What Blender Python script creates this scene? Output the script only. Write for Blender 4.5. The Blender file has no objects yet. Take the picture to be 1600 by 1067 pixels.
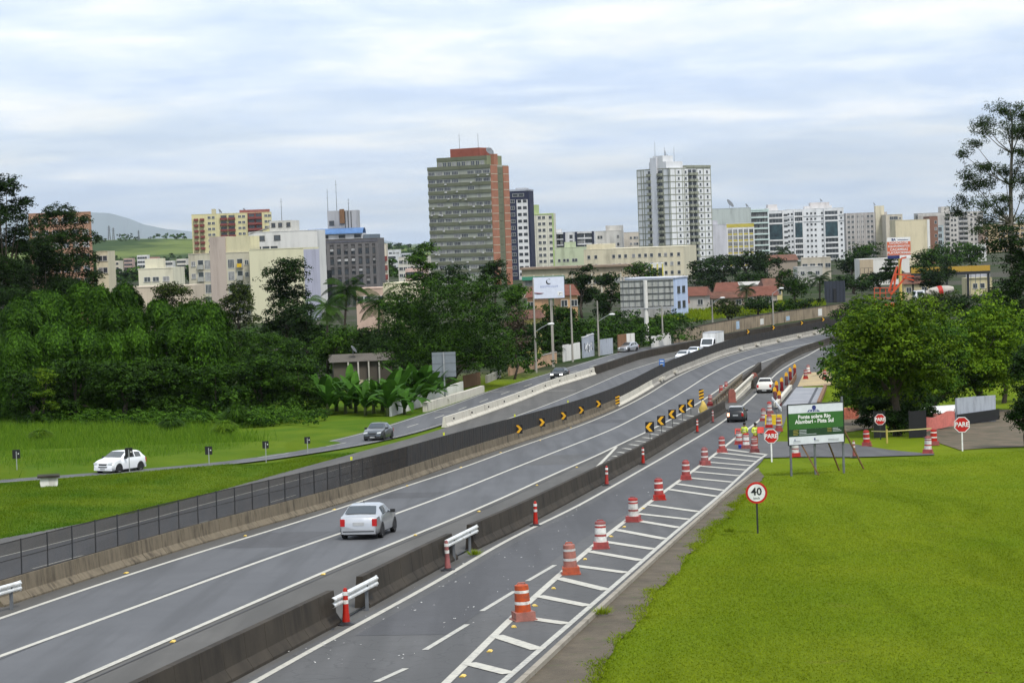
import bpy, bmesh, math, random
import numpy as np
from mathutils import Vector, Matrix

# ---------------------------------------------------------------- camera, sky, sun, exposure
sc = bpy.context.scene
COL = sc.collection
F_PX, HORIZON, ROLL, CAMZ = 3400.0, 375.0, math.radians(2.1), 18.0
KD = F_PX / 2160.0        # depths below are given for a 2160 px lens and stretched by KD
PITCH = math.atan((533.5 - HORIZON) / F_PX)
cam_d = bpy.data.cameras.new('camera')
cam_d.sensor_width = 36.0
cam_d.lens = F_PX * 36.0 / 1600.0
cam_d.clip_start = 0.5
cam_d.clip_end = 150000.0
cam = bpy.data.objects.new('camera', cam_d)
COL.objects.link(cam)
cam.matrix_world = Matrix.Translation((0, 0, CAMZ)) @ Matrix.Rotation(math.pi / 2 - PITCH, 4, 'X') @ Matrix.Rotation(-ROLL, 4, 'Z')
sc.camera = cam

SUN_EL, SUN_AZ = math.radians(56), math.radians(152)   # azimuth from +Y towards +X
world = bpy.data.worlds.new('World')
sc.world = world
world.use_nodes = True
wn, wl = world.node_tree.nodes, world.node_tree.links
wn.clear()
w_out = wn.new('ShaderNodeOutputWorld')
w_bg = wn.new('ShaderNodeBackground')
w_bg2 = wn.new('ShaderNodeBackground')
w_mix = wn.new('ShaderNodeMixShader')
sky = wn.new('ShaderNodeTexSky')
sky.sky_type = 'NISHITA'
sky.sun_disc = False
sky.sun_elevation = SUN_EL
sky.sun_rotation = SUN_AZ
sky.air_density = 1.0
sky.dust_density = 2.0
sky.ozone_density = 1.5
w_bg.inputs['Strength'].default_value = 0.07
wl.new(sky.outputs[0], w_bg.inputs[0])
# cloud deck: noise on a plane high above, stretched by perspective towards the horizon
tc = wn.new('ShaderNodeTexCoord')
sep = wn.new('ShaderNodeSeparateXYZ')
wl.new(tc.outputs['Generated'], sep.inputs[0])
def wmath(op, a, b=None, c=None):
    n = wn.new('ShaderNodeMath'); n.operation = op
    for i, v in enumerate((a, b, c)):
        if v is None: continue
        if isinstance(v, (int, float)): n.inputs[i].default_value = v
        else: wl.new(v, n.inputs[i])
    return n.outputs[0]
zc = wmath('ADD', wmath('MAXIMUM', sep.outputs[2], 0.0), 0.10)
comb = wn.new('ShaderNodeCombineXYZ')
wl.new(wmath('DIVIDE', sep.outputs[0], zc), comb.inputs[0])
wl.new(wmath('DIVIDE', sep.outputs[1], zc), comb.inputs[1])
def wnoise(scale, detail, rough, dist, off):
    mp = wn.new('ShaderNodeMapping')
    mp.inputs['Location'].default_value = off
    mp.inputs['Rotation'].default_value = (0, 0, math.radians(14))
    mp.inputs['Scale'].default_value = (0.75, 0.8, 1.0)
    wl.new(comb.outputs[0], mp.inputs[0])
    n = wn.new('ShaderNodeTexNoise')
    n.inputs['Scale'].default_value = scale
    n.inputs['Detail'].default_value = detail
    n.inputs['Roughness'].default_value = rough
    n.inputs['Distortion'].default_value = dist
    wl.new(mp.outputs[0], n.inputs['Vector'])
    return n.outputs[0]
n1 = wnoise(1.0, 7, 0.55, 0.15, (23.1, 3.7, 0))
n2 = wnoise(1.7, 9, 0.60, 0.25, (19.4, 6.2, 0))
cover = wn.new('ShaderNodeMapRange'); cover.clamp = True
cover.inputs[1].default_value = 0.34; cover.inputs[2].default_value = 0.56
cover.inputs[3].default_value = 0.7; cover.inputs[4].default_value = 0.98
wl.new(n1, cover.inputs[0])
ramp = wn.new('ShaderNodeValToRGB')
ramp.color_ramp.elements[0].position = 0.38; ramp.color_ramp.elements[0].color = (0.55, 0.66, 0.85, 1)
ramp.color_ramp.elements[1].position = 0.62; ramp.color_ramp.elements[1].color = (0.96, 0.96, 0.94, 1)
e = ramp.color_ramp.elements.new(0.50); e.color = (0.72, 0.80, 0.91, 1)
wl.new(n2, ramp.inputs[0])
wl.new(ramp.outputs[0], w_bg2.inputs[0])
w_bg2.inputs['Strength'].default_value = 0.59
wl.new(cover.outputs[0], w_mix.inputs[0])
wl.new(w_bg.outputs[0], w_mix.inputs[1])
wl.new(w_bg2.outputs[0], w_mix.inputs[2])
wl.new(w_mix.outputs[0], w_out.inputs[0])

sun_d = bpy.data.lights.new('sun', 'SUN')
sun_d.energy = 1.5
sun_d.angle = math.radians(14)
sun_d.color = (1.0, 0.965, 0.90)
sun = bpy.data.objects.new('sun', sun_d)
COL.objects.link(sun)
sd = Vector((math.sin(SUN_AZ) * math.cos(SUN_EL), math.cos(SUN_AZ) * math.cos(SUN_EL), math.sin(SUN_EL)))
sun.rotation_euler = sd.to_track_quat('Z', 'Y').to_euler()
vs = sc.view_settings
vs.view_transform = 'Standard'; vs.look = 'None'; vs.gamma = 1.0; vs.use_curve_mapping = False
vs.exposure = 1.22
sc.cycles.max_bounces = 5
sc.cycles.diffuse_bounces = 2
sc.cycles.glossy_bounces = 2
sc.cycles.transmission_bounces = 3
sc.cycles.transparent_max_bounces = 6
sc.cycles.caustics_reflective = False
sc.cycles.caustics_refractive = False

# ---------------------------------------------------------------- geometry of the place
random.seed(7)
RNG = np.random.default_rng(7)
_K = np.array([-40, 0.01, 30, 60, 90, 120, 150, 190, 240, 320, 60000.]) * KD
_Z = np.array([-5.2, -7.93, -10.19, -12.45, -14.63, -16.52, -17.55, -17.84, -17.73, -17.73, -17.73]) + CAMZ
_ty = np.arange(-60, 900, 1.0)
_tz = np.interp(_ty, _K, _Z)
_g = np.exp(-0.5 * (np.arange(-40, 41) / 13.0) ** 2); _g /= _g.sum()
_tz = np.convolve(np.pad(_tz, 40, mode='reflect', reflect_type='odd'), _g, 'valid')
def gz(Y):
    return float(np.interp(Y, _ty, _tz))
_cr, _sr, _cp, _sp = math.cos(ROLL), math.sin(ROLL), math.cos(PITCH), math.sin(PITCH)
def ray(px, py):
    """photo pixel -> (X/Y, (Z-CAMZ)/Y) of the line of sight"""
    u, v = px - 800.0, 533.5 - py
    u2, v2 = _cr * u + _sr * v, -_sr * u + _cr * v
    k = F_PX * _cp + v2 * _sp
    return u2 / k, (-F_PX * _sp + v2 * _cp) / k
def P(px, py, Y):
    a, c = ray(px, py)
    return Vector((a * Y, Y, CAMZ + c * Y))
_Ys = np.concatenate([np.arange(30, 600, 0.5), np.arange(600, 4000, 10.0)])
_Gs = np.interp(_Ys, _ty, _tz)
def G(px, py, dz=0.0):
    a, c = ray(px, py)
    d = CAMZ + c * _Ys - (_Gs + dz)
    i = int(np.argmax(d < 0)) if (d < 0).any() else len(_Ys) - 1
    i = max(i, 1)
    t = d[i - 1] / (d[i - 1] - d[i] + 1e-12)
    Y = _Ys[i - 1] + t * (_Ys[i] - _Ys[i - 1])
    return Vector((a * Y, Y, gz(Y) + dz))
def GX(px, Y, dz=0.0, py=480):
    a, _ = ray(px, py)
    return Vector((a * Y, Y, gz(Y) + dz))
def smooth_line(pts, step=1.0, sigma=4.0, ext0=0.0, ext1=0.0, dz=0.0):
    """smooth, evenly sampled ground line through world points; optional straight extension at both ends"""
    a = np.array([(p[0], p[1]) for p in pts], float)
    def ext(p, q, L):
        d = (p - q) / np.linalg.norm(p - q); return p + d * L
    k = min(2, len(a) - 1)
    if ext0: a = np.vstack([ext(a[0], a[k], ext0), a])
    if ext1: a = np.vstack([a, ext(a[-1], a[-1 - k], ext1)])
    s = np.r_[0, np.cumsum(np.linalg.norm(np.diff(a, axis=0), axis=1))]
    n = max(2, int(s[-1] / 0.5) + 1)
    t = np.linspace(0, s[-1], n)
    x, y = np.interp(t, s, a[:, 0]), np.interp(t, s, a[:, 1])
    if sigma > 0:
        w = int(sigma * 6) ; w = max(3, min(w, n - 2))
        g = np.exp(-0.5 * (np.arange(-w, w + 1) * (t[1] - t[0]) / sigma) ** 2); g /= g.sum()
        x = np.convolve(np.pad(x, w, mode='reflect', reflect_type='odd'), g, 'valid')
        y = np.convolve(np.pad(y, w, mode='reflect', reflect_type='odd'), g, 'valid')
    s = np.r_[0, np.cumsum(np.hypot(np.diff(x), np.diff(y)))]
    m = max(2, int(round(s[-1] / step)) + 1)
    t = np.linspace(0, s[-1], m)
    x, y = np.interp(t, s, x), np.interp(t, s, y)
    return [Vector((x[i], y[i], gz(y[i]) + dz)) for i in range(m)]
def gl(pix, step=1.0, sigma=4.0, ext0=0.0, ext1=0.0, dz=0.0):
    return smooth_line([G(*p) for p in pix], step, sigma, ext0, ext1, dz)
def offset(line, d, dz=0.0):
    """line moved sideways, d > 0 to the right of its direction"""
    out = []
    for i, p in enumerate(line):
        q, r = line[max(i - 1, 0)], line[min(i + 1, len(line) - 1)]
        t = Vector((r.x - q.x, r.y - q.y, 0)).normalized()
        x, y = p.x + t.y * d, p.y - t.x * d
        out.append(Vector((x, y, gz(y) + dz)))
    return out
def cut(line, Y0, Y1):
    return [p for p in line if Y0 <= p.y <= Y1]

# ---------------------------------------------------------------- mesh helpers
class MB:
    def __init__(s): s.v, s.f, s.m = [], [], []
    def add(s, vs, fs, m=0):
        o = len(s.v); s.v += [tuple(v) for v in vs]
        s.f += [tuple(i + o for i in f) for f in fs]; s.m += [m] * len(fs)
        return s
    def quad(s, a, b, c, d, m=0): return s.add([a, b, c, d], [(0, 1, 2, 3)], m)
    def box(s, x0, x1, y0, y1, z0, z1, m=0, M=None):
        vs = [(x0, y0, z0), (x1, y0, z0), (x1, y1, z0), (x0, y1, z0), (x0, y0, z1), (x1, y0, z1), (x1, y1, z1), (x0, y1, z1)]
        if M is not None: vs = [M @ Vector(v) for v in vs]
        return s.add(vs, [(3, 2, 1, 0), (4, 5, 6, 7), (0, 1, 5, 4), (1, 2, 6, 5), (2, 3, 7, 6), (3, 0, 4, 7)], m)
    def bar(s, a, b, w, h=None, m=0):
        a, b = Vector(a), Vector(b); h = h or w
        d = (b - a); L = d.length
        if L < 1e-6: return s
        M = Matrix.Translation(a) @ d.to_track_quat('X', 'Z').to_matrix().to_4x4()
        return s.box(0, L, -w / 2, w / 2, -h / 2, h / 2, m, M)
    def tube(s, pts, rs, n=6, m=0, cap=True):
        pts = [Vector(p) for p in pts]
        if isinstance(rs, (int, float)): rs = [rs] * len(pts)
        o = len(s.v); x = None
        for i, p in enumerate(pts):
            d = (pts[min(i + 1, len(pts) - 1)] - pts[max(i - 1, 0)])
            d = d.normalized() if d.length > 1e-9 else Vector((0, 0, 1))
            if x is None:
                x = d.orthogonal().normalized()
            else:
                x = (x - d * x.dot(d)); x = x.normalized() if x.length > 1e-6 else d.orthogonal().normalized()
            y = d.cross(x)
            for k in range(n):
                a = 2 * math.pi * k / n
                s.v.append(tuple(p + (x * math.cos(a) + y * math.sin(a)) * rs[i]))
        for i in range(len(pts) - 1):
            for k in range(n):
                k2 = (k + 1) % n
                s.f.append((o + i * n + k, o + i * n + k2, o + (i + 1) * n + k2, o + (i + 1) * n + k)); s.m.append(m)
        if cap:
            s.f.append(tuple(o + k for k in reversed(range(n)))); s.m.append(m)
            s.f.append(tuple(o + (len(pts) - 1) * n + k for k in range(n))); s.m.append(m)
        return s
    def lathe(s, prof, n=12, m=0, c=(0, 0, 0), ms=None):
        o = len(s.v)
        for r, z in prof:
            for k in range(n):
                a = 2 * math.pi * k / n
                s.v.append((c[0] + r * math.cos(a), c[1] + r * math.sin(a), c[2] + z))
        for i in range(len(prof) - 1):
            for k in range(n):
                k2 = (k + 1) % n
                s.f.append((o + i * n + k, o + i * n + k2, o + (i + 1) * n + k2, o + (i + 1) * n + k))
                s.m.append(ms[i] if ms else m)
        s.f.append(tuple(o + k for k in reversed(range(n)))); s.m.append(ms[0] if ms else m)
        s.f.append(tuple(o + (len(prof) - 1) * n + k for k in range(n))); s.m.append(ms[-1] if ms else m)
        return s
    def prism(s, poly, a, b, axis='y', m=0):
        """polygon in the plane across `axis`, extruded from a to b"""
        def pt(p, t):
            return (p[0], t, p[1]) if axis == 'y' else ((t, p[0], p[1]) if axis == 'x' else (p[0], p[1], t))
        n = len(poly)
        vs = [pt(p, a) for p in poly] + [pt(p, b) for p in poly]
        fs = [tuple(range(n)), tuple(reversed(range(n, 2 * n)))] + [(i, i + n, (i + 1) % n + n, (i + 1) % n) for i in range(n)]
        return s.add(vs, fs, m)
    def strip(s, A, B, m=0):
        n = min(len(A), len(B)); o = len(s.v)
        s.v += [tuple(p) for p in A[:n]] + [tuple(p) for p in B[:n]]
        for i in range(n - 1):
            s.f.append((o + i, o + n + i, o + n + i + 1, o + i + 1)); s.m.append(m)
        return s
    def mesh(s, name, mats, smooth=False, fix=True):
        me = bpy.data.meshes.new(name)
        me.from_pydata(s.v, [], s.f)
        for m in (mats if isinstance(mats, (list, tuple)) else [mats]): me.materials.append(m)
        if len(me.materials) > 1: me.polygons.foreach_set('material_index', s.m)
        if fix:
            bm = bmesh.new(); bm.from_mesh(me)
            bmesh.ops.recalc_face_normals(bm, faces=bm.faces); bm.to_mesh(me); bm.free()
        if smooth is True: me.polygons.foreach_set('use_smooth', [True] * len(me.polygons))
        elif smooth:
            me.polygons.foreach_set('use_smooth', [True] * len(me.polygons))
            me.set_sharp_from_angle(angle=math.radians(smooth))
        return me
    def build(s, name, mats, parent=None, smooth=False, fix=True):
        return link(name, s.mesh(name, mats, smooth, fix), parent)
def link(name, me, parent=None, loc=None, rot=None, M=None):
    o = bpy.data.objects.new(name, me); COL.objects.link(o)
    if parent is not None: o.parent = parent
    if loc is not None: o.location = loc
    if rot is not None: o.rotation_euler = rot
    if M is not None: o.matrix_basis = M
    return o
def thing(name, label, cat, loc=(0, 0, 0), rz=0.0, group=None):
    o = bpy.data.objects.new(name, None); COL.objects.link(o)
    o.empty_display_size = 0.3
    o.location = loc; o.rotation_euler = (0, 0, rz)
    o['label'] = label; o['category'] = cat
    if group: o['group'] = group
    return o
def tag(o, label, cat, group=None):
    o['label'] = label; o['category'] = cat
    if group: o['group'] = group
    return o
def struct(o):
    o['kind'] = 'structure'; return o
def copy_tree(o, parent=None):
    c = o.copy(); COL.objects.link(c)
    if parent is not None: c.parent = parent
    for ch in o.children: copy_tree(ch, c)
    return c
def recenter(root):
    pass
def text_mesh(txt, size, mat, parent, M, name='lettering', align='CENTER', bold=0.0, extrude=0.004, sx=1.0):
    cu = bpy.data.curves.new(name, 'FONT')
    cu.body = txt; cu.size = size; cu.align_x = align; cu.align_y = 'CENTER'
    cu.extrude = extrude; cu.offset = bold; cu.resolution_u = 2
    t = bpy.data.objects.new(name, cu); COL.objects.link(t)
    bpy.context.view_layer.update()
    dg = bpy.context.evaluated_depsgraph_get()
    me = bpy.data.meshes.new_from_object(t.evaluated_get(dg))
    bpy.data.objects.remove(t); bpy.data.curves.remove(cu)
    me.materials.clear(); me.materials.append(mat); me.name = name
    if sx != 1.0: me.transform(Matrix.Diagonal((sx, 1, 1, 1)))
    return link(name, me, parent, M=M)
UPRIGHT = Matrix.Rotation(math.pi / 2, 4, 'X')      # text plane -> standing, facing -Y

# ---------------------------------------------------------------- materials
def new_mat(name):
    m = bpy.data.materials.new(name); m.use_nodes = True
    nt = m.node_tree; b = nt.nodes['Principled BSDF']
    return m, nt, b
def nnode(nt, t, **kw):
    n = nt.nodes.new(t)
    for k, v in kw.items():
        if k in n.inputs: n.inputs[k].default_value = v
        else: setattr(n, k, v)
    return n
def mix_col(nt, fac, a, b, mode='MIX'):
    n = nt.nodes.new('ShaderNodeMix'); n.data_type = 'RGBA'; n.blend_type = mode
    for s, v in ((0, fac), (6, a), (7, b)):
        if isinstance(v, bpy.types.NodeSocket): nt.links.new(v, n.inputs[s])
        elif s == 0: n.inputs[0].default_value = v
        else: n.inputs[s].default_value = (*v, 1)
    return n.outputs[2]
def noise_fac(nt, scale, lo, hi, detail=4, rough=0.6, vec=None, sxyz=None, coord='Object'):
    n = nnode(nt, 'ShaderNodeTexNoise', Scale=scale, Detail=detail, Roughness=rough)
    if vec is None:
        t = nt.nodes.new('ShaderNodeNewGeometry') if coord == 'World' else nt.nodes.new('ShaderNodeTexCoord')
        vec = t.outputs['Position' if coord == 'World' else coord]
    if sxyz:
        mp = nnode(nt, 'ShaderNodeMapping', Scale=sxyz); nt.links.new(vec, mp.inputs[0]); vec = mp.outputs[0]
    nt.links.new(vec, n.inputs['Vector'])
    r = nnode(nt, 'ShaderNodeMapRange'); r.clamp = True
    r.inputs[1].default_value = lo; r.inputs[2].default_value = hi
    nt.links.new(n.outputs[0], r.inputs[0])
    return r.outputs[0]
def flat(name, c, rough=0.6, metal=0.0, c2=None, scale=3.0, var=0.25, bump=0.0, spec=0.4, coat=0.0, emit=0.0, objvar=0.0):
    m, nt, b = new_mat(name)
    c2 = c2 or tuple(x * (1 - var) for x in c)
    f = noise_fac(nt, scale, 0.35, 0.68, coord='World')
    col_ = mix_col(nt, f, c, c2)
    if objvar:      # faded or dirty individuals
        oi = nt.nodes.new('ShaderNodeObjectInfo'); hs = nnode(nt, 'ShaderNodeHueSaturation'); mr = nnode(nt, 'ShaderNodeMapRange')
        mr.inputs[3].default_value = 1 - objvar; mr.inputs[4].default_value = 1 + objvar * 0.5; nt.links.new(oi.outputs['Random'], mr.inputs[0])
        nt.links.new(mr.outputs[0], hs.inputs['Value']); nt.links.new(mr.outputs[0], hs.inputs['Saturation']); nt.links.new(col_, hs.inputs['Color']); col_ = hs.outputs[0]
        f9 = noise_fac(nt, 2.2, 0.55, 0.75, detail=6, coord='World'); m9 = nnode(nt, 'ShaderNodeMath', operation='MULTIPLY'); nt.links.new(f9, m9.inputs[0]); m9.inputs[1].default_value = 0.6
        col_ = mix_col(nt, m9.outputs[0], col_, (0.07, 0.055, 0.045))
    nt.links.new(col_, b.inputs['Base Color'])
    b.inputs['Roughness'].default_value = rough; b.inputs['Metallic'].default_value = metal
    b.inputs['Specular IOR Level'].default_value = spec
    b.inputs['Coat Weight'].default_value = coat
    if bump:
        n = nnode(nt, 'ShaderNodeTexNoise', Scale=scale * 6, Detail=5)
        g = nt.nodes.new('ShaderNodeNewGeometry'); nt.links.new(g.outputs['Position'], n.inputs['Vector'])
        bp = nnode(nt, 'ShaderNodeBump', Strength=bump, Distance=0.03)
        nt.links.new(n.outputs[0], bp.inputs['Height']); nt.links.new(bp.outputs[0], b.inputs['Normal'])
    if emit:
        b.inputs['Emission Color'].default_value = (*c, 1); b.inputs['Emission Strength'].default_value = emit
    return m
def stained(name, c, dirt, scale=0.5, lo=0.45, hi=0.7, rough=0.85, streak=(1, 1, 0.12), fine=0.15):
    """plaster or concrete with rain streaks"""
    m, nt, b = new_mat(name)
    f1 = noise_fac(nt, scale * 4, lo, hi, detail=6, rough=0.65, sxyz=streak, coord='World')
    f2 = noise_fac(nt, scale, 0.3, 0.75, detail=5, coord='World')
    mul = nnode(nt, 'ShaderNodeMath', operation='MULTIPLY'); nt.links.new(f1, mul.inputs[0]); nt.links.new(f2, mul.inputs[1])
    col = mix_col(nt, mul.outputs[0], c, dirt)
    f3 = noise_fac(nt, 12, 0.2, 0.8, coord='World')
    mm = nnode(nt, 'ShaderNodeMath', operation='MULTIPLY'); nt.links.new(f3, mm.inputs[0]); mm.inputs[1].default_value = fine
    col = mix_col(nt, mm.outputs[0], col, dirt)
    nt.links.new(col, b.inputs['Base Color']); b.inputs['Roughness'].default_value = rough
    b.inputs['Specular IOR Level'].default_value = 0.25
    return m
def leaf_mat(name, dark, light, trans=0.3):
    m, nt, b = new_mat(name)
    at = nnode(nt, 'ShaderNodeAttribute', attribute_name='tint')
    oi = nt.nodes.new('ShaderNodeObjectInfo')
    col = mix_col(nt, at.outputs['Fac'], dark, light)
    hs = nnode(nt, 'ShaderNodeHueSaturation')
    mr = nnode(nt, 'ShaderNodeMapRange'); mr.inputs[3].default_value = 0.82; mr.inputs[4].default_value = 1.22
    nt.links.new(oi.outputs['Random'], mr.inputs[0]); nt.links.new(mr.outputs[0], hs.inputs['Value'])
    nt.links.new(col, hs.inputs['Color'])
    nt.links.new(hs.outputs[0], b.inputs['Base Color'])
    b.inputs['Roughness'].default_value = 0.6; b.inputs['Specular IOR Level'].default_value = 0.06
    tr = nt.nodes.new('ShaderNodeBsdfTranslucent'); nt.links.new(hs.outputs[0], tr.inputs[0])
    mx = nnode(nt, 'ShaderNodeMixShader'); mx.inputs[0].default_value = trans
    out = nt.nodes['Material Output']
    nt.links.new(b.outputs[0], mx.inputs[1]); nt.links.new(tr.outputs[0], mx.inputs[2]); nt.links.new(mx.outputs[0], out.inputs[0])
    return m
M = {}
M['white'] = flat('white_paint', (0.78, 0.78, 0.76), 0.5)
M['black'] = flat('black_paint', (0.012, 0.012, 0.014), 0.5)
M['rubber'] = flat('tyre_rubber', (0.014, 0.014, 0.014), 0.85)
M['galv'] = flat('galvanised_steel', (0.42, 0.43, 0.44), 0.45, 0.6, scale=8)
M['greysteel'] = flat('grey_steel', (0.16, 0.17, 0.18), 0.5, 0.3)
M['darksteel'] = flat('dark_steel', (0.03, 0.032, 0.035), 0.5, 0.2)
M['red'] = flat('signal_red', (0.50, 0.012, 0.010), 0.45)
M['orange'] = flat('safety_orange', (0.46, 0.085, 0.028), 0.6, c2=(0.27, 0.06, 0.03), scale=5, objvar=0.28)
M['redorange'] = flat('faded_red_plastic', (0.40, 0.026, 0.018), 0.6, c2=(0.24, 0.025, 0.02), scale=5, objvar=0.28)
M['darkred'] = flat('dark_red_plastic', (0.17, 0.014, 0.014), 0.6, var=0.3, scale=6, objvar=0.28)
M['reflect'] = flat('reflective_white', (0.70, 0.70, 0.67), 0.5, c2=(0.45, 0.43, 0.39), scale=6, objvar=0.28)
M['yellow'] = flat('sign_yellow', (0.80, 0.42, 0.02), 0.45)
M['wood'] = flat('raw_timber', (0.20, 0.11, 0.05), 0.8, c2=(0.11, 0.055, 0.025), scale=9)
M['glass'] = flat('dark_glass', (0.018, 0.022, 0.028), 0.12, spec=0.6)
M['concrete'] = stained('weathered_concrete', (0.34, 0.32, 0.28), (0.07, 0.062, 0.05))
# ---------------------------------------------------------------- large surfaces
def asphalt(name, c, c2, crack=0.0, wear=12):
    m, nt, b = new_mat(name)
    f = noise_fac(nt, 0.22, 0.3, 0.7, detail=6, rough=0.65, coord='World')
    col = mix_col(nt, f, c, c2)
    f2 = noise_fac(nt, 14, 0.25, 0.75, detail=3, coord='World')
    mm = nnode(nt, 'ShaderNodeMath', operation='MULTIPLY'); nt.links.new(f2, mm.inputs[0]); mm.inputs[1].default_value = 0.35
    col = mix_col(nt, mm.outputs[0], col, tuple(x * 0.62 for x in c))
    f4 = noise_fac(nt, 1.3, 0.60, 0.72, detail=7, rough=0.7, coord='World')
    mm4 = nnode(nt, 'ShaderNodeMath', operation='MULTIPLY'); nt.links.new(f4, mm4.inputs[0]); mm4.inputs[1].default_value = 0.3
    col = mix_col(nt, mm4.outputs[0], col, tuple(x * 0.55 for x in c))
    gg = nt.nodes.new('ShaderNodeNewGeometry'); mp = nnode(nt, 'ShaderNodeMapping'); mp.inputs['Rotation'].default_value = (0, 0, math.radians(wear)); mp.inputs['Scale'].default_value = (1.0, 0.025, 1.0)
    nt.links.new(gg.outputs['Position'], mp.inputs[0])
    f5 = noise_fac(nt, 0.9, 0.44, 0.62, detail=3, rough=0.55, vec=mp.outputs[0])
    m5 = nnode(nt, 'ShaderNodeMath', operation='MULTIPLY'); nt.links.new(f5, m5.inputs[0]); m5.inputs[1].default_value = 0.75
    col = mix_col(nt, m5.outputs[0], col, tuple(x * 0.62 for x in c))
    f6 = noise_fac(nt, 0.09, 0.60, 0.66, detail=5, rough=0.6, coord='World')
    m6 = nnode(nt, 'ShaderNodeMath', operation='MULTIPLY'); nt.links.new(f6, m6.inputs[0]); m6.inputs[1].default_value = 0.30
    col = mix_col(nt, m6.outputs[0], col, tuple(x * 0.7 for x in c))
    if crack:
        g = nt.nodes.new('ShaderNodeNewGeometry')
        dn = nnode(nt, 'ShaderNodeTexNoise', Scale=0.8, Detail=4)
        nt.links.new(g.outputs['Position'], dn.inputs['Vector'])
        va = nnode(nt, 'ShaderNodeVectorMath', operation='ADD')
        nt.links.new(g.outputs['Position'], va.inputs[0]); nt.links.new(dn.outputs['Color'], va.inputs[1])
        v = nnode(nt, 'ShaderNodeTexVoronoi', feature='DISTANCE_TO_EDGE', Scale=0.9)
        nt.links.new(va.outputs[0], v.inputs['Vector'])
        r = nnode(nt, 'ShaderNodeMapRange'); r.clamp = True
        r.inputs[1].default_value = 0.008; r.inputs[2].default_value = 0.022; r.inputs[3].default_value = crack; r.inputs[4].default_value = 0.0
        nt.links.new(v.outputs[0], r.inputs[0])
        col = mix_col(nt, r.outputs[0], col, (0.03, 0.03, 0.032))
    nt.links.new(col, b.inputs['Base Color']); b.inputs['Roughness'].default_value = 0.82
    b.inputs['Specular IOR Level'].default_value = 0.35
    n = nnode(nt, 'ShaderNodeTexNoise', Scale=30, Detail=4)
    g = nt.nodes.new('ShaderNodeNewGeometry'); nt.links.new(g.outputs['Position'], n.inputs['Vector'])
    bp = nnode(nt, 'ShaderNodeBump', Strength=0.25, Distance=0.02)
    nt.links.new(n.outputs[0], bp.inputs['Height']); nt.links.new(bp.outputs[0], b.inputs['Normal'])
    return m
M['asphalt'] = asphalt('lane_asphalt', (0.112, 0.114, 0.119), (0.088, 0.090, 0.095))
M['shoulder'] = asphalt('shoulder_asphalt', (0.104, 0.099, 0.090), (0.076, 0.072, 0.065))
M['old_asphalt'] = asphalt('worn_asphalt', (0.106, 0.105, 0.104), (0.078, 0.077, 0.076), crack=0.35)
def paint_mat(name, c, wear):
    m, nt, b = new_mat(name)
    f = noise_fac(nt, 5.0, 0.62 - wear, 0.75, detail=8, rough=0.75, coord='World')
    col = mix_col(nt, f, c, (0.20, 0.20, 0.20))
    nt.links.new(col, b.inputs['Base Color']); b.inputs['Roughness'].default_value = 0.7
    return m
M['line'] = paint_mat('road_line_paint', (0.46, 0.44, 0.375), 0.14)
M['line_worn'] = paint_mat('worn_line_paint', (0.47, 0.455, 0.39), 0.22)
def grass_colour(nt):
    g = nt.nodes.new('ShaderNodeNewGeometry')
    f = noise_fac(nt, 0.10, 0.35, 0.65, detail=6, coord='World')
    col = mix_col(nt, f, (0.124, 0.180, 0.009), (0.172, 0.212, 0.012))
    f2 = noise_fac(nt, 0.8, 0.42, 0.70, detail=7, rough=0.7, coord='World')
    mm = nnode(nt, 'ShaderNodeMath', operation='MULTIPLY'); nt.links.new(f2, mm.inputs[0]); mm.inputs[1].default_value = 0.38
    col = mix_col(nt, mm.outputs[0], col, (0.082, 0.134, 0.008))
    f5 = noise_fac(nt, 0.33, 0.66, 0.74, detail=6, rough=0.6, coord='World')
    mm5 = nnode(nt, 'ShaderNodeMath', operation='MULTIPLY'); nt.links.new(f5, mm5.inputs[0]); mm5.inputs[1].default_value = 0.55
    col = mix_col(nt, mm5.outputs[0], col, (0.20, 0.165, 0.050))
    f8 = noise_fac(nt, 0.9, 0.72, 0.76, detail=4, coord='World')
    col = mix_col(nt, f8, col, (0.13, 0.085, 0.035))
    # cooler, longer grass west of the carriageways
    sxx = nt.nodes.new('ShaderNodeSeparateXYZ'); nt.links.new(g.outputs['Position'], sxx.inputs[0])
    wq = nnode(nt, 'ShaderNodeMapRange'); wq.clamp = True; wq.inputs[1].default_value = -4; wq.inputs[2].default_value = -9; nt.links.new(sxx.outputs[0], wq.inputs[0])
    fw = noise_fac(nt, 0.16, 0.36, 0.64, detail=6, coord='World')
    col = mix_col(nt, wq.outputs[0], col, mix_col(nt, fw, (0.052, 0.110, 0.009), (0.112, 0.160, 0.014)))
    # wheel and mowing tracks that wander over the lawn
    for rot, sc_, k_ in ((16, 0.50, 0.55), (-58, 0.36, 0.3)):
        mp = nnode(nt, 'ShaderNodeMapping'); mp.inputs['Rotation'].default_value = (0, 0, math.radians(rot)); mp.inputs['Scale'].default_value = (1, 0.055, 1)
        dn = nnode(nt, 'ShaderNodeTexNoise', Scale=0.05, Detail=2); nt.links.new(g.outputs['Position'], dn.inputs['Vector'])
        va = nnode(nt, 'ShaderNodeVectorMath', operation='MULTIPLY_ADD'); nt.links.new(dn.outputs['Color'], va.inputs[0]); va.inputs[1].default_value = (9, 9, 0); nt.links.new(g.outputs['Position'], va.inputs[2])
        nt.links.new(va.outputs[0], mp.inputs[0])
        fs = noise_fac(nt, sc_, 0.50, 0.68, detail=3, rough=0.5, vec=mp.outputs[0])
        mt = nnode(nt, 'ShaderNodeMath', operation='MULTIPLY'); nt.links.new(fs, mt.inputs[0]); mt.inputs[1].default_value = k_
        col = mix_col(nt, mt.outputs[0], col, (0.082, 0.120, 0.004))
    return col, g
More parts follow.
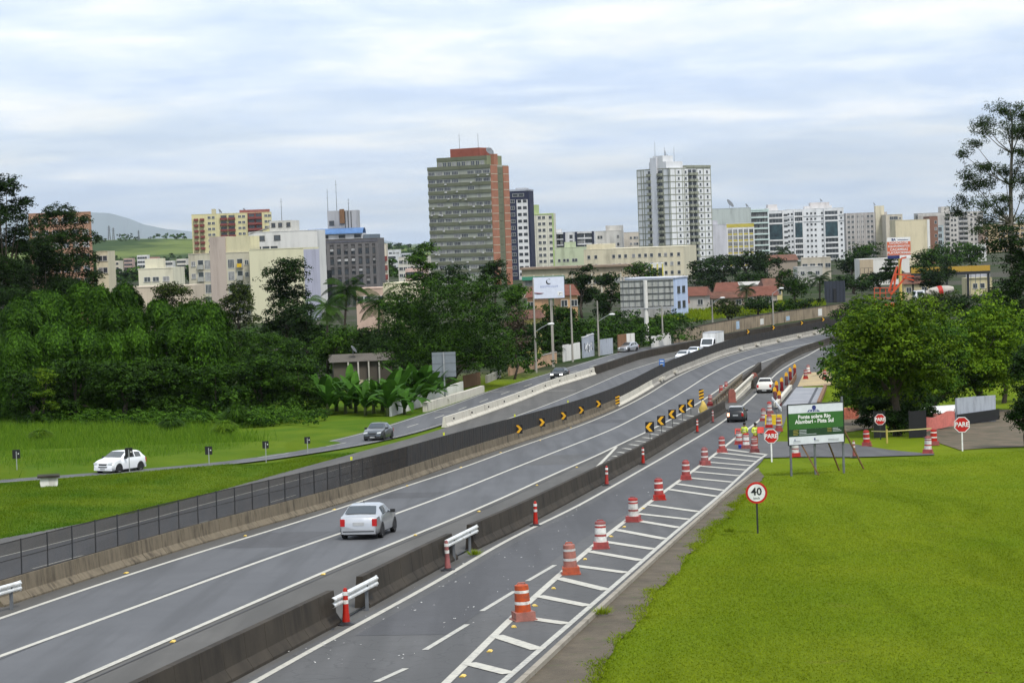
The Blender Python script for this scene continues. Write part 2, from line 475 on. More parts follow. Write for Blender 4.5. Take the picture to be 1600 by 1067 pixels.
def grass_ground():
    m, nt, b = new_mat('grass_ground')
    col, g = grass_colour(nt)
    f3 = noise_fac(nt, 18, 0.3, 0.75, detail=5, rough=0.7, coord='World')
    mm3 = nnode(nt, 'ShaderNodeMath', operation='MULTIPLY'); nt.links.new(f3, mm3.inputs[0]); mm3.inputs[1].default_value = 0.5
    col = mix_col(nt, mm3.outputs[0], col, (0.060, 0.110, 0.007))
    # built-over ground further off, pasture on the hills
    sx = nt.nodes.new('ShaderNodeSeparateXYZ'); nt.links.new(g.outputs['Position'], sx.inputs[0])
    def band(lo, hi):
        q = nnode(nt, 'ShaderNodeMapRange'); q.clamp = True; q.inputs[1].default_value = lo; q.inputs[2].default_value = hi
        nt.links.new(sx.outputs[1], q.inputs[0]); return q.outputs[0]
    f6 = noise_fac(nt, 0.02, 0.4, 0.6, coord='World')
    town = mix_col(nt, f6, (0.07, 0.068, 0.055), (0.022, 0.042, 0.010))
    col = mix_col(nt, band(172 * KD, 190 * KD), col, town)
    f7 = noise_fac(nt, 0.006, 0.45, 0.6, detail=7, coord='World')
    col = mix_col(nt, band(2700, 3000), col, mix_col(nt, f7, (0.115, 0.150, 0.045), (0.035, 0.060, 0.022)))
    nt.links.new(col, b.inputs['Base Color']); b.inputs['Roughness'].default_value = 0.9
    b.inputs['Specular IOR Level'].default_value = 0.02
    n = nnode(nt, 'ShaderNodeTexNoise', Scale=9, Detail=8, Roughness=0.75)
    nt.links.new(g.outputs['Position'], n.inputs['Vector'])
    bp = nnode(nt, 'ShaderNodeBump', Strength=0.9, Distance=0.08)
    nt.links.new(n.outputs[0], bp.inputs['Height']); nt.links.new(bp.outputs[0], b.inputs['Normal'])
    return m
def grass_blade_mat():
    m, nt, b = new_mat('lawn_blades'); col, g = grass_colour(nt)
    at = nnode(nt, 'ShaderNodeAttribute', attribute_name='tint'); hs = nnode(nt, 'ShaderNodeHueSaturation')
    mr = nnode(nt, 'ShaderNodeMapRange'); mr.inputs[3].default_value = 1.0; mr.inputs[4].default_value = 1.45
    nt.links.new(at.outputs['Fac'], mr.inputs[0]); nt.links.new(mr.outputs[0], hs.inputs['Value']); nt.links.new(col, hs.inputs['Color'])
    nt.links.new(hs.outputs[0], b.inputs['Base Color']); b.inputs['Roughness'].default_value = 0.8; b.inputs['Specular IOR Level'].default_value = 0.0
    tr = nt.nodes.new('ShaderNodeBsdfTranslucent'); nt.links.new(hs.outputs[0], tr.inputs[0]); mx = nnode(nt, 'ShaderNodeMixShader'); mx.inputs[0].default_value = 0.35
    out = nt.nodes['Material Output']; nt.links.new(b.outputs[0], mx.inputs[1]); nt.links.new(tr.outputs[0], mx.inputs[2]); nt.links.new(mx.outputs[0], out.inputs[0]); return m
M['grass'] = grass_ground()

# reference lines of the roads, read off the photograph and laid on the terrain
L2 = gl([(135,978),(187.5,958),(240,940),(295.5,917.5),(390,883.7),(480,851),(540,832),(619.5,803.5),(720,766),(795,734.7),(870,705.5),(920,686),(960,670),(995,651.5),(1049,623),(1100,590.7),(1125,576.5),(1155,563),(1186,553.5),(1232.5,543),(1292.5,531.7)], 1.0, 7, 22, 60)
L1 = gl([(0,967.7),(75,940),(150,915.2),(240,886.5),(315,862),(390,839.5),(480,812.7),(555,787),(630,761.5),(720,732.5),(795,704),(870,678.5),(915,662),(960,643.5),(1010,617.7),(1049,593),(1088,574.5),(1125,559.3),(1174,546),(1225,534),(1262.5,526.5)], 1.0, 7, 22, 70)
L3 = gl([(200,1028.7),(307.6,980),(405,940),(480,905.5),(588,859.5),(660,832),(720,807),(784.5,779.5),(870,738.8),(932,712.8),(965,696),(1044.5,657.5),(1100,624.5),(1143,593.7),(1172.5,573),(1202.5,561.7),(1225,553.5),(1262.5,543)], 1.0, 7, 22, 60)
R1 = gl([(400,1067),(475,1022),(600,956),(691.5,905),(788,846),(900,793.5),(1000,736),(1064,699),(1135.5,655),(1184,613),(1215,582),(1242,565),(1259,557.5)], 1.0, 5, 18, 60)
R2 = gl([(699.5,1067),(802,964),(880,894),(928,852.6),(1021,781),(1098,725),(1149.6,684.5),(1189,655)], 1.0, 4, 14, 0)
R3 = gl([(788,1065),(890.5,976),(982,897),(1057,830.6),(1121.5,778),(1180,722.7),(1197,711)], 1.0, 4, 14, 0)
KERB = gl([(812,1067),(905,980),(1000,893),(1075,825),(1135,772),(1182,735)], 1.0, 4, 14, 0)
JB = gl([(6,949),(105,917.5),(180,892),(240,873.5),(315,849),(390,829),(480,803.7),(585,772),(630,755.5),(720,722.5),(840,683),(907.5,660.5),(963,638),(1019,606),(1055,586),(1122,559),(1154,549),(1210,537),(1262,526)], 1.0, 6, 30, 70)      # jersey barrier, foot on the main side
IBm = gl([(362.5,1067),(530,977.5),(600,938.7),(721,869),(788,840.5),(869,797),(1010,719),(1070,681),(1115,655),(1160,628),(1180,608),(1197,590),(1222,569),(1255,552),(1290,541)], 1.0, 5, 18, 60)  # inner barrier, foot on the slip road side
OK = gl([(0,841),(137,818),(255,791),(400,750.5),(480,728),(537,713.5),(569,703.6),(613,693),(650,682.5),(697,668),(772,642),(860,607),(932,585),(1000,561),(1100,540),(1129,532.5),(1210,519),(1292,505)], 1.0, 5, 40, 60)     # far edge of the opposite carriageway
OE = gl([(0,871),(123,841),(192,823.5),(283,798),(336,784),(427,760),(770.5,663),(872.5,625.7),(979,580),(1034,563),(1090,549),(1150,537)], 1.0, 6, 40, 60)
SR = gl([(60,751),(228,739),(400,724),(484,710),(550,700),(596,690.5),(650,677.4),(695,664),(765,636),(860,601),(929,582),(987,562),(1100,538.5),(1129,531),(1210,517),(1292,503.5)], 1.0, 5, 60, 60)
SL = gl([(40,742),(228,729),(400,714),(550,681.7),(606.5,665),(660,648),(758,613),(862,582),(950,555.6),(999,544),(1100,530.5),(1129,525),(1210,510),(1292,499.5)], 1.0, 5, 60, 60)
def resample_pair(A, B, n):
    def rs(L):
        a = np.array([tuple(p) for p in L]); s = np.r_[0, np.cumsum(np.linalg.norm(np.diff(a, axis=0), axis=1))]
        t = np.linspace(0, s[-1], n); return [Vector((np.interp(v, s, a[:, 0]), np.interp(v, s, a[:, 1]), 0)) for v in t]
    return rs(A), rs(B)
def near(line, p):
    return min(range(len(line)), key=lambda i: (line[i].x - p.x) ** 2 + (line[i].y - p.y) ** 2)
def surface(name, A, B, mat, dz, parent=None, div=4):
    """sheet between two ground lines, draped over the terrain"""
    A, B = resample_pair(A, B, max(len(A), len(B)))
    mb = MB(); rows = []
    for k in range(div + 1):
        t = k / div
        rows.append([Vector((a.x * (1 - t) + b.x * t, a.y * (1 - t) + b.y * t, gz(a.y * (1 - t) + b.y * t) + dz)) for a, b in zip(A, B)])
    for k in range(div): mb.strip(rows[k], rows[k + 1])
    return mb.build(name, mat, parent, smooth=True)
def line_mark(name, L, w, parent, dz, mat='line'):
    mb = MB(); mb.strip(offset(L, -w / 2, dz), offset(L, w / 2, dz))
    return mb.build(name, M[mat], parent, smooth=True)

# river gap between the two bridges
GAP = [G(1113, 640), G(1150, 622), G(1183, 594), G(1143, 598), G(1122, 611)]
def in_poly(x, y, poly):
    c = False; n = len(poly)
    for i in range(n):
        a, b = poly[i], poly[(i + 1) % n]
        if (a.y > y) != (b.y > y) and x < (b.x - a.x) * (y - a.y) / (b.y - a.y) + a.x: c = not c
    return c
gx0, gx1 = min(p.x for p in GAP), max(p.x for p in GAP)
gy0, gy1 = min(p.y for p in GAP), max(p.y for p in GAP)
PIT = [G(1222, 640), G(1262, 640), G(1330, 598), G(1262, 598)]
def hill(x, y):
    h = 0.0
    h += 40 * math.exp(-(((x + 620) / 420) ** 2 + ((y - 3500) / 520) ** 2))
    h += 16 * math.exp(-(((x + 1500) / 600) ** 2 + ((y - 3700) / 600) ** 2))
    h += 16 * math.exp(-(((x - 900) / 700) ** 2 + ((y - 4600) / 500) ** 2))
    return h
_OKa, _SRa = np.array([(p.x, p.y) for p in OK]), np.array([(p.x, p.y) for p in SR])
def bank_v(x, y):
    """grass bank: a low crest between the service road and the carriageway"""
    q = np.stack([x, y], 1); out = np.zeros(len(q))
    m = (y > 40 * KD) & (y < 112 * KD) & (x > -60) & (x < -8)
    if not m.any(): return out
    qq = q[m]
    da = np.linalg.norm(qq[:, None] - _OKa[None], axis=2); db = np.linalg.norm(qq[:, None] - _SRa[None], axis=2)
    i = da.argmin(1); a, b = da.min(1), db.min(1)
    side = (qq[:, 0] - _OKa[i, 0]) * 0.35 - (qq[:, 1] - _OKa[i, 1])
    t = a / (a + b + 1e-6); w = np.clip((a - 1.5) / 3, 0, 1) * np.clip((b - 2.2) / 3, 0, 1) * np.minimum(1, (a + b) / 10)
    h = 0.48 * w * np.sin(np.pi * np.minimum(1, t * 0.9 + 0.05)); h[(side > 0) | (a + b > 90)] = 0
    out[m] = h; return out
def gridline(parts):
    out = []
    for a, b, s in parts: out += list(np.arange(a, b, s))
    return out + [parts[-1][1]]
xs = gridline([(-96000, -3000, 3000), (-3000, -600, 120), (-600, -120, 40), (-120, -60, 6), (-60, gx0 - 2, 2.0), (gx0 - 2, gx1 + 16, 0.7), (gx1 + 16, 80, 2.5), (80, 200, 10), (200, 900, 50), (900, 3000, 300), (3000, 96000, 3000)])
ys = gridline([(-200, 20, 20), (20, gy0 - 3, 2.0), (gy0 - 3, gy1 + 3, 1.0), (gy1 + 3, 420, 4.0), (420, 600, 10), (600, 1200, 40), (1200, 5000, 110), (5000, 95000, 5000)])
gv, gf = [], []
for y in ys:
    bk = bank_v(np.array(xs), np.full(len(xs), y)) if 40 * KD < y < 112 * KD else None
    for i_, x in enumerate(xs):
        z = gz(y) - 0.03
        if bk is not None: z += bk[i_]
        if y > 900: z += hill(x, y)
        if gx0 - 1 < x < gx1 + 1 and gy0 - 1 < y < gy1 + 1 and in_poly(x, y, GAP): z -= 5.0
        gv.append((x, y, z))
nx = len(xs)
for j in range(len(ys) - 1):
    for i in range(nx - 1):
        a = j * nx + i; gf.append((a, a + 1, a + nx + 1, a + nx))
mb = MB(); mb.v, mb.f, mb.m = gv, gf, [0] * len(gf)
ground = struct(mb.build('ground', M['grass'], smooth=True, fix=False))
mb = MB(); mb.add([(p.x, p.y, gz(p.y) - 3.6) for p in GAP], [(0, 1, 2, 3, 4)])
M['water'] = flat('dark_river_water', (0.02, 0.022, 0.016), 0.08, spec=0.5)
struct(mb.build('river', M['water']))

# carriageways
DZ = 0.02
main_road = struct(surface('main_road', offset(JB, -0.1), offset(IBm, -0.3), M['shoulder'], DZ))
lane = surface('lane_surface', L1, L3, M['asphalt'], DZ + 0.008, main_road)
IB_far = IBm
opp = struct(surface('opposite_road', OK, offset(JB, -0.5), M['shoulder'], DZ))
surface('lane_surface', OE, offset(JB, -1.4), M['asphalt'], DZ + 0.008, opp)
serv = struct(surface('service_road', SL, SR, M['asphalt'], DZ + 0.05))
i0 = near(R1, G(400, 1067))
slip = struct(surface('slip_road', offset(IBm, -0.25), offset(IBm, 1.3), M['shoulder'], DZ, div=1))
SLIP_R = smooth_line([KERB[0]] + [KERB[i] for i in range(8, len(KERB) - 6, 8)] + [G(1190, 722), G(1222, 672), G(1232, 640), G(1262, 590), G(1300, 568), G(1330, 556)], 1.0, 3, 0, 30)
surface('lane_surface', offset(R1, -0.35), SLIP_R, M['old_asphalt'], DZ + 0.008, slip, div=6)
side_road = struct(surface('side_road', smooth_line([G(1195, 690), G(1260, 690), G(1320, 692), G(1400, 705), G(1460, 709.5)], 1.0, 2), smooth_line([G(1192, 716), G(1250, 713), G(1320, 716), G(1400, 712.5), G(1460, 711)], 1.0, 2), M['old_asphalt'], DZ + 0.014))
# newer dark strip and repair patches on the slip road, repairs on the main road
i_ = near(R1, G(520, 998)); j_ = near(R1, G(1150, 645))
M['newasphalt'] = asphalt('newer_asphalt', (0.084, 0.084, 0.088), (0.066, 0.066, 0.069), crack=0.2)
surface('asphalt_strip', offset(R1[i_:j_], 0.5), offset(R1[i_:j_], 3.1), M['newasphalt'], DZ + 0.013, slip)
for a_, b_, o0, o1 in ((44, 52, 0.3, 3.2), (70, 75, 0.4, 3.3), (96, 108, 3.9, 6.9), (150, 156, 0.3, 3.2)):
    surface('asphalt_patch', offset(L1[a_:b_], o0), offset(L1[a_:b_], o1), M['newasphalt'] if a_ != 96 else M['old_asphalt'], DZ + 0.012, main_road)
M['tar'] = flat('tar_seam', (0.030, 0.030, 0.032), 0.6)
for L_s, off_s in ((L1, 3.45), (L3, 0.35)): line_mark('tar_seam', offset(L_s, off_s), 0.05, main_road, DZ + 0.014, 'tar')
# edge and lane lines
for L in (L1, L2, L3): line_mark('lane_line', L, 0.21, main_road, DZ + 0.018)
line_mark('lane_line', OE, 0.15, opp, DZ + 0.018)
ol = offset(OE, 3.55)
for a in range(3, len(ol) - 4, 16):
    line_mark('lane_dash', ol[a:a + 6], 0.13, opp, DZ + 0.018)
line_mark('lane_line', offset(SL, 0.35), 0.12, serv, DZ + 0.062, 'line_worn')
line_mark('lane_line', offset(SR, -0.35), 0.10, serv, DZ + 0.062, 'line_worn')
A, B = resample_pair(SL, SR, max(len(SL), len(SR)))
mid = [Vector(((a.x + b.x) / 2, (a.y + b.y) / 2, gz((a.y + b.y) / 2))) for a, b in zip(A, B)]
for a in range(2, len(mid) - 3, 13):
    if mid[a].y > 100 * KD: line_mark('lane_dash', mid[a:a + 6], 0.13, serv, DZ + 0.062)
for (x0, y0, x1, y1) in ((678, 645, 745, 643), (758, 613.5, 900, 611)):
    line_mark('cross_line', smooth_line([G(x0, y0), G(x1, y1)], 1.0, 0), 0.22, serv, DZ + 0.066)
line_mark('lane_line', R1, 0.20, slip, DZ + 0.020)
line_mark('lane_line', R2, 0.23, slip, DZ + 0.020)
line_mark('lane_line', R3, 0.18, slip, DZ + 0.020, 'line_worn')
# short dashes on the slip road
for a, b in (((588, 1067), (634, 1046)), ((664, 1017), (730, 977)), ((753, 956), (804, 925)), ((824, 909), (867, 884))):
    line_mark('lane_dash', smooth_line([G(*a), G(*b)], 0.6, 0), 0.17, slip, DZ + 0.020, 'line_worn')
# zebra bars between the two slip-road lines, and the gore of the main road
BARS = [((731,1037),(808,1055)),((776,996),(852,1014)),((840,932),(926,947)),((805,963),(891,979)),((875,906),(957,922)),((904,885),(983,897)),((917,862),(1006,876)),((948,846),(1026,858)),((962,829),(1046,843)),((987,812),(1065,826)),((1002,802),(1080,812)),((1020,788),(1095,800)),((1042,766),(1122,777)),((1054,757),(1133,767)),((1066,746),(1145,754)),((1080,737),(1154,745)),((1090,729),(1163,736)),((1105,722),(1172,729)),((1113,715),(1180,722)),((1120,708),(1187,715)),((1132,702),(1190,708))]
for a, b in BARS:
    A_, B_ = R2[near(R2, G(*a))], G(*b)
    B_ = R3[near(R3, B_)]
    d = (B_ - A_).normalized()
    line_mark('hatch_bar', smooth_line([A_ + d * 0.12, B_ - d * 0.1], 0.7, 0), 0.42, slip, DZ + 0.026)
gore = gl([(903, 757), (920, 743), (948, 715), (963, 699)], 0.8, 1)
line_mark('lane_line', gore, 0.22, main_road, DZ + 0.024)
gR = gl([(905, 757), (940, 738), (975, 722), (1025, 692), (1070, 668), (1105, 650)], 1.0, 2)
for k, (x, y) in enumerate([(932,737),(938,731),(945,725),(952,719),(958,713),(966,707),(974,701),(984,695),(994,689.5),(1005,684),(1016,678.5),(1028,672.5),(1039,667),(1050,661),(1061,655.5),(1072,649.5)]):
    a = G(x, y)
    b = G(x + 24 + k * 1.2 if k > 2 else x + 14 + 4 * k, y + 3.2 + k * 0.12)
    line_mark('hatch_bar', smooth_line([a, b], 0.8, 0), 0.34, main_road, DZ + 0.024, 'line_worn')
# road studs
M['stud'] = flat('amber_road_stud', (0.72, 0.50, 0.10), 0.5)
mb = MB(); mb.prism([(-0.07, 0), (0.07, 0), (0.035, 0.035), (-0.035, 0.035)], -0.11, 0.11, 'y')
stud = mb.mesh('road_stud', M['stud'])
def studs(pix, parent):
    for p in pix:
        q = G(*p, DZ + 0.02); link('road_stud', stud, parent, loc=q, rot=(0, 0, random.uniform(-0.3, 0.3)))
studs([(270,1002),(505,897),(649,836),(748,799),(839,758),(901,730),(197,895),(383,837),(522,796),(636,759),(720,730),(782,707),(844,688),(892,668)], main_road)
studs([(723,1056),(765,1017),(803,979),(836,946),(865,919),(914,873.5),(955,838),(975,823),(1005,794),(1035,770)], slip)
# kerb and paved verge between the slip road and the lawn
mb = MB(); k0, k1 = KERB, offset(KERB, 0.16)
top0 = [p + Vector((0, 0, 0.14)) for p in k0]; top1 = [p + Vector((0, 0, 0.14)) for p in k1]
mb.strip(k0, top0); mb.strip(top0, top1); mb.strip(top1, k1)
M['kerb'] = stained('kerb_concrete', (0.30, 0.27, 0.22), (0.10, 0.085, 0.06))
struct(mb.build('kerb', M['kerb'], smooth=30))
def verge_mat():
    m, nt, b = new_mat('mossy_paving')
    f = noise_fac(nt, 0.9, 0.35, 0.65, detail=8, rough=0.7, coord='World')
    col = mix_col(nt, f, (0.130, 0.102, 0.066), (0.066, 0.050, 0.030))
    f2 = noise_fac(nt, 1.4, 0.55, 0.68, detail=7, rough=0.75, coord='World')
    col = mix_col(nt, f2, col, (0.055, 0.075, 0.016))
    f3 = noise_fac(nt, 25, 0.3, 0.7, detail=4, coord='World')
    mm = nnode(nt, 'ShaderNodeMath', operation='MULTIPLY'); nt.links.new(f3, mm.inputs[0]); mm.inputs[1].default_value = 0.5
    col = mix_col(nt, mm.outputs[0], col, (0.045, 0.038, 0.028))
    nt.links.new(col, b.inputs['Base Color']); b.inputs['Roughness'].default_value = 0.95
    n = nnode(nt, 'ShaderNodeTexNoise', Scale=12, Detail=6, Roughness=0.7)
    g = nt.nodes.new('ShaderNodeNewGeometry'); nt.links.new(g.outputs['Position'], n.inputs['Vector'])
    bp = nnode(nt, 'ShaderNodeBump', Strength=0.6, Distance=0.04)
    nt.links.new(n.outputs[0], bp.inputs['Height']); nt.links.new(bp.outputs[0], b.inputs['Normal'])
    return m
M['verge'] = verge_mat()
V2 = gl([(925, 1067), (985, 985), (1045, 905), (1095, 850), (1150, 795), (1192, 745)], 1.0, 3, 14)
V2 = [p + Vector((0.10 * math.sin(i * 0.55) + 0.06 * math.sin(i * 1.7 + 1), 0, 0)) for i, p in enumerate(V2)]
verge = struct(surface('pavement', offset(KERB, 0.15), V2, M['verge'], 0.02))
M['dirt'] = flat('bare_earth', (0.135, 0.10, 0.065), 0.95, c2=(0.06, 0.055, 0.03), scale=0.7, bump=0.5)
struct(surface('dirt_yard', smooth_line([G(1500, 703), G(1540, 700), G(1620, 697)], 1.0, 0), smooth_line([G(1400, 668), G(1470, 648), G(1560, 640), G(1660, 640)], 1.0, 0), M['dirt'], 0.012))
struct(surface('dirt_path', smooth_line([G(1316, 676), G(1345, 672), G(1368, 668)], 1.0, 0), smooth_line([G(1316, 645), G(1345, 645), G(1368, 644)], 1.0, 0), M['dirt'], 0.012))
# far mountains
M['mountain'] = flat('forested_mountain', (0.045, 0.075, 0.05), 0.95, scale=0.002)
def ridge(name, pts, Y, thick):
    mb = MB(); A, B, C = [], [], []
    r = random.Random(3)
    for i in range(len(pts) - 1):
        for k in range(8):
            t = k / 8
            x = pts[i][0] * (1 - t) + pts[i + 1][0] * t; y = pts[i][1] * (1 - t) + pts[i + 1][1] * t + r.uniform(-0.2, 0.2)
            p = P(x, y, Y + r.uniform(-500, 500)); A.append(p)
            B.append(Vector((p.x * 0.86, Y - thick, -3.))); C.append(Vector((p.x * 1.1, Y + thick, -3.)))
    mb.strip(B, A); mb.strip(A, C)
    return struct(mb.build(name, M['mountain'], smooth=True))
ridge('mountain', [(-700, 380), (-260, 372), (-120, 352), (0, 340), (60, 338), (110, 334), (140, 332), (170, 333), (200, 341), (225, 351), (260, 358), (300, 362), (380, 372), (450, 380), (540, 384), (590, 374), (640, 383), (720, 388), (900, 385), (1200, 372), (1480, 346), (1530, 341), (1580, 346), (1700, 338), (1900, 345)], 58000, 9000)
# ---------------------------------------------------------------- barriers, fences and walls along the roads
def proj(p):
    x, y, z = p[0], p[1], p[2] - CAMZ
    k = y * _cp - z * _sp
    u2, v2 = F_PX * x / k, F_PX * (z * _cp + y * _sp) / k
    return 800 + _cr * u2 - _sr * v2, 533.5 - (_sr * u2 + _cr * v2)
def stations(line, s, start=None, stop=None):
    """frames at spacing s along a line: x forward, y left, z up"""
    a = np.array([tuple(p) for p in line])
    i0 = near(line, start) if start is not None else 0
    i1 = near(line, stop) if stop is not None else len(line) - 1
    a = a[i0:i1 + 1]
    t = np.r_[0, np.cumsum(np.linalg.norm(np.diff(a, axis=0), axis=1))]
    n = max(1, int(t[-1] / s)); out = []
    for k in range(n):
        p = Vector([np.interp(k * s, t, a[:, j]) for j in range(3)])
        q = Vector([np.interp((k + 1) * s, t, a[:, j]) for j in range(3)])
        X = (q - p).normalized(); Y = Vector((-X.y, X.x, 0)).normalized(); Z = X.cross(Y)
        out.append(Matrix(((X.x, Y.x, Z.x, p.x), (X.y, Y.y, Z.y, p.y), (X.z, Y.z, Z.z, p.z), (0, 0, 0, 1))))
    return out
def rel(root, Mx): return Matrix.Translation(-Vector(root.location)) @ Mx
M['brownconc'] = stained('grimy_concrete', (0.180, 0.148, 0.102), (0.022, 0.017, 0.012), scale=0.9, lo=0.40, hi=0.62)
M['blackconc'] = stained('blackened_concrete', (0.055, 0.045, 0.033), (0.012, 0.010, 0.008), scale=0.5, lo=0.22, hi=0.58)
M['paleconc'] = stained('pale_concrete', (0.56, 0.53, 0.45), (0.16, 0.13, 0.09), scale=0.6, lo=0.5, hi=0.72)
M['whitewall'] = stained('dirty_white_wall', (0.66, 0.65, 0.61), (0.22, 0.19, 0.14), scale=0.5, lo=0.5, hi=0.75)
M['mesh'] = flat('dark_mesh', (0.016, 0.016, 0.016), 0.75, c2=(0.030, 0.024, 0.019), scale=1.2)
JP = [(0, 0), (0, 0.08), (0.19, 0.30), (0.235, 0.82), (0.405, 0.82), (0.45, 0.30), (0.64, 0.08), (0.64, 0)]
def jersey(name, L, mat, prof=JP, gap=0.04, notch=False):
    mb = MB(); mb.prism([(a, b) for a, b in prof], 0.0, L - gap, 'x')
    return mb.mesh(name, mat)
SP = 2.4
st = stations(JB, SP, G(6, 949))
med = thing('median_barrier', 'long stained concrete median barrier carrying a dark mesh screen fence', 'barrier', st[0].translation)
segA = jersey('barrier_segment', SP, M['brownconc']); segB = jersey('barrier_segment', SP, M['paleconc'])
segC = jersey('barrier_segment', SP, M['concrete'], gap=0.02)
def slats(n, h, w, t, L):
    mb = MB()
    for k in range(n):
        x = (k + 0.5) * L / n
        mb.box(x - t / 2, x + t / 2, 0.32 - w / 2, 0.32 + w / 2, 0.80, 0.80 + h)
    for z in (0.83, 0.80 + h / 2, 0.80 + h - 0.03): mb.box(0, L, 0.318, 0.322, z - 0.012, z + 0.012)
    return mb.mesh('mesh_panel', M['mesh'], fix=False)
pan_open = slats(32, 1.22, 0.0155, 0.006, SP)
mb = MB()
for k in range(6):
    mb.box(k * SP / 6, (k + 1) * SP / 6 - 0.012, 0.30 + 0.012 * (k % 2), 0.33 + 0.012 * (k % 2), 0.80, 2.02)
pan_solid = mb.mesh('mesh_panel', M['mesh'])
mb = MB(); mb.box(-0.018, 0.018, 0.30, 0.34, 0.80, 2.03)
fpost = mb.mesh('fence_post', M['darksteel'])
mb = MB(); mb.box(-0.05, 0.05, 0.26, 0.36, 2.06, 2.24); refl = mb.mesh('reflector', flat('lime_reflector', (0.62, 0.66, 0.03), 0.5))
mb = MB(); mb.box(-0.75, 0.75, -0.16, -0.05, 0.30, 0.62); mb.box(-0.7, 0.7, -0.05, 0.2, 0.34, 0.58); block = mb.mesh('concrete_block', M['paleconc'])
nref = 0
for k, Mx in enumerate(st):
    px, py = proj(Mx.translation)
    if Mx.translation.y > 330 * KD: break
    R = rel(med, Mx)
    link('barrier_segment', segA if px < 963 else (segB if px < 1022 else segC), med, M=R)
    link('mesh_panel', pan_open if px < 640 else pan_solid, med, M=R)
    link('fence_post', fpost, med, M=R)
    for tx in (337, 558, 700, 818, 897, 1100):
        if abs(px - tx) < 7 and not (k - nref < 4 and nref): link('reflector', refl, med, M=R); nref = k
    for tx in (1036, 1056, 1158, 1186, 1216, 1247, 1272):
        if abs(px - tx) < 3.2: link('concrete_block', block, med, M=R); break
# chevron plates on the screen fence
def chevron_mesh(w, h, right=True, name='chevron_plate'):
    mb = MB(); s = 1 if right else -1
    mb.box(-w / 2, w / 2, -0.015, 0.015, 0, h, 0)
    a = 0.20 * w
    for x0, x1, zz in ((-0.30 * w, 0.22 * w, 0), (-0.30 * w, 0.22 * w, 1)):
        z0, z1 = (0.08 * h, 0.5 * h) if zz == 0 else (0.92 * h, 0.5 * h)
        p = [(s * x0, z0), (s * (x0 + 2 * a), z0), (s * (x1 + 2 * a - 0.06 * w), z1), (s * (x1 - 0.06 * w), z1)]
        mb.add([(q[0] * 0.92 - s * 0.05 * w, -0.019, q[1]) for q in p], [(0, 1, 2, 3)], 1)
    return mb.mesh(name, [M['black'], M['yellow']], fix=False)
chevR, chevL = chevron_mesh(0.62, 0.72, True), chevron_mesh(0.66, 0.78, False)
def stripes_mesh(w, h):
    mb = MB(); mb.box(-w / 2, w / 2, -0.015, 0.015, 0, h, 0)
    for k in range(3):
        z = h * (0.04 + 0.31 * k)
        mb.quad((-w / 2, -0.019, z), (w / 2, -0.019, z + 0.14 * h), (w / 2, -0.019, z + 0.30 * h if z + 0.30 * h < h else h), (-w / 2, -0.019, z + 0.16 * h), 1)
    return mb.mesh('striped_plate', [M['black'], M['yellow']], fix=False)
stripe = stripes_mesh(0.42, 0.95)
def face_cam(p, extra=0.0): return -math.atan2(p.x, p.y) + extra
for k, (px, py) in enumerate(((814, 672), (849, 661.5), (882, 650.5), (910, 640.5), (938, 631.5))):
    i = min(range(len(JB)), key=lambda i: abs(proj(JB[i])[0] - px))
    p = JB[i]; d = (JB[i + 1] - JB[i]).normalized(); n = Vector((d.y, -d.x, 0))
    q = p + n * -0.16 + Vector((0, 0, 0.72))
    t = thing('chevron_sign', 'yellow right-pointing chevron plate on the dark median fence, %s from the left' % ('first', 'second', 'third', 'fourth', 'fifth')[k], 'road sign', q, face_cam(p, 0.0), 'right-pointing chevrons on the median fence')
    link('chevron_plate', chevR, t)
    mb = MB(); mb.box(-0.03, 0.03, 0.015, 0.09, -0.2, 0.6); mb.build('bracket', M['greysteel'], t)
p = JB[min(range(len(JB)), key=lambda i: abs(proj(JB[i])[0] - 962))] + Vector((0.15, -0.1, 0.35))
t = thing('striped_marker', 'yellow and black diagonally striped marker at the median barrier joint', 'road sign', p, face_cam(p)); link('striped_plate', stripe, t)
mb = MB(); mb.box(-0.03, 0.03, 0.015, 0.06, -0.35, 0.9); mb.build('post', M['greysteel'], t)

# guardrail beam helper (double-wave profile)
def wbeam(name, A, B, z, parent, h=0.31, mat='galv'):
    A, B = Vector(A), Vector(B); d = (B - A).normalized(); n = Vector((d.y, -d.x, 0))
    prof = [(0, -h / 2), (0.07, -h / 2 + 0.05), (0.07, -0.06), (0, 0), (0.07, 0.06), (0.07, h / 2 - 0.05), (0, h / 2)]
    mb = MB()
    pa = [A + n * q[0] + Vector((0, 0, z + q[1])) for q in prof]; pb = [B + n * q[0] + Vector((0, 0, z + q[1])) for q in prof]
    mb.strip(pa, pb)
    pa2 = [p - n * 0.02 for p in pa]; pb2 = [p - n * 0.02 for p in pb]; mb.strip(pb2, pa2)
    o = mb.build(name, M[mat], parent); o.location = -Vector(parent.location)
    return o
M['whitesteel'] = flat('white_painted_steel', (0.72, 0.74, 0.74), 0.4, 0.2, c2=(0.50, 0.49, 0.45), scale=4)
def guardrail(label, A, B, z=0.62, posts=2):
    t = thing('guardrail', label, 'guardrail', A)
    wbeam('rail_beam', A, B, z, t, mat='whitesteel')
    for k in range(posts):
        q = Vector(A).lerp(Vector(B), (k + 0.5) / posts) - Vector(A)
        mb = MB(); mb.box(q.x - 0.05, q.x + 0.05, q.y + 0.02, q.y + 0.12, q.z - 0.1, q.z + z + 0.1); mb.build('rail_post', M['greysteel'], t)
    mb = MB(); n = 10
    q = Vector(B) - Vector(A)
    mb.box(q.x - 0.03, q.x + 0.03, q.y - 0.09, q.y + 0.05, q.z + z - 0.16, q.z + z + 0.16); mb.build('end_cap', M['whitesteel'], t)
    return t
guardrail('white guardrail end at the left edge of the picture before the median barrier', G(-30, 968), G(33, 949), 0.72)
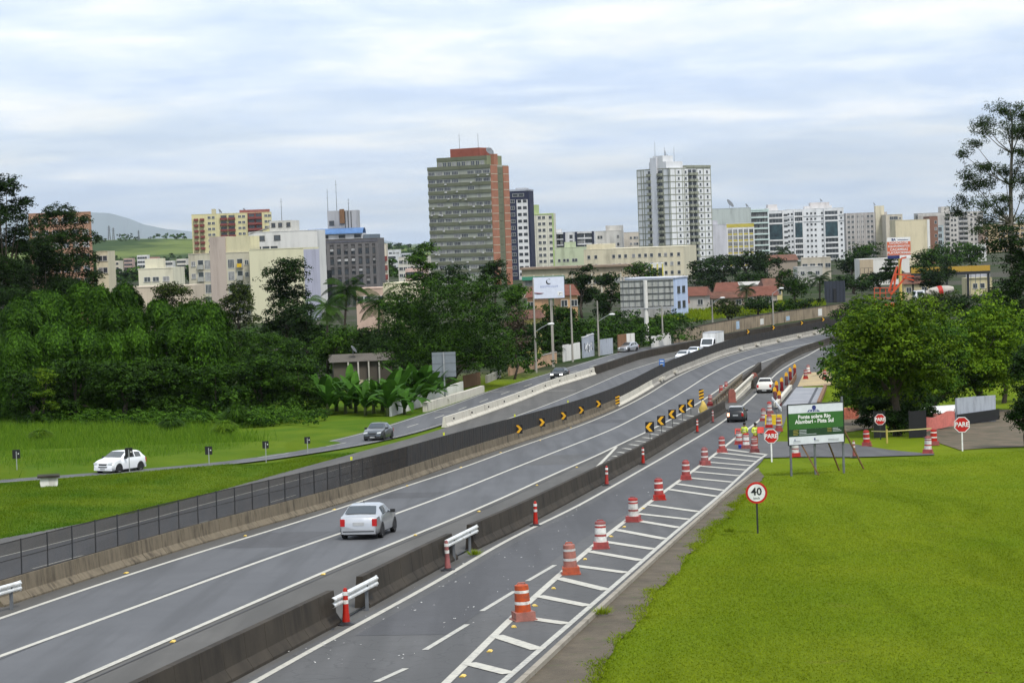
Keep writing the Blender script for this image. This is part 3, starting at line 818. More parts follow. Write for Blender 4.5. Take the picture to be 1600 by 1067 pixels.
# inner barrier between the main road and the slip road
IP = [(0, 0), (0, 0.10), (0.16, 0.34), (0.22, 0.98), (0.42, 0.98), (0.50, 0.0)]
SPI = 1.8
ist = stations(IBm, SPI)
inner = thing('inner_barrier', 'blackened concrete barrier between the main road and the slip road', 'barrier', ist[0].translation)
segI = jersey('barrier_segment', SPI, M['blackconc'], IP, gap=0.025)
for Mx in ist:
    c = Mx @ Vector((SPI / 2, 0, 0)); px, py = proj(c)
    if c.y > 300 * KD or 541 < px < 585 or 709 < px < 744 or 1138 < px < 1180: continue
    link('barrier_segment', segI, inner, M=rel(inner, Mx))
# short beams that close the drain gaps, with the grates below
def off_left(p, d):
    i = near(IBm, p); t = (IBm[min(i + 1, len(IBm) - 1)] - IBm[max(i - 1, 0)]).normalized()
    return Vector((p.x - t.y * d, p.y + t.x * d, p.z))
for a, b, lab in (((524, 985), (592, 946), 'white guardrail beam over the nearest drain gap of the inner barrier'), ((699, 884), (748, 857), 'white guardrail beam over the second drain gap of the inner barrier')):
    guardrail(lab, off_left(G(*a), 0.05), off_left(G(*b), 0.05), 0.78)
    pa, pb = off_left(G(*a), 0.35), off_left(G(*b), 0.35)
    gt = thing('drain_grate', 'dark bar grate in the gap under the %s' % ('nearest white guardrail beam' if a[0] < 600 else 'second white guardrail beam'), 'grate', pa)
    d = pb - pa; nb = 14
    for k in range(nb):
        q = d * ((k + 0.5) / nb); mb = MB(); mb.bar(q + Vector((0, -0.3, 0.03)), q + Vector((0.1, 0.35, 0.03)), 0.03, 0.04); mb.build('bar', M['darksteel'], gt)
    mb = MB(); mb.box(0, 0.3, -0.3, 0.3, 0.0, 0.02); mb.build('frame', M['darksteel'], gt)
# bridge balustrades round the river gap
def balustrade(label, A, B, mat, n):
    A, B = Vector(A), Vector(B); d = B - A; L = d.length; rz = math.atan2(d.y, d.x); sl = math.asin(d.z / L)
    t = thing('bridge_railing', label, 'railing', A, rz)
    mb = MB(); mb.box(0, L, -0.12, 0.12, 0.78, 0.95); mb.build('top_rail', mat, t)
    mb = MB(); mb.box(0, L, -0.14, 0.14, -0.2, 0.22); mb.build('base_rail', mat, t)
    mb = MB(); mb.box(-0.09, 0.09, -0.09, 0.09, 0.2, 0.8); me = mb.mesh('baluster', mat)
    for k in range(n): link('baluster', me, t, loc=((k + 0.5) * L / n, 0, 0))
    return t
M['redblock'] = flat('faded_red_masonry', (0.30, 0.10, 0.075), 0.9, scale=2)
balustrade('grimy concrete bridge railing on the main road side of the river gap', G(1114, 640), G(1160, 606), M['brownconc'], 14)
balustrade('pale concrete bridge railing on the slip road side of the river gap', G(1146, 628), G(1177, 603), M['paleconc'], 12)
for px, py, lab in ((1144, 629, 'near'), (1179, 601, 'far')):
    p = G(px, py); mb = MB(); mb.prism([(-0.35, -0.2), (0.35, -0.2), (0.35, 1.0), (0.2, 1.35), (-0.2, 1.35), (-0.35, 1.0)], -0.3, 0.3, 'y')
    mb.box(-0.42, 0.42, -0.37, 0.37, -0.2, 0.15)
    o = mb.build('bridge_pillar', M['redblock']); o.location = p; tag(o, 'faded red masonry pillar at the %s end of the pale bridge railing' % lab, 'pillar')
# wall that closes the gap behind the railings
A, B = G(1152, 604), G(1190, 580)
mb = MB(); d = B - A; mb.prism([(0, -3), (d.length, -3), (d.length, 1.0), (0, 0.25)], 0, 0.4, 'y')
o = mb.build('retaining_wall', M['blackconc']); o.location = A; o.rotation_euler = (0, 0, math.atan2(d.y, d.x)); tag(o, 'dark concrete retaining wall rising beyond the river gap', 'wall')
mb = MB(); A, B = G(1092, 645), G(1122, 645)
mb.bar(A + Vector((0, 0, 0.35)), B + Vector((0, 0, 0.35)), 0.12, 0.16); 
for q in (A, B): mb.bar(q, q + Vector((0, 0, 0.4)), 0.14)
o = mb.build('cross_beam', M['paleconc']); tag(o, 'thin pale beam across the near end of the river gap', 'beam')

# chevron signs on posts in the gore
for k, (px, py, pb) in enumerate(((1016, 667.5, 691), (1034, 657.5, 679.5), (1051, 647.5, 668), (1066.7, 639, 657), (1079.7, 630.5, 648))):
    b = G(px, pb); S_ = F_PX / b.y; zt = (pb - py) / S_
    t = thing('chevron_sign', 'yellow left-pointing chevron sign on a post in the gore hatching, %s' % ('nearest', 'second nearest', 'third', 'fourth', 'farthest')[k], 'road sign', b, face_cam(b, 0.06), 'left-pointing chevrons in the gore')
    link('chevron_plate', chevL, t, loc=(0, 0, zt - 0.36))
    mb = MB(); mb.box(-0.02, 0.02, 0.02, 0.06, 0, zt + 0.3); mb.build('post', M['darksteel'], t)
b = G(1097, 652); t = thing('striped_marker', 'yellow and black striped marker above the yellow cloth at the river gap', 'road sign', b, face_cam(b))
link('striped_plate', stripe, t, loc=(0, 0, 1.6)); mb = MB(); mb.box(-0.025, 0.025, 0.02, 0.07, 0, 2.3); mb.build('post', M['darksteel'], t)
b = G(1099, 654)
M['cloth'] = flat('mustard_cloth', (0.55, 0.40, 0.10), 0.8, scale=3)
mb = MB(); mb.lathe([(0.12, 0), (0.38, 0.05), (0.30, 0.5), (0.34, 0.9), (0.22, 1.3), (0.10, 1.55), (0.03, 1.62)], 9)
mb.v = [(x * (1 + 0.25 * math.sin(5 * z + x * 9)), y * (1 + 0.2 * math.cos(4 * z)), z) for x, y, z in mb.v]
o = mb.build('wrapped_post', M['cloth'], smooth=50); o.location = b; tag(o, 'mustard yellow cloth wrapped round a post by the river gap', 'cloth')

# far barrier between service road and opposite carriageway
ob = thing('service_barrier', 'pale concrete barrier between service road and opposite carriageway, turning dark further off', 'barrier', OK[near(OK, G(697, 668))])
sto = stations(OK, 3.0, G(697, 668))
segW = jersey('barrier_segment', 3.0, M['paleconc'], [(-0.1, 0), (-0.1, 0.1), (0.08, 0.35), (0.14, 0.95), (0.32, 0.95), (0.4, 0.3), (0.5, 0)], gap=0.03)
segD = jersey('barrier_segment', 3.0, M['blackconc'], [(0, 0), (0, 1.05), (0.3, 1.05), (0.3, 0)], gap=0.02)
mb = MB(); mb.box(-0.06, 0.06, -0.14, -0.02, 0.55, 0.72); hole = mb.mesh('lamp_box', M['black'])
for k, Mx in enumerate(sto):
    if Mx.translation.y > 330 * KD: break
    px = proj(Mx.translation)[0]
    link('barrier_segment', segW if px < 930 else segD, ob, M=rel(ob, Mx))
    if px < 930 and k % 3 == 1: link('lamp_box', hole, ob, M=rel(ob, Mx))
for k, (px, off) in enumerate(((1168, 0), (1208, 0), (1250, 0), (1285, 0))):
    i = min(range(len(OK)), key=lambda i: abs(proj(OK[i])[0] - px)); q = OK[i] + Vector((0.15, -0.35, 0.5))
    t = thing('chevron_sign', 'small yellow chevron on the far dark wall beyond the truck, %s from the left' % ('first', 'second', 'third', 'fourth')[k], 'road sign', q, face_cam(q), 'chevrons on the far dark wall')
    link('chevron_plate', chevR, t); mb = MB(); mb.box(-0.03, 0.03, 0.015, 0.2, -0.3, 0.5); mb.build('bracket', M['greysteel'], t)
# white bridge parapet left of the service road
def wall(name, label, cat, pix, h, th, mat, seg=None, sigma=0, cap=None, h1=None, panel='panel', jitter=0.0):
    L = gl(pix, 1.0, sigma)
    t = thing(name, label, cat, L[0])
    sl = stations(L, seg or 2.5)
    n = len(sl)
    for k, Mx in enumerate(sl):
        s = seg or 2.5
        ha = h if h1 is None else h + (h1 - h) * k / n; hb = h if h1 is None else h + (h1 - h) * (k + 1) / n
        j = random.uniform(-jitter, jitter)
        mb = MB(); mb.prism([(0, -0.3), (s - 0.015, -0.3), (s - 0.015, hb + j), (0, ha + j)], -th / 2, th / 2, 'y')
        link(panel, mb.mesh(panel, random.choice(mat) if isinstance(mat, list) else mat), t, M=rel(t, Mx))
        if cap: 
            mb = MB(); mb.box(0, s, -th / 2 - 0.06, th / 2 + 0.06, ha + j + 0.002, ha + j + 0.10); link('coping', mb.mesh('coping', cap), t, M=rel(t, Mx))
    return t
wall('parapet_wall', 'plain white bridge parapet wall beside the banana plants', 'wall', [(610, 650), (660, 634), (724, 612)], 1.25, 0.2, M['whitewall'], 3.0)
wall('jersey_parapet', 'cream concrete barrier in front of the white parapet wall', 'barrier', [(664, 643), (710, 628), (757, 612)], 0.95, 0.45, M['paleconc'], 2.6, h1=0.8)
M['peach'] = stained('peach_wall', (0.50, 0.32, 0.20), (0.20, 0.13, 0.08), scale=0.8)
M['greywall'] = stained('blue_grey_wall', (0.36, 0.39, 0.44), (0.12, 0.12, 0.13), scale=0.8)
M['brownwall'] = stained('brown_stained_wall', (0.30, 0.24, 0.165), (0.055, 0.043, 0.03), scale=0.35, lo=0.4, hi=0.6)
M['rust'] = stained('rusty_boards', (0.20, 0.11, 0.06), (0.07, 0.045, 0.03), scale=1.2)
wall('gate_fence', 'rusty brown lattice fence beside the white parapet', 'fence', [(724, 606), (752, 600)], 1.5, 0.06, M['rust'], 0.8, panel='board')
wall('low_wall', 'short mossy grey wall on the grass left of the peach wall', 'wall', [(760, 598), (782, 589)], 0.9, 0.25, M['concrete'], 1.6)
wall('peach_wall', 'weathered peach plaster wall behind the first lamp post', 'wall', [(795, 587), (831, 577), (877, 565)], 1.55, 0.2, M['peach'], 3.0, cap=M['concrete'])
wall('graffiti_wall', 'blue grey wall with graffiti beside the service road', 'wall', [(880, 565), (910, 559)], 2.3, 0.15, [M['greywall'], M['whitewall']], 2.5, jitter=0.08)
gw = wall('house_wall', 'tall grey gable wall sprayed with white and black graffiti', 'wall', [(911, 559), (936, 554)], 3.0, 0.25, M['greywall'], 2.5, h1=3.4, cap=M['whitewall'])
wall('panel_fence', 'grey sheet panel fence ending at the parked car', 'fence', [(938, 555), (965, 551)], 2.4, 0.08, M['greywall'], 2.2, jitter=0.05)
wall('rust_wall', 'white wall with rust stains behind the parked silver car', 'wall', [(966, 551), (993, 548)], 2.75, 0.2, [M['whitewall'], M['rust'], M['whitewall']], 2.2)
wall('plank_gate', 'weathered plank gate right of the billboard post', 'gate', [(1018, 544), (1052, 538)], 1.9, 0.08, [M['rust'], M['whitewall'], M['peach']], 1.5, panel='plank', jitter=0.12)
bw = wall('boundary_wall', 'long brown stained boundary wall along the grass by the service road', 'wall', [(1054, 537), (1100, 527), (1129, 521), (1210, 506), (1292, 494), (1330, 489)], 2.1, 0.2, M['brownwall'], 4.0, sigma=3, cap=M['blackconc'])
M['skyblue'] = flat('pale_blue_paint', (0.38, 0.50, 0.62), 0.8, var=0.3, scale=1.5)
for k, px in enumerate((1152, 1190, 1230, 1282)):
    L = gl([(1054, 537), (1100, 527), (1129, 521), (1210, 506), (1292, 494), (1330, 489)], 1.0, 3)
    i = min(range(len(L)), key=lambda i: abs(proj(L[i])[0] - px)); p = L[i]; d = (L[i + 1] - L[i - 1]).normalized()
    mb = MB(); mb.box(-1.0 - 0.3 * (k % 2), 1.0, -0.125, -0.108, 0.3, 1.7 - 0.3 * (k % 3))
    o = mb.build('painted_patch', M['skyblue'] if k % 2 == 0 else M['whitewall'], bw)
    o.location = p - Vector(bw.location); o.rotation_euler = (0, 0, math.atan2(d.y, d.x))
# graffiti marks on the grey gable wall: bold strokes
A, B = G(911, 559), G(936, 554); d = (B - A).normalized()
for k in range(7):
    mb = MB(); pts = []
    r = random.Random(k); x0, z0 = 0.5 + 0.55 * k, 0.6 + r.random() * 0.5
    pts = [(x0 + r.uniform(-0.3, 0.4), -0.14, z0 + 0.28 * j) for j in range(5)]
    mb.tube(pts, 0.06, 4); o = mb.build('graffiti_mark', M['white'] if k % 3 else M['black'], gw); o.rotation_euler = (0, 0, math.atan2(d.y, d.x))

# ---------------------------------------------------------------- poles, lamps and boards
def lamp_post(label, pb, top_y, arm, group='street lamps along the service road'):
    b = G(*pb); S_ = F_PX / b.y; h = (pb[1] - top_y) / S_
    t = thing('street_lamp', label, 'street lamp', b, 0.0, group)
    mb = MB(); mb.tube([(0, 0, -0.3), (0, 0, h * 0.5), (0, 0, h)], [0.16, 0.13, 0.09], 8); mb.build('pole', M['concrete'], t, smooth=40)
    if arm:
        ax, ay, az = (arm[0] - pb[0]) / S_, 0.0, (pb[1] - arm[1]) / S_
        z0 = min(az - 1.0, h - 0.1) if az - 1.0 < h else h - 0.2
        mb = MB(); mb.tube([(0, 0, z0), (ax * 0.4, 0, z0 + (az - z0) * 0.55), (ax * 0.8, 0, az), (ax, 0, az + 0.05)], 0.045, 6); mb.build('arm', M['galv'], t)
        mb = MB(); mb.lathe([(0.06, -0.5), (0.14, -0.3), (0.16, 0.1), (0.09, 0.4)], 8)
        o = mb.build('lamp_head', M['white'], t, smooth=True); o.location = (ax, 0, az + 0.02); o.rotation_euler = (0, math.pi / 2 * (1 if ax > 0 else -1), 0)
        o.scale = (1, 1, 1)
    return t
lamp_post('street lamp post in front of the peach wall, arm reaching right', (838, 582), 436, (864, 507))
lamp_post('bare pole before the blue grey graffiti wall', (895, 565), 445, None)
lamp_post('street lamp post between gable wall and panel fence', (936, 556), 470, (959, 492))
lamp_post('thin street pole by the plank gate right of the large billboard', (1036, 539), 478, None)
lamp_post('street lamp before the brown wall above the white truck', (1114, 521), 468, (1131, 466))
lamp_post('street lamp before the far part of the brown wall', (1208.5, 508), 458, (1223, 451))
# white billboard with a crescent
def board(name, label, x0, x1, y0, y1, Y, mat, group=None, tilt=0.0, th=0.15, extra=0.0, cat='billboard'):
    Y = Y * KD; c = P((x0 + x1) / 2, y1, Y); S_ = F_PX / Y
    t = thing(name, label, cat, (c.x, c.y, gz(Y)), face_cam(c, extra), group)
    w, h = (x1 - x0) / S_ / math.cos(extra), (y1 - y0) / S_; z0 = c.z - gz(Y)
    mb = MB(); mb.box(-w / 2, w / 2, -th / 2, th / 2, z0, z0 + h); mb.build('panel', mat, t)
    return t, w, h, z0
t, w, h, z0 = board('billboard', 'white billboard with a dark crescent moon above faded letters', 834, 882, 433, 466, 192, flat('billboard_print', (0.62, 0.66, 0.76), 0.5, var=0.08))
mb = MB(); mb.box(0.1, 0.45, 0.1, 0.4, -0.3, z0 + h * 0.6); mb.build('post', M['concrete'], t)
mb = MB()
for a, b_ in ((-w / 2, z0), (-w / 2, z0 + h)): mb.box(-w / 2 - 0.05, w / 2 + 0.05, -0.02, 0.14, b_ - 0.06, b_ + 0.06)
for a in (-w / 2, w / 2): mb.box(a - 0.06, a + 0.06, -0.021, 0.14, z0 - 0.06, z0 + h + 0.06)
mb.build('frame', M['greysteel'], t)
mb = MB(); N = 18; c0 = (0, -0.085, z0 + h * 0.77); pts = []
for k in range(N + 1):
    a = math.radians(60 + 250 * k / N); pts.append((c0[0] + 0.36 * math.cos(a), c0[1], c0[2] + 0.36 * math.sin(a)))
for k in range(N + 1):
    a = math.radians(310 - 250 * k / N); pts.append((c0[0] + 0.10 + 0.31 * math.cos(a), c0[1], c0[2] + 0.10 + 0.31 * math.sin(a)))
mb.add(pts, [(k, k + 1, 2 * N - k, 2 * N + 1 - k) for k in range(N)]); mb.build('crescent', M['black'], t, fix=False)
M['paleblue'] = flat('faded_blue_print', (0.30, 0.36, 0.58), 0.6)
mb = MB(); r = random.Random(4)
for k in range(9):
    x = -1.15 + k * 0.28; zc_ = z0 + h * 0.56
    for j in range(2):
        xx = x + j * 0.12 + r.uniform(-0.02, 0.02); mb.box(xx, xx + 0.05, -0.085, -0.079, zc_ - 0.17 + r.uniform(0, 0.1), zc_ + 0.17 - r.uniform(0, 0.1))
    zz = zc_ + r.choice((-0.12, 0.0, 0.12)); mb.box(x, x + 0.16, -0.088, -0.086, zz - 0.025, zz + 0.025)
mb.build('faded_lettering', M['paleblue'], t)
mb = MB(); mb.tube([(-w / 2 + 0.1, -0.09, z0 + h * 0.27), (-w / 2 + 0.5, -0.09, z0 + h * 0.25), (-w / 2 + 1.0, -0.09, z0 + h * 0.24), (-w / 2 + 1.4, -0.09, z0 + h * 0.25)], [0.05, 0.10, 0.08, 0.03], 5); mb.build('torn_mark', M['darkred'], t)
mb = MB(); mb.box(w * 0.28, w * 0.45, -0.095, -0.08, z0 + h * 0.1, z0 + h * 0.30); mb.build('print_box', M['white'], t)
mb = MB(); mb.box(w * 0.335, w * 0.35, -0.101, -0.096, z0 + h * 0.15, z0 + h * 0.25); mb.box(w * 0.37, w * 0.40, -0.101, -0.096, z0 + h * 0.22, z0 + h * 0.25); mb.build('print_mark', M['black'], t)
# large billboard seen from behind
t, w, h, z0 = board('billboard', 'large weathered billboard seen from behind on a thick white post', 970, 1053, 437, 480, 228, stained('board_back', (0.40, 0.41, 0.38), (0.10, 0.10, 0.085), scale=0.8), extra=-0.05)
mb = MB()
for k in range(5): mb.box(-w / 2, w / 2, -0.2, -0.078, z0 + h * (0.02 + k * 0.235) - 0.05, z0 + h * (0.02 + k * 0.235) + 0.05)
mb.build('cross_rail', M['darksteel'], t)
for k in range(9):
    mb = MB(); x = -w / 2 + w * (k + 0.5) / 9; mb.box(x - 0.04, x + 0.04, -0.26, -0.202, z0, z0 + h); mb.build('stud', M['greysteel'], t)
mb = MB(); mb.box(-w / 2, w / 2, -1.0, 0.0, z0 - 0.25, z0 - 0.12); mb.build('catwalk', M['galv'], t)
for k in range(12):
    mb = MB(); x = -w / 2 + w * (k + 0.5) / 12; mb.box(x - 0.02, x + 0.02, -0.98, -0.94, z0 - 0.12, z0 + 0.7); mb.build('catwalk_post', M['galv'], t)
mb = MB(); mb.tube([(-0.2, -0.55, -0.4), (-0.2, -0.55, z0 + h * 0.98)], [0.40, 0.34], 12); mb.build('post', M['whitewall'], t, smooth=40)
# back of a grey road sign
t, w, h, z0 = board('road_sign', 'large grey road sign seen from behind beside the banana plants', 676, 713, 550, 589, 152, flat('sign_back_grey', (0.20, 0.225, 0.245), 0.5, 0.2, var=0.12), th=0.05, cat='road sign')
for k in range(3):
    mb = MB(); mb.box(-w / 2, w / 2, -0.05, -0.026, z0 + h * (k + 0.65) / 3 - 0.02, z0 + h * (k + 0.65) / 3 + 0.02); mb.build('rib', M['greysteel'], t)
mb = MB(); mb.box(-0.10, 0.06, -0.16, -0.052, -0.3, z0 + h); mb.build('post', M['galv'], t)
# dark billboard back
t, w, h, z0 = board('billboard', 'dark blue-black billboard seen from behind beside the palm', 1289, 1321, 439, 478, 330, flat('dark_board', (0.035, 0.042, 0.06), 0.6))
for k in range(6):
    mb = MB(); x = -w / 2 + w * (k + 0.5) / 6; mb.box(x - 0.05, x + 0.05, -0.2, -0.08, z0 - 0.2, z0 + h); mb.build('stud', M['darksteel'], t)
mb = MB(); mb.box(-0.3, 0.3, -0.5, -0.21, -0.3, z0 + h * 0.7); mb.build('post', M['darksteel'], t)
# rental yard billboard
t, w, h, z0 = board('billboard', 'orange and white billboard on a yellow post advertising rental equipment', 1387, 1423, 371, 404, 300, M['white'])
M['brick_orange'] = flat('billboard_orange', (0.56, 0.13, 0.06), 0.6, var=0.1); M['navy'] = flat('navy_print', (0.02, 0.03, 0.13), 0.5)
mb = MB(); mb.box(-w / 2, w / 2, -0.095, -0.078, z0 + h * 0.16, z0 + h * 0.80); mb.build('orange_field', M['brick_orange'], t)
mb = MB(); mb.box(-w / 2, 0.1, -0.095, -0.078, z0, z0 + h * 0.15); mb.build('blue_field', M['navy'], t)
for k, (s, sz) in enumerate((('LOCAÇÃO DE', 0.62), ('EQUIPAMENTOS', 0.62), ('CAÇAMBAS', 0.74), ('PLATAFORMAS', 0.74))):
    text_mesh(s, sz, M['white'], t, Matrix.Translation((0, -0.11, z0 + h * (0.735 - 0.155 * k))) @ UPRIGHT, bold=0.012)
text_mesh('BA', 0.7, M['navy'], t, Matrix.Translation((-w * 0.22, -0.10, z0 + h * 0.895)) @ UPRIGHT, bold=0.03)
mb = MB(); mb.box(-w * 0.05, w * 0.40, -0.10, -0.08, z0 + h * 0.86, z0 + h * 0.89); mb.build('print_line', M['navy'], t)
mb = MB(); mb.tube([(0.1, 0.3, -0.3), (0.1, 0.3, z0 + h * 0.5)], 0.35, 10); mb.build('post', flat('yellow_post', (0.55, 0.40, 0.10), 0.6), t)
# small dark sign backs on the left
for k, (px, py, pb, s) in enumerate(((27, 709, 742, 14), (203, 706, 746, 14), (327, 703.5, 727.5, 13), (416, 694.5, 722, 11.5), (481, 687.5, 709, 10.5))):
    b = G(px, pb); S_ = F_PX / b.y; t = thing('road_sign', 'small black-backed sign on a thin post beside the service road, %s from the left' % ('first', 'second', 'third', 'fourth', 'fifth')[k], 'road sign', b, face_cam(b), 'black sign backs by the service road')
    z = (pb - py) / S_; hh = s / S_
    mb = MB(); mb.box(-hh * 0.43, hh * 0.43, -0.01, 0.01, z - hh / 2, z + hh / 2); mb.build('plate', M['black'], t)
    mb = MB(); mb.box(-0.03, 0.03, -0.07, -0.012, -0.2, z + hh * 0.3); mb.build('post', M['galv'], t)
    mb = MB(); mb.box(0.10, 0.18, -0.014, -0.0105, z - 0.02, z + 0.06); mb.build('sticker', M['white'], t)
# inspection box on the bank
b = G(78, 771); t = thing('inspection_box', 'small white concrete inspection box with a dark lid on the grass bank', 'concrete box', b + Vector((0, 0, 0.72)), 0.2)
mb = MB(); mb.prism([(-0.55, 0), (-0.45, -0.5), (0.45, -0.5), (0.5, 0), (0.5, 0.28), (-0.5, 0.28)], -0.45, 0.45, 'y'); mb.build('body', M['whitewall'], t)
mb = MB(); mb.box(-0.68, 0.62, -0.6, 0.6, 0.283, 0.40); mb.build('lid', M['blackconc'], t)
# blue sign over the median
i = min(range(len(JB)), key=lambda i: abs(proj(JB[i])[0] - 1040)); p = JB[i] + Vector((-0.3, 0.5, 0)); t = thing('road_sign', 'small blue rectangular sign standing above the median fence', 'road sign', p, face_cam(p))
mb = MB(); mb.box(-0.33, 0.33, -0.015, 0.015, 1.7, 2.6); mb.build('plate', flat('sign_blue', (0.05, 0.16, 0.45), 0.5), t)
mb = MB(); mb.box(-0.22, 0.22, -0.021, -0.016, 2.30, 2.42); mb.box(-0.18, 0.16, -0.021, -0.016, 1.95, 2.05); mb.build('print_line', M['white'], t)
mb = MB(); mb.box(-0.03, 0.03, 0.016, 0.07, 0, 2.5); mb.build('post', M['greysteel'], t)

# ---------------------------------------------------------------- traffic drums and cones
def drum_protos():
    out = {}
    for key, base, body, stripes in (('orange', 'orange', 'orange', 1), ('red', 'redorange', 'redorange', 1), ('dark', 'darkred', 'redorange', 0), ('white', 'redorange', 'reflect', 2)):
        bb = MB(); bb.prism([(-0.29, -0.27), (0.29, -0.27), (0.27, 0.27), (-0.27, 0.27)], 0.05, 0.27, 'z')
        bb.box(-0.33, 0.33, -0.31, 0.31, 0.0, 0.06)
        body_prof = [(0.235, 0.27), (0.225, 0.46), (0.220, 0.62), (0.213, 0.78), (0.206, 0.93), (0.198, 1.02), (0.15, 1.04), (0.11, 1.04)]
        b2 = MB(); b2.lathe(body_prof, 14)
        hd = MB(); hd.tube([(-0.12, 0, 1.02), (-0.10, 0, 1.09), (0.10, 0, 1.09), (0.12, 0, 1.02)], 0.02, 5)
        bands = []
        for z in ((0.48, 0.64, 0.80) if stripes else (0.50, 0.70, 0.88)):
            r = 0.24 - 0.04 * z
            q = MB(); q.lathe([(r - 0.02, z), (r + 0.004, z), (r + 0.001, z + 0.085), (r - 0.02, z + 0.085)], 14); bands.append(q)
        out[key] = [('base', bb.mesh('base', M[base], smooth=30)), ('body', b2.mesh('body', M[body] if stripes != 2 else M['reflect'], smooth=40)), ('handle', hd.mesh('handle', M[base]))] + \
            [('reflective_band', q.mesh('reflective_band', M['reflect'] if stripes != 2 else M['redorange'], smooth=40)) for q in bands]
        if stripes == 2:
            q = MB(); q.lathe([(0.21, 0.94), (0.215, 0.94), (0.205, 1.03), (0.15, 1.045)], 14); out[key].append(('cap', q.mesh('cap', M['redorange'], smooth=40)))
    return out
DR = drum_protos()
def drum(px, py, key, label, group='traffic drums in the work zone', s=1.0):
    b = G(px, py, DZ); t = thing('traffic_drum', label, 'traffic drum', b, 0, group); t.rotation_euler = (random.uniform(-.03, .03), random.uniform(-.04, .04), random.uniform(-0.3, 0.3) + face_cam(b)); t.scale = (s, s, s)
    for nm, me in DR[key]: link(nm, me, t)
    return t
HATCH = 'traffic drums along the hatching'
drum(818, 969, 'orange', 'faded orange drum nearest the camera on the hatched strip', HATCH)
drum(892, 897, 'orange', 'second orange drum from the camera along the hatched strip', HATCH)
drum(939, 857, 'white', 'red drum with broad white bands, third from the camera on the hatching', HATCH)
drum(990, 815, 'white', 'red drum with broad white bands, fourth from the camera on the hatching', HATCH)
drum(1030, 781, 'red', 'red drum, fifth from the camera on the hatching', HATCH)
drum(1072, 749.5, 'red', 'red drum, sixth from the camera on the hatching', HATCH)
drum(1101.5, 726.5, 'red', 'red drum, seventh from the camera on the hatching', HATCH)
drum(1128.5, 707, 'red', 'bright red drum, eighth from the camera, left of the workers', HATCH)
drum(1154.6, 694, 'white', 'red and white drum behind the left worker')
drum(1166, 700.5, 'white', 'red and white drum directly in front of the left worker')
drum(1179, 707, 'dark', 'dark red drum in front of the right worker, beside the red stop sign')
drum(1193, 657.5, 'white', 'red and white drum at the left end of the yellow water barrier')
drum(1202.8, 646, 'white', 'farthest red and white drum behind the yellow water barrier')
drum(1201.8, 668, 'white', 'red and white drum in front of the yellow water barrier')
drum(1217, 673.5, 'red', 'red drum just left of the green construction board')
drum(1242.7, 713.5, 'white', 'red and white drum under the green construction board')
drum(1354.5, 696.5, 'red', 'red drum on the grass left of the yellow tape post')
drum(1450, 708, 'white', 'red drum with broad white bands at the lawn edge left of the right stop sign')
drum(1459, 695, 'red', 'red drum beneath the red netting')
drum(1110, 634, 'dark', 'dark red drum at the near end of the river gap', 'drums by the river gap')
drum(1135, 612, 'dark', 'dark red drum beside the grimy bridge railing', 'drums by the river gap')
drum(1127, 618, 'dark', 'dark red drum lowest of the cluster on the grimy bridge railing', 'drums by the river gap')
drum(1259, 592, 'red', 'red drum beyond the fresh concrete slab, left of the pair', 'drums beyond the slab')
drum(1263, 584, 'white', 'red and white drum farthest beyond the fresh concrete slab', 'drums beyond the slab')
drum(1289, 592, 'red', 'red drum half hidden by the tree beyond the slab', 'drums beyond the slab')
def cone_proto():
    b = MB(); b.lathe([(0.26, 0.0), (0.26, 0.03), (0.17, 0.06), (0.12, 0.10)], 10)
    c = MB(); c.lathe([(0.115, 0.10), (0.085, 0.45), (0.075, 0.75), (0.07, 0.98), (0.05, 1.06), (0.02, 1.08)], 10)
    r = [('base', b.mesh('base', M['black'], smooth=40)), ('body', c.mesh('body', M['redorange'], smooth=40))]
    for z in (0.62, 0.86):
        q = MB(); q.lathe([(0.06, z), (0.092 - 0.01 * z, z), (0.090 - 0.01 * z, z + 0.11), (0.06, z + 0.11)], 10); r.append(('reflective_band', q.mesh('reflective_band', M['reflect'], smooth=40)))
    return r
CN = cone_proto()
for (px, py), lab in (((541, 976), 'slim red post cone nearest the camera beside the inner barrier'), ((700, 891), 'slim red post cone at the second guardrail beam'), ((837, 821.5), 'slim red post cone, third from the camera by the inner barrier'), ((948, 758.5), 'slim red post cone, fourth from the camera by the inner barrier'), ((1005, 725.5), 'slim red post cone, fifth from the camera by the inner barrier'), ((1089.5, 676), 'slim red post cone, sixth from the camera by the inner barrier'), ((1114, 660.5), 'slim red post cone farthest along the inner barrier, left of the black wagon'), ((1335, 714.5), 'slim red post cone on the side road right of the green board')):
    b = G(px, py, DZ); t = thing('post_cone', lab, 'traffic cone', b, 0, 'slim post cones'); t.rotation_euler = (random.uniform(-0.03, 0.03), random.uniform(-0.03, 0.03), 0)
    for nm, me in CN: link(nm, me, t)
# flashing warning markers along the slab
mb = MB(); mb.lathe([(0.20, 0), (0.22, 0.1), (0.16, 0.55), (0.19, 0.95), (0.15, 1.05)], 9); wm1 = mb.mesh('body', M['darkred'], smooth=40)
mb = MB(); mb.prism([(-0.19, 0.95), (0.19, 0.95), (0.16, 1.35), (0, 1.52), (-0.16, 1.35)], -0.06, 0.06, 'y'); wm2 = mb.mesh('top_panel', M['yellow'])
for k, (px, py) in enumerate(((1211, 627.5), (1218, 634), (1213.7, 617), (1221.7, 611), (1229, 602), (1235, 594), (1242, 588))):
    b = G(px, py, DZ); t = thing('warning_marker', 'red warning marker with a yellow top along the slab edge, %s from the near end' % ('second', 'first', 'third', 'fourth', 'fifth', 'sixth', 'seventh')[k], 'traffic marker', b, face_cam(b), 'warning markers along the slab')
    link('body', wm1, t); link('top_panel', wm2, t)
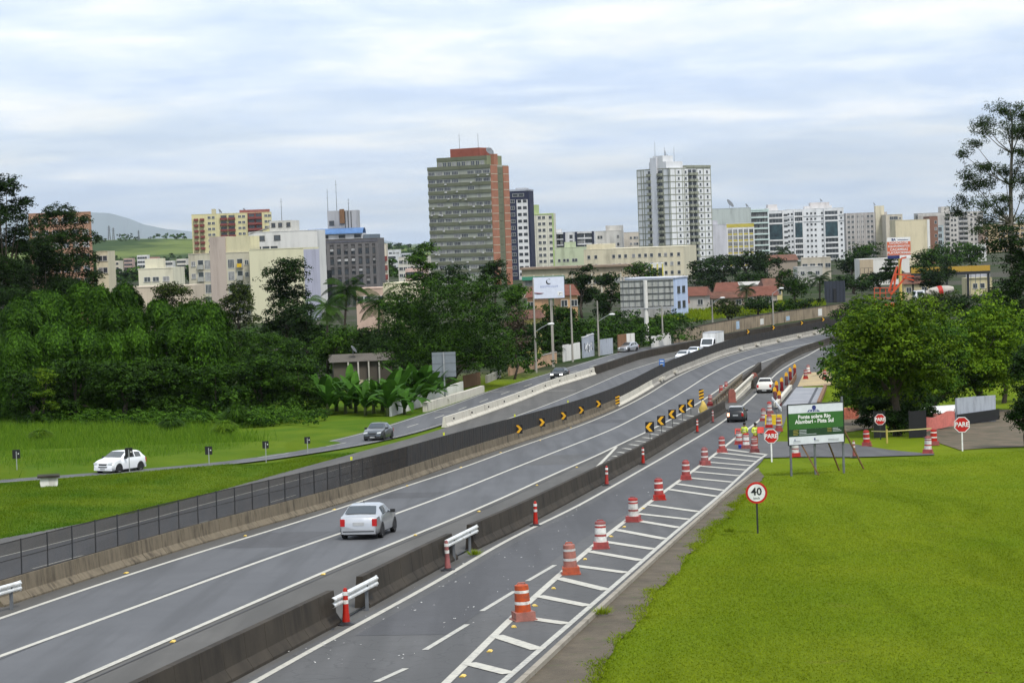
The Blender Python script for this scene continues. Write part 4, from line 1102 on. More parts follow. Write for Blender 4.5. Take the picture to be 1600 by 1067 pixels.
# yellow water-filled barrier
b = G(1209, 664); t = thing('water_barrier', 'bright yellow plastic water barrier among the drums', 'barrier', b, face_cam(b))
M['ybar'] = flat('yellow_plastic', (0.72, 0.50, 0.02), 0.45)
for k in range(3):
    mb = MB(); x = -0.72 + k * 0.48; mb.prism([(x, 0.08), (x + 0.46, 0.08), (x + 0.44, 0.86), (x + 0.02, 0.86)], -0.2, 0.2, 'y'); mb.box(x - 0.01, x + 0.47, -0.26, 0.26, 0, 0.1); mb.build('section', M['ybar'], t)
# bridge deck under construction
A, B, C_, D_ = G(1222, 634, 0.35), G(1279, 632, 0.35), G(1290, 605, 0.35), G(1244, 605.5, 0.35)
t = thing('bridge_slab', 'grey freshly cast bridge deck slab behind the green board', 'concrete slab', A)
def q_(p): return Vector(p) - A
M['slab'] = flat('fresh_slab', (0.17, 0.175, 0.19), 0.55, c2=(0.26, 0.26, 0.27), scale=0.5, var=0.4)
mb = MB(); vs = [q_(p) for p in (A, B, C_, D_)]; lo = [v - Vector((0, 0, 0.55)) for v in vs]
mb.add(vs + lo, [(0, 1, 2, 3), (4, 7, 6, 5), (0, 4, 5, 1), (1, 5, 6, 2), (2, 6, 7, 3), (3, 7, 4, 0)]); mb.build('deck', M['slab'], t)
mb = MB(); m0, m1 = q_(A.lerp(B, 0.72)), q_(D_.lerp(C_, 0.72)); mb.bar(m0 + Vector((0, 0, 0.012)), m1 + Vector((0, 0, 0.012)), 0.25, 0.02); mb.build('joint_strip', M['black'], t)
mb = MB(); mb.bar(q_(B) + Vector((0, 0, 0.1)), q_(C_) + Vector((0, 0, 0.1)), 0.3, 0.4); mb.build('edge_beam', M['rust'], t)
mb = MB(); mb.bar(q_(A) + Vector((-0.6, 0, 0.1)), q_(D_) + Vector((-0.6, 0, 0.1)), 0.35, 0.45); mb.build('side_beam', M['paleconc'], t)
wall('slab_guard', 'low dark guard board between the warning markers and the slab', 'barrier', [(1217, 634), (1230, 615), (1245, 590)], 0.7, 0.08, M['rust'], 2.0)
M['sand'] = flat('yellow_sand', (0.42, 0.32, 0.16), 0.95, c2=(0.30, 0.24, 0.15), scale=0.8, bump=0.4)
struct(surface('sand_pile', smooth_line([G(1246, 604), G(1300, 602)], 1.0, 0), smooth_line([G(1256, 583), G(1300, 580)], 1.0, 0), M['sand'], 0.03, div=3))
guardrail('white rail end leaning before the green board', G(1207, 632), G(1221, 650), 0.6)

# ---------------------------------------------------------------- regulatory signs and the construction board
def octagon(r, z, y):
    return [(r * math.cos(math.radians(22.5 + 45 * k)), y, z + r * math.sin(math.radians(22.5 + 45 * k))) for k in range(8)]
def pare(label, px, pc, pb, dia, pole='white'):
    b = G(px, pb); S_ = F_PX / b.y; t = thing('stop_sign', label, 'stop sign', b, face_cam(b), 'stop signs'); z = (pb - pc) / S_; r = dia / S_ / 2 * 1.08
    mb = MB(); mb.add(octagon(r, z, -0.012) + octagon(r, z, 0.012), [tuple(range(8)), tuple(reversed(range(8, 16)))] + [(i, (i + 1) % 8, (i + 1) % 8 + 8, i + 8) for i in range(8)]); mb.build('rim', M['white'], t)
    mb = MB(); mb.add(octagon(r * 0.91, z, -0.016), [tuple(range(8))]); mb.build('face', M['red'], t)
    text_mesh('PARE', r * 0.80, M['white'], t, Matrix.Translation((0, -0.022, z)) @ UPRIGHT, bold=0.012, sx=0.92)
    mb = MB(); mb.box(-0.045, 0.045, 0.013, 0.10, -0.2, z + r * 0.6); mb.build('post', M[pole], t)
pare('red octagonal PARE sign on a white post left of the green board', 1206, 681, 721, 22)
pare('red octagonal PARE sign on a white post at the right lawn edge', 1504, 663, 704, 24)
pare('red octagonal PARE sign in the shade under the tree', 1376, 655, 686, 17, 'darksteel')
b = G(1184, 832); S_ = F_PX / b.y; t = thing('speed_sign', 'round 40 km/h speed limit sign with red border on the lawn edge', 'speed sign', b, face_cam(b)); z = (832 - 769) / S_; r = 17 / S_
def disc(r, y, z, n=28): return [(r * math.cos(2 * math.pi * k / n), y, z + r * math.sin(2 * math.pi * k / n)) for k in range(n)]
mb = MB(); mb.add(disc(r, -0.012, z) + disc(r, 0.012, z), [tuple(range(28)), tuple(reversed(range(28, 56)))] + [(i, (i + 1) % 28, (i + 1) % 28 + 28, i + 28) for i in range(28)]); mb.build('rim', M['red'], t)
mb = MB(); mb.add(disc(r * 0.80, -0.016, z), [tuple(range(28))]); mb.build('face', M['white'], t)
text_mesh('40', r * 1.0, M['black'], t, Matrix.Translation((0, -0.022, z + 0.04)) @ UPRIGHT, bold=0.008)
text_mesh('km/h', r * 0.30, M['black'], t, Matrix.Translation((0, -0.022, z - r * 0.50)) @ UPRIGHT)
mb = MB(); mb.box(-0.035, 0.035, 0.013, 0.08, -0.2, z + r * 0.7); mb.build('post', M['darksteel'], t)
# green construction board
b0, b1 = G(1233, 746), G(1320, 736); c = (b0 + b1) / 2; S_ = F_PX / c.y
t = thing('construction_board', 'green and white construction board reading Ponte sobre Rio Alambari on three posts', 'sign board', c, math.atan2(b1.y - b0.y, b1.x - b0.x) * 0.35)
bw_, bh = 93 / S_, 62 / S_; zb = (741 - 692) / S_
M['bgreen'] = flat('board_green', (0.028, 0.115, 0.018), 0.5, var=0.12); M['bdark'] = flat('board_dark_green', (0.012, 0.042, 0.014), 0.5, var=0.1); M['bwhite'] = flat('board_white', (0.60, 0.62, 0.66), 0.5, var=0.1)
mb = MB(); mb.box(-bw_ / 2, bw_ / 2, -0.03, 0.03, zb, zb + bh); mb.build('panel', M['bwhite'], t)
mb = MB(); mb.box(-bw_ / 2, bw_ / 2, -0.036, -0.031, zb + bh * 0.385, zb + bh * 0.785); mb.build('green_field', M['bgreen'], t)
mb = MB(); mb.box(-bw_ / 2, bw_ / 2, -0.036, -0.031, zb + bh * 0.20, zb + bh * 0.384); mb.build('dark_field', M['bdark'], t)
mb = MB(); e = 0.045
mb.box(-bw_ / 2 - e, bw_ / 2 + e, -0.05, 0.05, zb + bh, zb + bh + e); mb.box(-bw_ / 2 - e, bw_ / 2 + e, -0.05, 0.05, zb - e, zb)
mb.box(-bw_ / 2 - e, -bw_ / 2, -0.05, 0.05, zb, zb + bh); mb.box(bw_ / 2, bw_ / 2 + e, -0.05, 0.05, zb, zb + bh); mb.build('frame', M['black'], t)
for x in (-0.46, -0.02, 0.5): 
    mb = MB(); mb.box(bw_ * x - 0.05, bw_ * x + 0.05, 0.052, 0.15, -0.3, zb + bh + (0.3 if x > 0.4 else 0)); mb.build('post', M['greysteel'], t)
text_mesh('Ponte sobre Rio', bh * 0.135, M['white'], t, Matrix.Translation((-bw_ * 0.03, -0.042, zb + bh * 0.685)) @ UPRIGHT, bold=0.008)
text_mesh('Alambari - Pista Sul', bh * 0.135, M['white'], t, Matrix.Translation((-bw_ * 0.03, -0.042, zb + bh * 0.565)) @ UPRIGHT, bold=0.008)
M['gold'] = flat('small_print_gold', (0.42, 0.34, 0.06), 0.6); M['navyb'] = flat('logo_blue', (0.02, 0.03, 0.16), 0.5)
for k in range(4):
    mb = MB(); zz = zb + bh * (0.355 - 0.037 * k); x0 = -bw_ * 0.42
    mb.box(x0, x0 + bw_ * (0.10 - 0.02 * (k % 2)), -0.042, -0.037, zz - 0.012, zz + 0.012); mb.build('print_line', M['gold'], t)
    mb = MB(); mb.box(x0 + bw_ * 0.11, x0 + bw_ * (0.24 + 0.06 * (k == 3) * 3), -0.042, -0.037, zz - 0.010, zz + 0.010); mb.build('print_line', M['bwhite'], t)
for k in range(3):
    mb = MB(); zz = zb + bh * (0.36 - 0.037 * k); x0 = bw_ * 0.20
    mb.box(x0, x0 + bw_ * 0.08, -0.042, -0.037, zz - 0.010, zz + 0.010); mb.build('print_line', M['gold'], t)
    mb = MB(); mb.box(x0 + bw_ * 0.10, x0 + bw_ * (0.20 + 0.03 * k), -0.042, -0.037, zz - 0.010, zz + 0.010); mb.build('print_line', M['bwhite'], t)
# logo: ball above a slanted band
mb = MB(); zl = zb + bh * 0.84; mb.add([(x + (-0.03 * bw_), -0.036, z_) for x, _, z_ in disc(bh * 0.058, 0, zl + bh * 0.07, 16)], [tuple(range(16))])
mb.add([(bw_ * x, -0.0365, zl + bh * zz) for x, zz in ((-0.16, -0.035), (0.08, -0.035), (0.03, 0.02), (-0.125, 0.02))], [(0, 1, 2, 3)]); mb.build('logo', M['navyb'], t, fix=False)
mb = MB()
for x in (-0.125, -0.075, -0.03, 0.0): mb.add([(bw_ * (x + dx), -0.039, zl + bh * zz) for dx, zz in ((0, -0.022), (0.022, -0.022), (0.034, 0.005), (0.012, 0.005))], [(0, 1, 2, 3)])
mb.build('logo_cut', M['bwhite'], t, fix=False)
for x, wd in ((-0.36, 0.13), (0.0, 0.09), (0.31, 0.2)):
    for k in range(2):
        mb = MB(); zz = zb + bh * (0.085 - 0.035 * k); mb.box(bw_ * x - bw_ * wd / 2, bw_ * x + bw_ * wd / 2, -0.036, -0.031, zz - 0.011, zz + 0.011); mb.build('print_line', M['greysteel'], t)
mb = MB(); mb.box(-bw_ * 0.40, -bw_ * 0.385, -0.036, -0.031, zb + bh * 0.09, zb + bh * 0.14); mb.box(-bw_ * 0.045, -bw_ * 0.02, -0.036, -0.031, zb + bh * 0.09, zb + bh * 0.14); mb.build('emblem', M['navyb'], t)
for x0, x1 in ((-0.36, -0.02), (0.22, 0.62)):
    mb = MB(); mb.bar((bw_ * x0, 0.3, zb + 0.1 + (0.6 if x0 < 0 else 0.2)), (bw_ * x1, -0.4 if x0 < 0 else 1.6, -0.05), 0.07, 0.07); mb.build('brace', M['wood'], t)
mb = MB(); mb.bar((bw_ * 0.52, 0.2, zb + 0.75), (bw_ * 0.98, 0.9, 0.02), 0.07, 0.07); mb.build('brace', M['wood'], t)
# yellow tape and its post
b = G(1386, 692); t = thing('tape_post', 'short yellow post holding barrier tape under the tree', 'post', b)
mb = MB(); mb.tube([(0, 0, -0.1), (0, 0, 0.95)], 0.07, 8); mb.build('post', flat('yellow_stake', (0.45, 0.36, 0.08), 0.6), t)
mb = MB(); a_, c_ = G(1362, 690) - b, G(1456, 690) - b
mb.bar(a_ + Vector((0, 0, 0.75)), (0, 0, 0.80), 0.02, 0.07); mb.bar((0, 0, 0.80), c_ + Vector((0, 0, 0.92)), 0.02, 0.07); mb.build('tape', flat('barrier_tape', (0.62, 0.56, 0.22), 0.5), t)
# ---------------------------------------------------------------- vehicles
PROF = {
 'sedan': [(0, .46), (.015, .60), (.035, .665), (.13, .70), (.17, .71), (.30, .955), (.36, .985), (.50, 1.0), (.58, .975), (.72, .70), (.80, .665), (.93, .585), (.985, .50), (1, .40)],
 'hatch': [(0, .46), (.012, .60), (.03, .70), (.06, .76), (.15, .945), (.22, .985), (.38, 1.0), (.53, .975), (.73, .70), (.80, .66), (.93, .57), (.985, .49), (1, .38)],
 'notch': [(0, .46), (.012, .60), (.03, .665), (.075, .70), (.10, .72), (.25, .955), (.32, .985), (.44, 1.0), (.54, .975), (.71, .70), (.79, .665), (.93, .58), (.985, .49), (1, .40)],
 'wagon': [(0, .46), (.01, .60), (.022, .70), (.035, .74), (.085, .95), (.14, .985), (.36, 1.0), (.53, .975), (.71, .69), (.79, .65), (.94, .57), (.985, .49), (1, .38)],
 'pickup': [(0, .46), (.01, .62), (.015, .64), (.30, .65), (.40, .66), (.415, .73), (.435, .95), (.47, .985), (.55, 1.0), (.62, .975), (.75, .67), (.82, .645), (.94, .56), (.985, .49), (1, .38)]}
GL = {'sedan': (.17, .30, .58, .72), 'hatch': (.06, .15, .53, .73), 'notch': (.10, .25, .54, .71), 'wagon': (.035, .085, .53, .71), 'pickup': (.415, .435, .62, .75)}
def car_paint(name, c, metal=0.5):
    m, nt, b = new_mat(name); b.inputs['Base Color'].default_value = (*c, 1); b.inputs['Metallic'].default_value = metal
    b.inputs['Roughness'].default_value = 0.32; b.inputs['Coat Weight'].default_value = 0.7; b.inputs['Coat Roughness'].default_value = 0.06
    f = noise_fac(nt, 3.0, 0.4, 0.8, coord='Object'); r = nnode(nt, 'ShaderNodeMapRange'); r.inputs[3].default_value = 0.28; r.inputs[4].default_value = 0.45
    nt.links.new(f, r.inputs[0]); nt.links.new(r.outputs[0], b.inputs['Roughness'])
    return m
M['silver'] = car_paint('silver_car_paint', (0.52, 0.53, 0.54), 0.75); M['carwhite'] = car_paint('white_car_paint', (0.74, 0.75, 0.77), 0.0)
M['graphite'] = car_paint('graphite_car_paint', (0.085, 0.095, 0.105), 0.6); M['carblack'] = car_paint('black_car_paint', (0.006, 0.007, 0.008), 0.0); M['carblack'].node_tree.nodes['Principled BSDF'].inputs['Coat Weight'].default_value = 0.25
M['champagne'] = car_paint('white_pickup_paint', (0.62, 0.60, 0.54), 0.0)
M['carglass'] = flat('car_glass', (0.045, 0.055, 0.062), 0.06, spec=0.8, var=0.1)
M['darkglass'] = flat('tinted_car_glass', (0.010, 0.012, 0.014), 0.06, spec=0.7, var=0.1)
M['plast'] = flat('black_plastic', (0.02, 0.02, 0.021), 0.6); M['alloy'] = flat('alloy_rim', (0.50, 0.50, 0.50), 0.35, 0.7)
M['taillamp'] = flat('tail_lamp', (0.46, 0.015, 0.015), 0.25); M['headlamp'] = flat('head_lamp', (0.80, 0.82, 0.84), 0.15, spec=0.7)
M['plate'] = flat('number_plate', (0.42, 0.43, 0.43), 0.5)
def lit(name, c, s):
    m, nt, b = new_mat(name); b.inputs['Emission Color'].default_value = (*c, 1); b.inputs['Emission Strength'].default_value = s; b.inputs['Base Color'].default_value = (*c, 1); return m
M['lamp_on'] = lit('lit_head_lamp', (1.0, 0.97, 0.9), 3.0); M['brake_on'] = lit('lit_tail_lamp', (1.0, 0.35, 0.2), 2.2)
def car(label, kind, pos, heading, paint, L, W, H, glass='carglass', cat='car', scale=1.0, low=None, front_on=False, brake=False, name='car', group='cars on the roads'):
    t = thing(name, label, cat, pos, heading, group); t.scale = (scale,) * 3
    pr = PROF[kind]; T = [a for a, _ in pr]; Zt = [b for _, b in pr]
    top = lambda u: float(np.interp(u, T, Zt)) * H
    def hw(u):
        e = min(u, 1 - u); return W / 2 * (0.86 + 0.14 * min(1, (e / 0.14)) ** 0.6) if e < 0.14 else W / 2
    g0, g1, g2, g3 = GL[kind]
    def green(u): return max(0.0, min(1.0, (top(u) - 0.68 * H) / (0.27 * H))) if g0 - 0.02 < u < g3 + 0.02 else 0.0
    belt = 0.655 * H
    def sec(u):
        w, zt, g = hw(u), top(u), green(u)
        zb = 0.17 + 0.06 * (1 if u < .04 or u > .96 else 0); bl = min(belt, zt - 0.05)
        wt = w * (0.90 - 0.17 * g)
        return [(0.80 * w, zb), (0.965 * w, zb + 0.10), (w, 0.40 * H if bl > .42 * H else bl * .8), (0.975 * w, bl), (wt, zt - 0.055), (wt * 0.86, zt - 0.012), (0, zt)]
    us = sorted(set(T + [0.06, 0.12, 0.2, 0.26, 0.45, 0.66, 0.86, 0.9]))
    mb = MB(); n = 13
    for u in us:
        s = sec(u); ring = [(y, z) for y, z in s] + [(-y, z) for y, z in reversed(s[:-1])]
        mb.v += [((u - 0.5) * L, y, z) for y, z in ring]
    for i in range(len(us) - 1):
        for k in range(n):
            k2 = (k + 1) % n; mb.f.append((i * n + k, (i + 1) * n + k, (i + 1) * n + k2, i * n + k2)); mb.m.append(0)
    mb.f += [tuple(range(n)), tuple(reversed(range((len(us) - 1) * n, len(us) * n)))]; mb.m += [0, 0]
    body = mb.build('body', M[paint], t, smooth=48)
    gm = M[glass]
    def topquad(u0, u1, f, nm, off=0.012, seg=4):
        mb = MB(); A, B = [], []
        for k in range(seg + 1):
            u = u0 + (u1 - u0) * k / seg; s = sec(u); w_ = s[5][0] * f; z = s[5][1] + 0.012 + off
            A.append(((u - .5) * L, w_, z)); B.append(((u - .5) * L, -w_, z))
        mid_ = [((a[0]), 0, sec(a[0] / L + .5)[6][1] + off + 0.004) for a in A]
        mb.strip(A, mid_); mb.strip(mid_, B); return mb.build(nm, gm, t, smooth=True)
    # windscreen and rear window pushed out of the body along the slope
    def slope_glass(ua, ub, nm, sgn):
        mb = MB(); rows = []
        for k in range(4):
            u = ua + (ub - ua) * (0.06 + 0.84 * k / 3); s = sec(u); g = 0.015
            rows.append([((u - .5) * L + sgn * 0.012, f * s[5][0] * 1.06, (s[5][1] if abs(f) > .5 else s[6][1]) + g) for f in (-1, -0.5, 0.5, 1)])
        for a, b in zip(rows[:-1], rows[1:]): mb.strip(a, b)
        return mb.build(nm, gm, t, smooth=True)
    slope_glass(g3, g2, 'windscreen', 1); slope_glass(g0, g1, 'rear_window', -1)
    def side_pt(u, v, sgn, off=0.014):
        s = sec(u); a, b = s[3], s[4]
        return ((u - .5) * L, sgn * (a[0] + (b[0] - a[0]) * v + off), a[1] + (b[1] - a[1]) * v)
    mid_u = (g1 + g2) / 2 + (0.01 if kind != 'pickup' else 0)
    spans = [(g0 + (g1 - g0) * 0.95 + (0.03 if kind in ('wagon', 'hatch') else 0.02), mid_u - 0.012), (mid_u + 0.012, g2 + (g3 - g2) * 0.55)]
    if kind == 'pickup': spans = [(g1 + 0.03, g2 + (g3 - g2) * 0.55)]
    for sgn in (1, -1):
        for ua, ub in spans:
            mb = MB(); N = 5; lo_, hi_ = [], []
            for k in range(N + 1):
                u = ua + (ub - ua) * k / N; sl = sec(u)
                hv = 0.86 if u <= g2 + 0.005 else 0.80
                lo_.append(side_pt(u, 0.10, sgn)); hi_.append(side_pt(u, hv, sgn))
            mb.strip(lo_, hi_); mb.build('side_window', gm, t, smooth=True)
        m_ = MB(); u = g2 + (g3 - g2) * 0.62; p = side_pt(u, 0.05, sgn)
        m_.box(p[0] - 0.06, p[0] + 0.07, p[1] - 0.02 if sgn > 0 else p[1] - 0.18, p[1] + 0.18 if sgn > 0 else p[1] + 0.02, p[2] - 0.02, p[2] + 0.12); m_.build('mirror', M['plast'] if glass == 'darkglass' or paint != 'silver' else M['plast'], t, smooth=30)
    # wheels with dark arches
    for u in (0.195, 0.815):
        for sgn in (1, -1):
            x, w = (u - .5) * L, hw(u); R = 0.305
            arch = MB()
            prof_ = [(x + 0.385 * math.cos(a), R + 0.385 * math.sin(a)) for a in np.linspace(-0.35, math.pi + 0.35, 14)]
            arch.prism(prof_, sgn * (w - 0.12), sgn * (w + 0.006), 'y'); arch.build('wheel_arch', M['plast'], body)
            wh = MB(); k = 18
            o_ = sgn * (w + 0.012); i_ = sgn * (w - 0.19)
            prof2 = [(R * 0.62, i_), (R, i_ + sgn * 0.015), (R, o_ - sgn * 0.02), (R * 0.93, o_), (R * 0.64, o_)]
            for r_, y_ in prof2: wh.v += [(r_ * math.cos(2 * math.pi * j / k), y_, r_ * math.sin(2 * math.pi * j / k)) for j in range(k)]
            for a in range(4):
                for j in range(k): wh.f.append((a * k + j, a * k + (j + 1) % k, (a + 1) * k + (j + 1) % k, (a + 1) * k + j)); wh.m.append(0)
            wh.f.append(tuple(range(k))); wh.m.append(0)
            wo = wh.build('wheel', M['rubber'], t, smooth=40); wo.location = (x, 0, R)
            rm = MB(); rm.v = [(R * 0.64 * math.cos(2 * math.pi * j / k), o_ - sgn * 0.012, R * 0.64 * math.sin(2 * math.pi * j / k)) for j in range(k)]; rm.f = [tuple(range(k))]; rm.m = [0]
            for sp in range(7):
                a = 2 * math.pi * sp / 7; d = Vector((math.cos(a + .45), 0, math.sin(a + .45)))
                rm.add([d * 0.06 + Vector((0, o_ - sgn * 0.010, 0)), (d * R * 0.58 + Vector((d.z * -.035, o_ - sgn * 0.010, d.x * .035))), (d * R * 0.58 + Vector((d.z * .035, o_ - sgn * 0.010, d.x * -.035)))], [(0, 1, 2)], 1)
            rm.build('rim', [M['alloy'], M['plast']], wo, fix=False)
    # lamps, bumpers, plates
    zr = 0.50 * H
    for sgn in (1, -1):
        m_ = MB(); w = hw(0.01)
        y0, y1 = sorted((sgn * w * 0.76, sgn * (w * 1.0 + 0.012)))
        m_.box(-L / 2 - 0.015, -L / 2 + 0.13, y0, y1, zr - 0.15, zr + 0.15); m_.build('tail_lamp', M['brake_on'] if (brake and sgn > 0) else M['taillamp'], t)
        m_ = MB(); y0, y1 = sorted((sgn * w * 0.56, sgn * w * 0.985))
        m_.prism([(y0, 0.42 * H), (y1, 0.44 * H), (y1, 0.53 * H), (y0, 0.50 * H)], L * 0.455, L / 2 + 0.008, 'x'); m_.build('head_lamp', M['lamp_on'] if front_on else M['headlamp'], t)
    m_ = MB(); w = hw(0)
    m_.box(-L / 2 - 0.035, -L / 2 + 0.10, -w * 0.98, w * 0.98, 0.24, 0.42); m_.build('rear_bumper', M[low or paint], t, smooth=30)
    m_ = MB(); m_.box(-L / 2 - 0.045, -L / 2 - 0.0355, -w * 0.9, w * 0.9, 0.33, 0.37); m_.build('bumper_strip', M['plast'], t)
    m_ = MB(); m_.box(L / 2 - 0.10, L / 2 + 0.035, -w * 0.97, w * 0.97, 0.22, 0.40); m_.build('front_bumper', M[low or paint], t, smooth=30)
    m_ = MB(); m_.prism([(-w * .5, .335 * H), (w * .5, .335 * H), (w * .42, .29 * H), (-w * .42, .29 * H)], L / 2 + 0.0, L / 2 + 0.04, 'x'); m_.build('air_intake', M['plast'], t)
    m_ = MB(); m_.prism([(-w * .48, .46 * H), (w * .48, .46 * H), (w * .40, .385 * H), (-w * .40, .385 * H)], L / 2 - 0.05, L / 2 + 0.012, 'x'); m_.build('grille', M['plast'], t)
    m_ = MB(); m_.box(L / 2 + 0.036, L / 2 + 0.046, -0.2, 0.2, 0.28, 0.39); m_.build('number_plate', M['plate'], t)
    m_ = MB(); zz = 0.46 * H if kind in ('sedan', 'notch', 'wagon') else 0.30
    m_.box(-L / 2 - 0.02 if zz > .4 else -L / 2 - 0.05, -L / 2 + 0.01 if zz > .4 else -L / 2 - 0.03, -0.24, 0.24, zz - 0.065, zz + 0.065); m_.build('number_plate', M['plate'], t)
    if kind in ('notch', 'sedan'):
        m_ = MB(); m_.tube([(-L * 0.20, 0, H), (-L * 0.22, 0, H + 0.12)], 0.012, 4); m_.build('antenna', M['plast'], t)
    return t
def heading_at(line, p, rev=False):
    i = near(line, p); a, b = line[max(i - 2, 0)], line[min(i + 2, len(line) - 1)]
    return math.atan2(b.y - a.y, b.x - a.x) + (math.pi if rev else 0)
def pitch_fix(t, h):
    """tilt a vehicle with the slope of the road"""
    p = t.location; d = Vector((math.cos(h), math.sin(h), 0)); e = 1.3
    sl = math.atan2(gz(p.y + d.y * e) - gz(p.y - d.y * e), 2 * e); t.rotation_euler = (0, -sl, h)
def put(label, kind, px, py, line, rev, *a, turn=0.0, **k):
    p = G(px, py, DZ + 0.01); h = heading_at(line, p, rev) + turn
    t = car(label, kind, p, h, *a, **k); pitch_fix(t, h); return t
put('silver saloon driving away in the right lane of the main road', 'notch', 577, 836, L2, False, 'silver', 4.2, 1.71, 1.43, turn=0.05)
put('white hatchback on the service road behind a small sign post', 'hatch', 188, 737, SL, True, 'carwhite', 3.95, 1.70, 1.48, turn=0.48)
put('dark grey saloon coming along the service road', 'sedan', 592, 687, SL, True, 'graphite', 4.1, 1.66, 1.45, low='plast')
put('black saloon with lit headlamps coming along the service road', 'sedan', 875, 592, SL, True, 'carblack', 4.3, 1.72, 1.45, glass='carglass', front_on=True)
put('silver car parked on the verge by the rust stained wall', 'hatch', 982, 549.5, SL, True, 'silver', 4.0, 1.68, 1.50, turn=-0.25)
put('white saloon on the opposite carriageway behind the median screen', 'sedan', 1085, 557, OE, True, 'carwhite', 4.3, 1.72, 1.43)
put('white car hidden up to its roof behind the median screen', 'hatch', 1068, 563.5, OE, True, 'carwhite', 3.9, 1.68, 1.45)
put('black station wagon with white roof driving away on the slip road', 'wagon', 1152, 658, R1, False, 'carblack', 4.1, 1.66, 1.45, glass='darkglass', brake=True, scale=0.92)
put('white pickup driving away past the river gap', 'pickup', 1196, 612.5, R1, False, 'champagne', 4.3, 1.70, 1.55, glass='darkglass', low='plast', cat='pickup', name='pickup_truck')
wg = [o for o in bpy.data.objects if o.get('label', '').startswith('black station wagon')][0]
mb = MB()
for k in range(1): mb.box(-1.62, 0.15, -0.58, 0.58, 1.415, 1.466)
mb.build('roof_panel', M['carwhite'], wg, smooth=30)
# white box truck
p = G(1112, 549, DZ); h = heading_at(OE, p, True); t = thing('box_truck', 'white box truck coming on the opposite carriageway', 'truck', p, h, 'cars on the roads')
M['boxpaint'] = stained('box_body_paint', (0.66, 0.67, 0.66), (0.35, 0.34, 0.30), scale=0.6)
mb = MB(); mb.box(-3.3, 0.95, -1.05, 1.05, 0.75, 2.85); mb.build('cargo_box', M['boxpaint'], t)
mb = MB(); mb.box(-3.32, 0.97, -1.08, 1.08, 2.84, 2.90); mb.build('box_edge', M['galv'], t)
mb = MB(); mb.prism([(1.02, 0.45), (2.75, 0.45), (2.80, 0.95), (2.62, 1.15), (2.05, 1.98), (1.8, 2.06), (1.02, 2.08)], -0.96, 0.96, 'y'); cb = mb.build('cab', M['carwhite'], t, smooth=30)
mb = MB(); mb.add([(2.62, -0.84, 1.20), (2.62, 0.84, 1.20), (2.09, 0.76, 1.96), (2.09, -0.76, 1.96)], [(0, 1, 2, 3)])
mb.v = [(x + 0.02, y, z + 0.012) for x, y, z in mb.v]; mb.build('windscreen', M['carglass'], t)
for sgn in (1, -1):
    mb = MB(); mb.add([(1.25, sgn * 0.968, 1.22), (2.45, sgn * 0.968, 1.22), (2.05, sgn * 0.968, 1.86), (1.25, sgn * 0.968, 1.9)], [(0, 1, 2, 3)]); mb.build('side_window', M['carglass'], t)
    mb = MB(); mb.box(2.76, 2.82, min(sgn * 0.58, sgn * 0.92), max(sgn * 0.58, sgn * 0.92), 0.72, 0.92); mb.build('head_lamp', M['headlamp'], t)
    mb = MB(); mb.box(2.2, 2.3, min(sgn * 0.98, sgn * 1.18), max(sgn * 0.98, sgn * 1.18), 1.25, 1.6); mb.build('mirror', M['plast'], t)
mb = MB(); mb.box(2.74, 2.86, -0.94, 0.94, 0.32, 0.62); mb.build('front_bumper', M['plast'], t)
mb = MB(); mb.box(2.795, 2.83, -0.5, 0.5, 0.72, 0.9); mb.build('grille', M['plast'], t)
mb = MB(); mb.box(-3.2, 2.6, -0.45, 0.45, 0.45, 0.74); mb.build('chassis', M['darksteel'], t)
for x in (-2.2, 1.95):
    for sgn in (1, -1):
        mb = MB(); y0, y1 = sgn * 0.72, sgn * 0.98
        mb.prism([(x + 0.38 * math.cos(a), 0.38 + 0.38 * math.sin(a)) for a in np.linspace(0, 2 * math.pi, 16, endpoint=False)], y0, y1, 'y'); w_ = mb.build('wheel', M['rubber'], t)
        mb = MB(); mb.prism([(x + 0.2 * math.cos(a), 0.38 + 0.2 * math.sin(a)) for a in np.linspace(0, 2 * math.pi, 12, endpoint=False)], y1, y1 + sgn * 0.012, 'y'); mb.build('rim', M['alloy'], w_)

# ---------------------------------------------------------------- road workers
M['hivis'] = flat('lime_vest', (0.60, 0.72, 0.06), 0.8, var=0.15); M['skin'] = flat('skin', (0.16, 0.085, 0.05), 0.6)
M['trousers'] = flat('orange_trousers', (0.42, 0.12, 0.03), 0.9); M['hair'] = flat('dark_cap', (0.012, 0.011, 0.010), 0.8)
def skin_mesh(name, joints, edges, mat, parent, sub=1):
    me = bpy.data.meshes.new(name); me.from_pydata([j[0] for j in joints], edges, [])
    o = bpy.data.objects.new(name, me); COL.objects.link(o)
    md = o.modifiers.new('skin', 'SKIN')
    for v, j in zip(me.skin_vertices[0].data, joints): v.radius = j[1]
    me.skin_vertices[0].data[0].use_root = True
    s = o.modifiers.new('sub', 'SUBSURF'); s.levels = sub; s.render_levels = sub
    bpy.context.view_layer.update(); dg = bpy.context.evaluated_depsgraph_get()
    m2 = bpy.data.meshes.new_from_object(o.evaluated_get(dg)); bpy.data.objects.remove(o)
    m2.materials.clear()
    for q in (mat if isinstance(mat, list) else [mat]): m2.materials.append(q)
    m2.polygons.foreach_set('use_smooth', [True] * len(m2.polygons))
    return link(name, m2, parent)
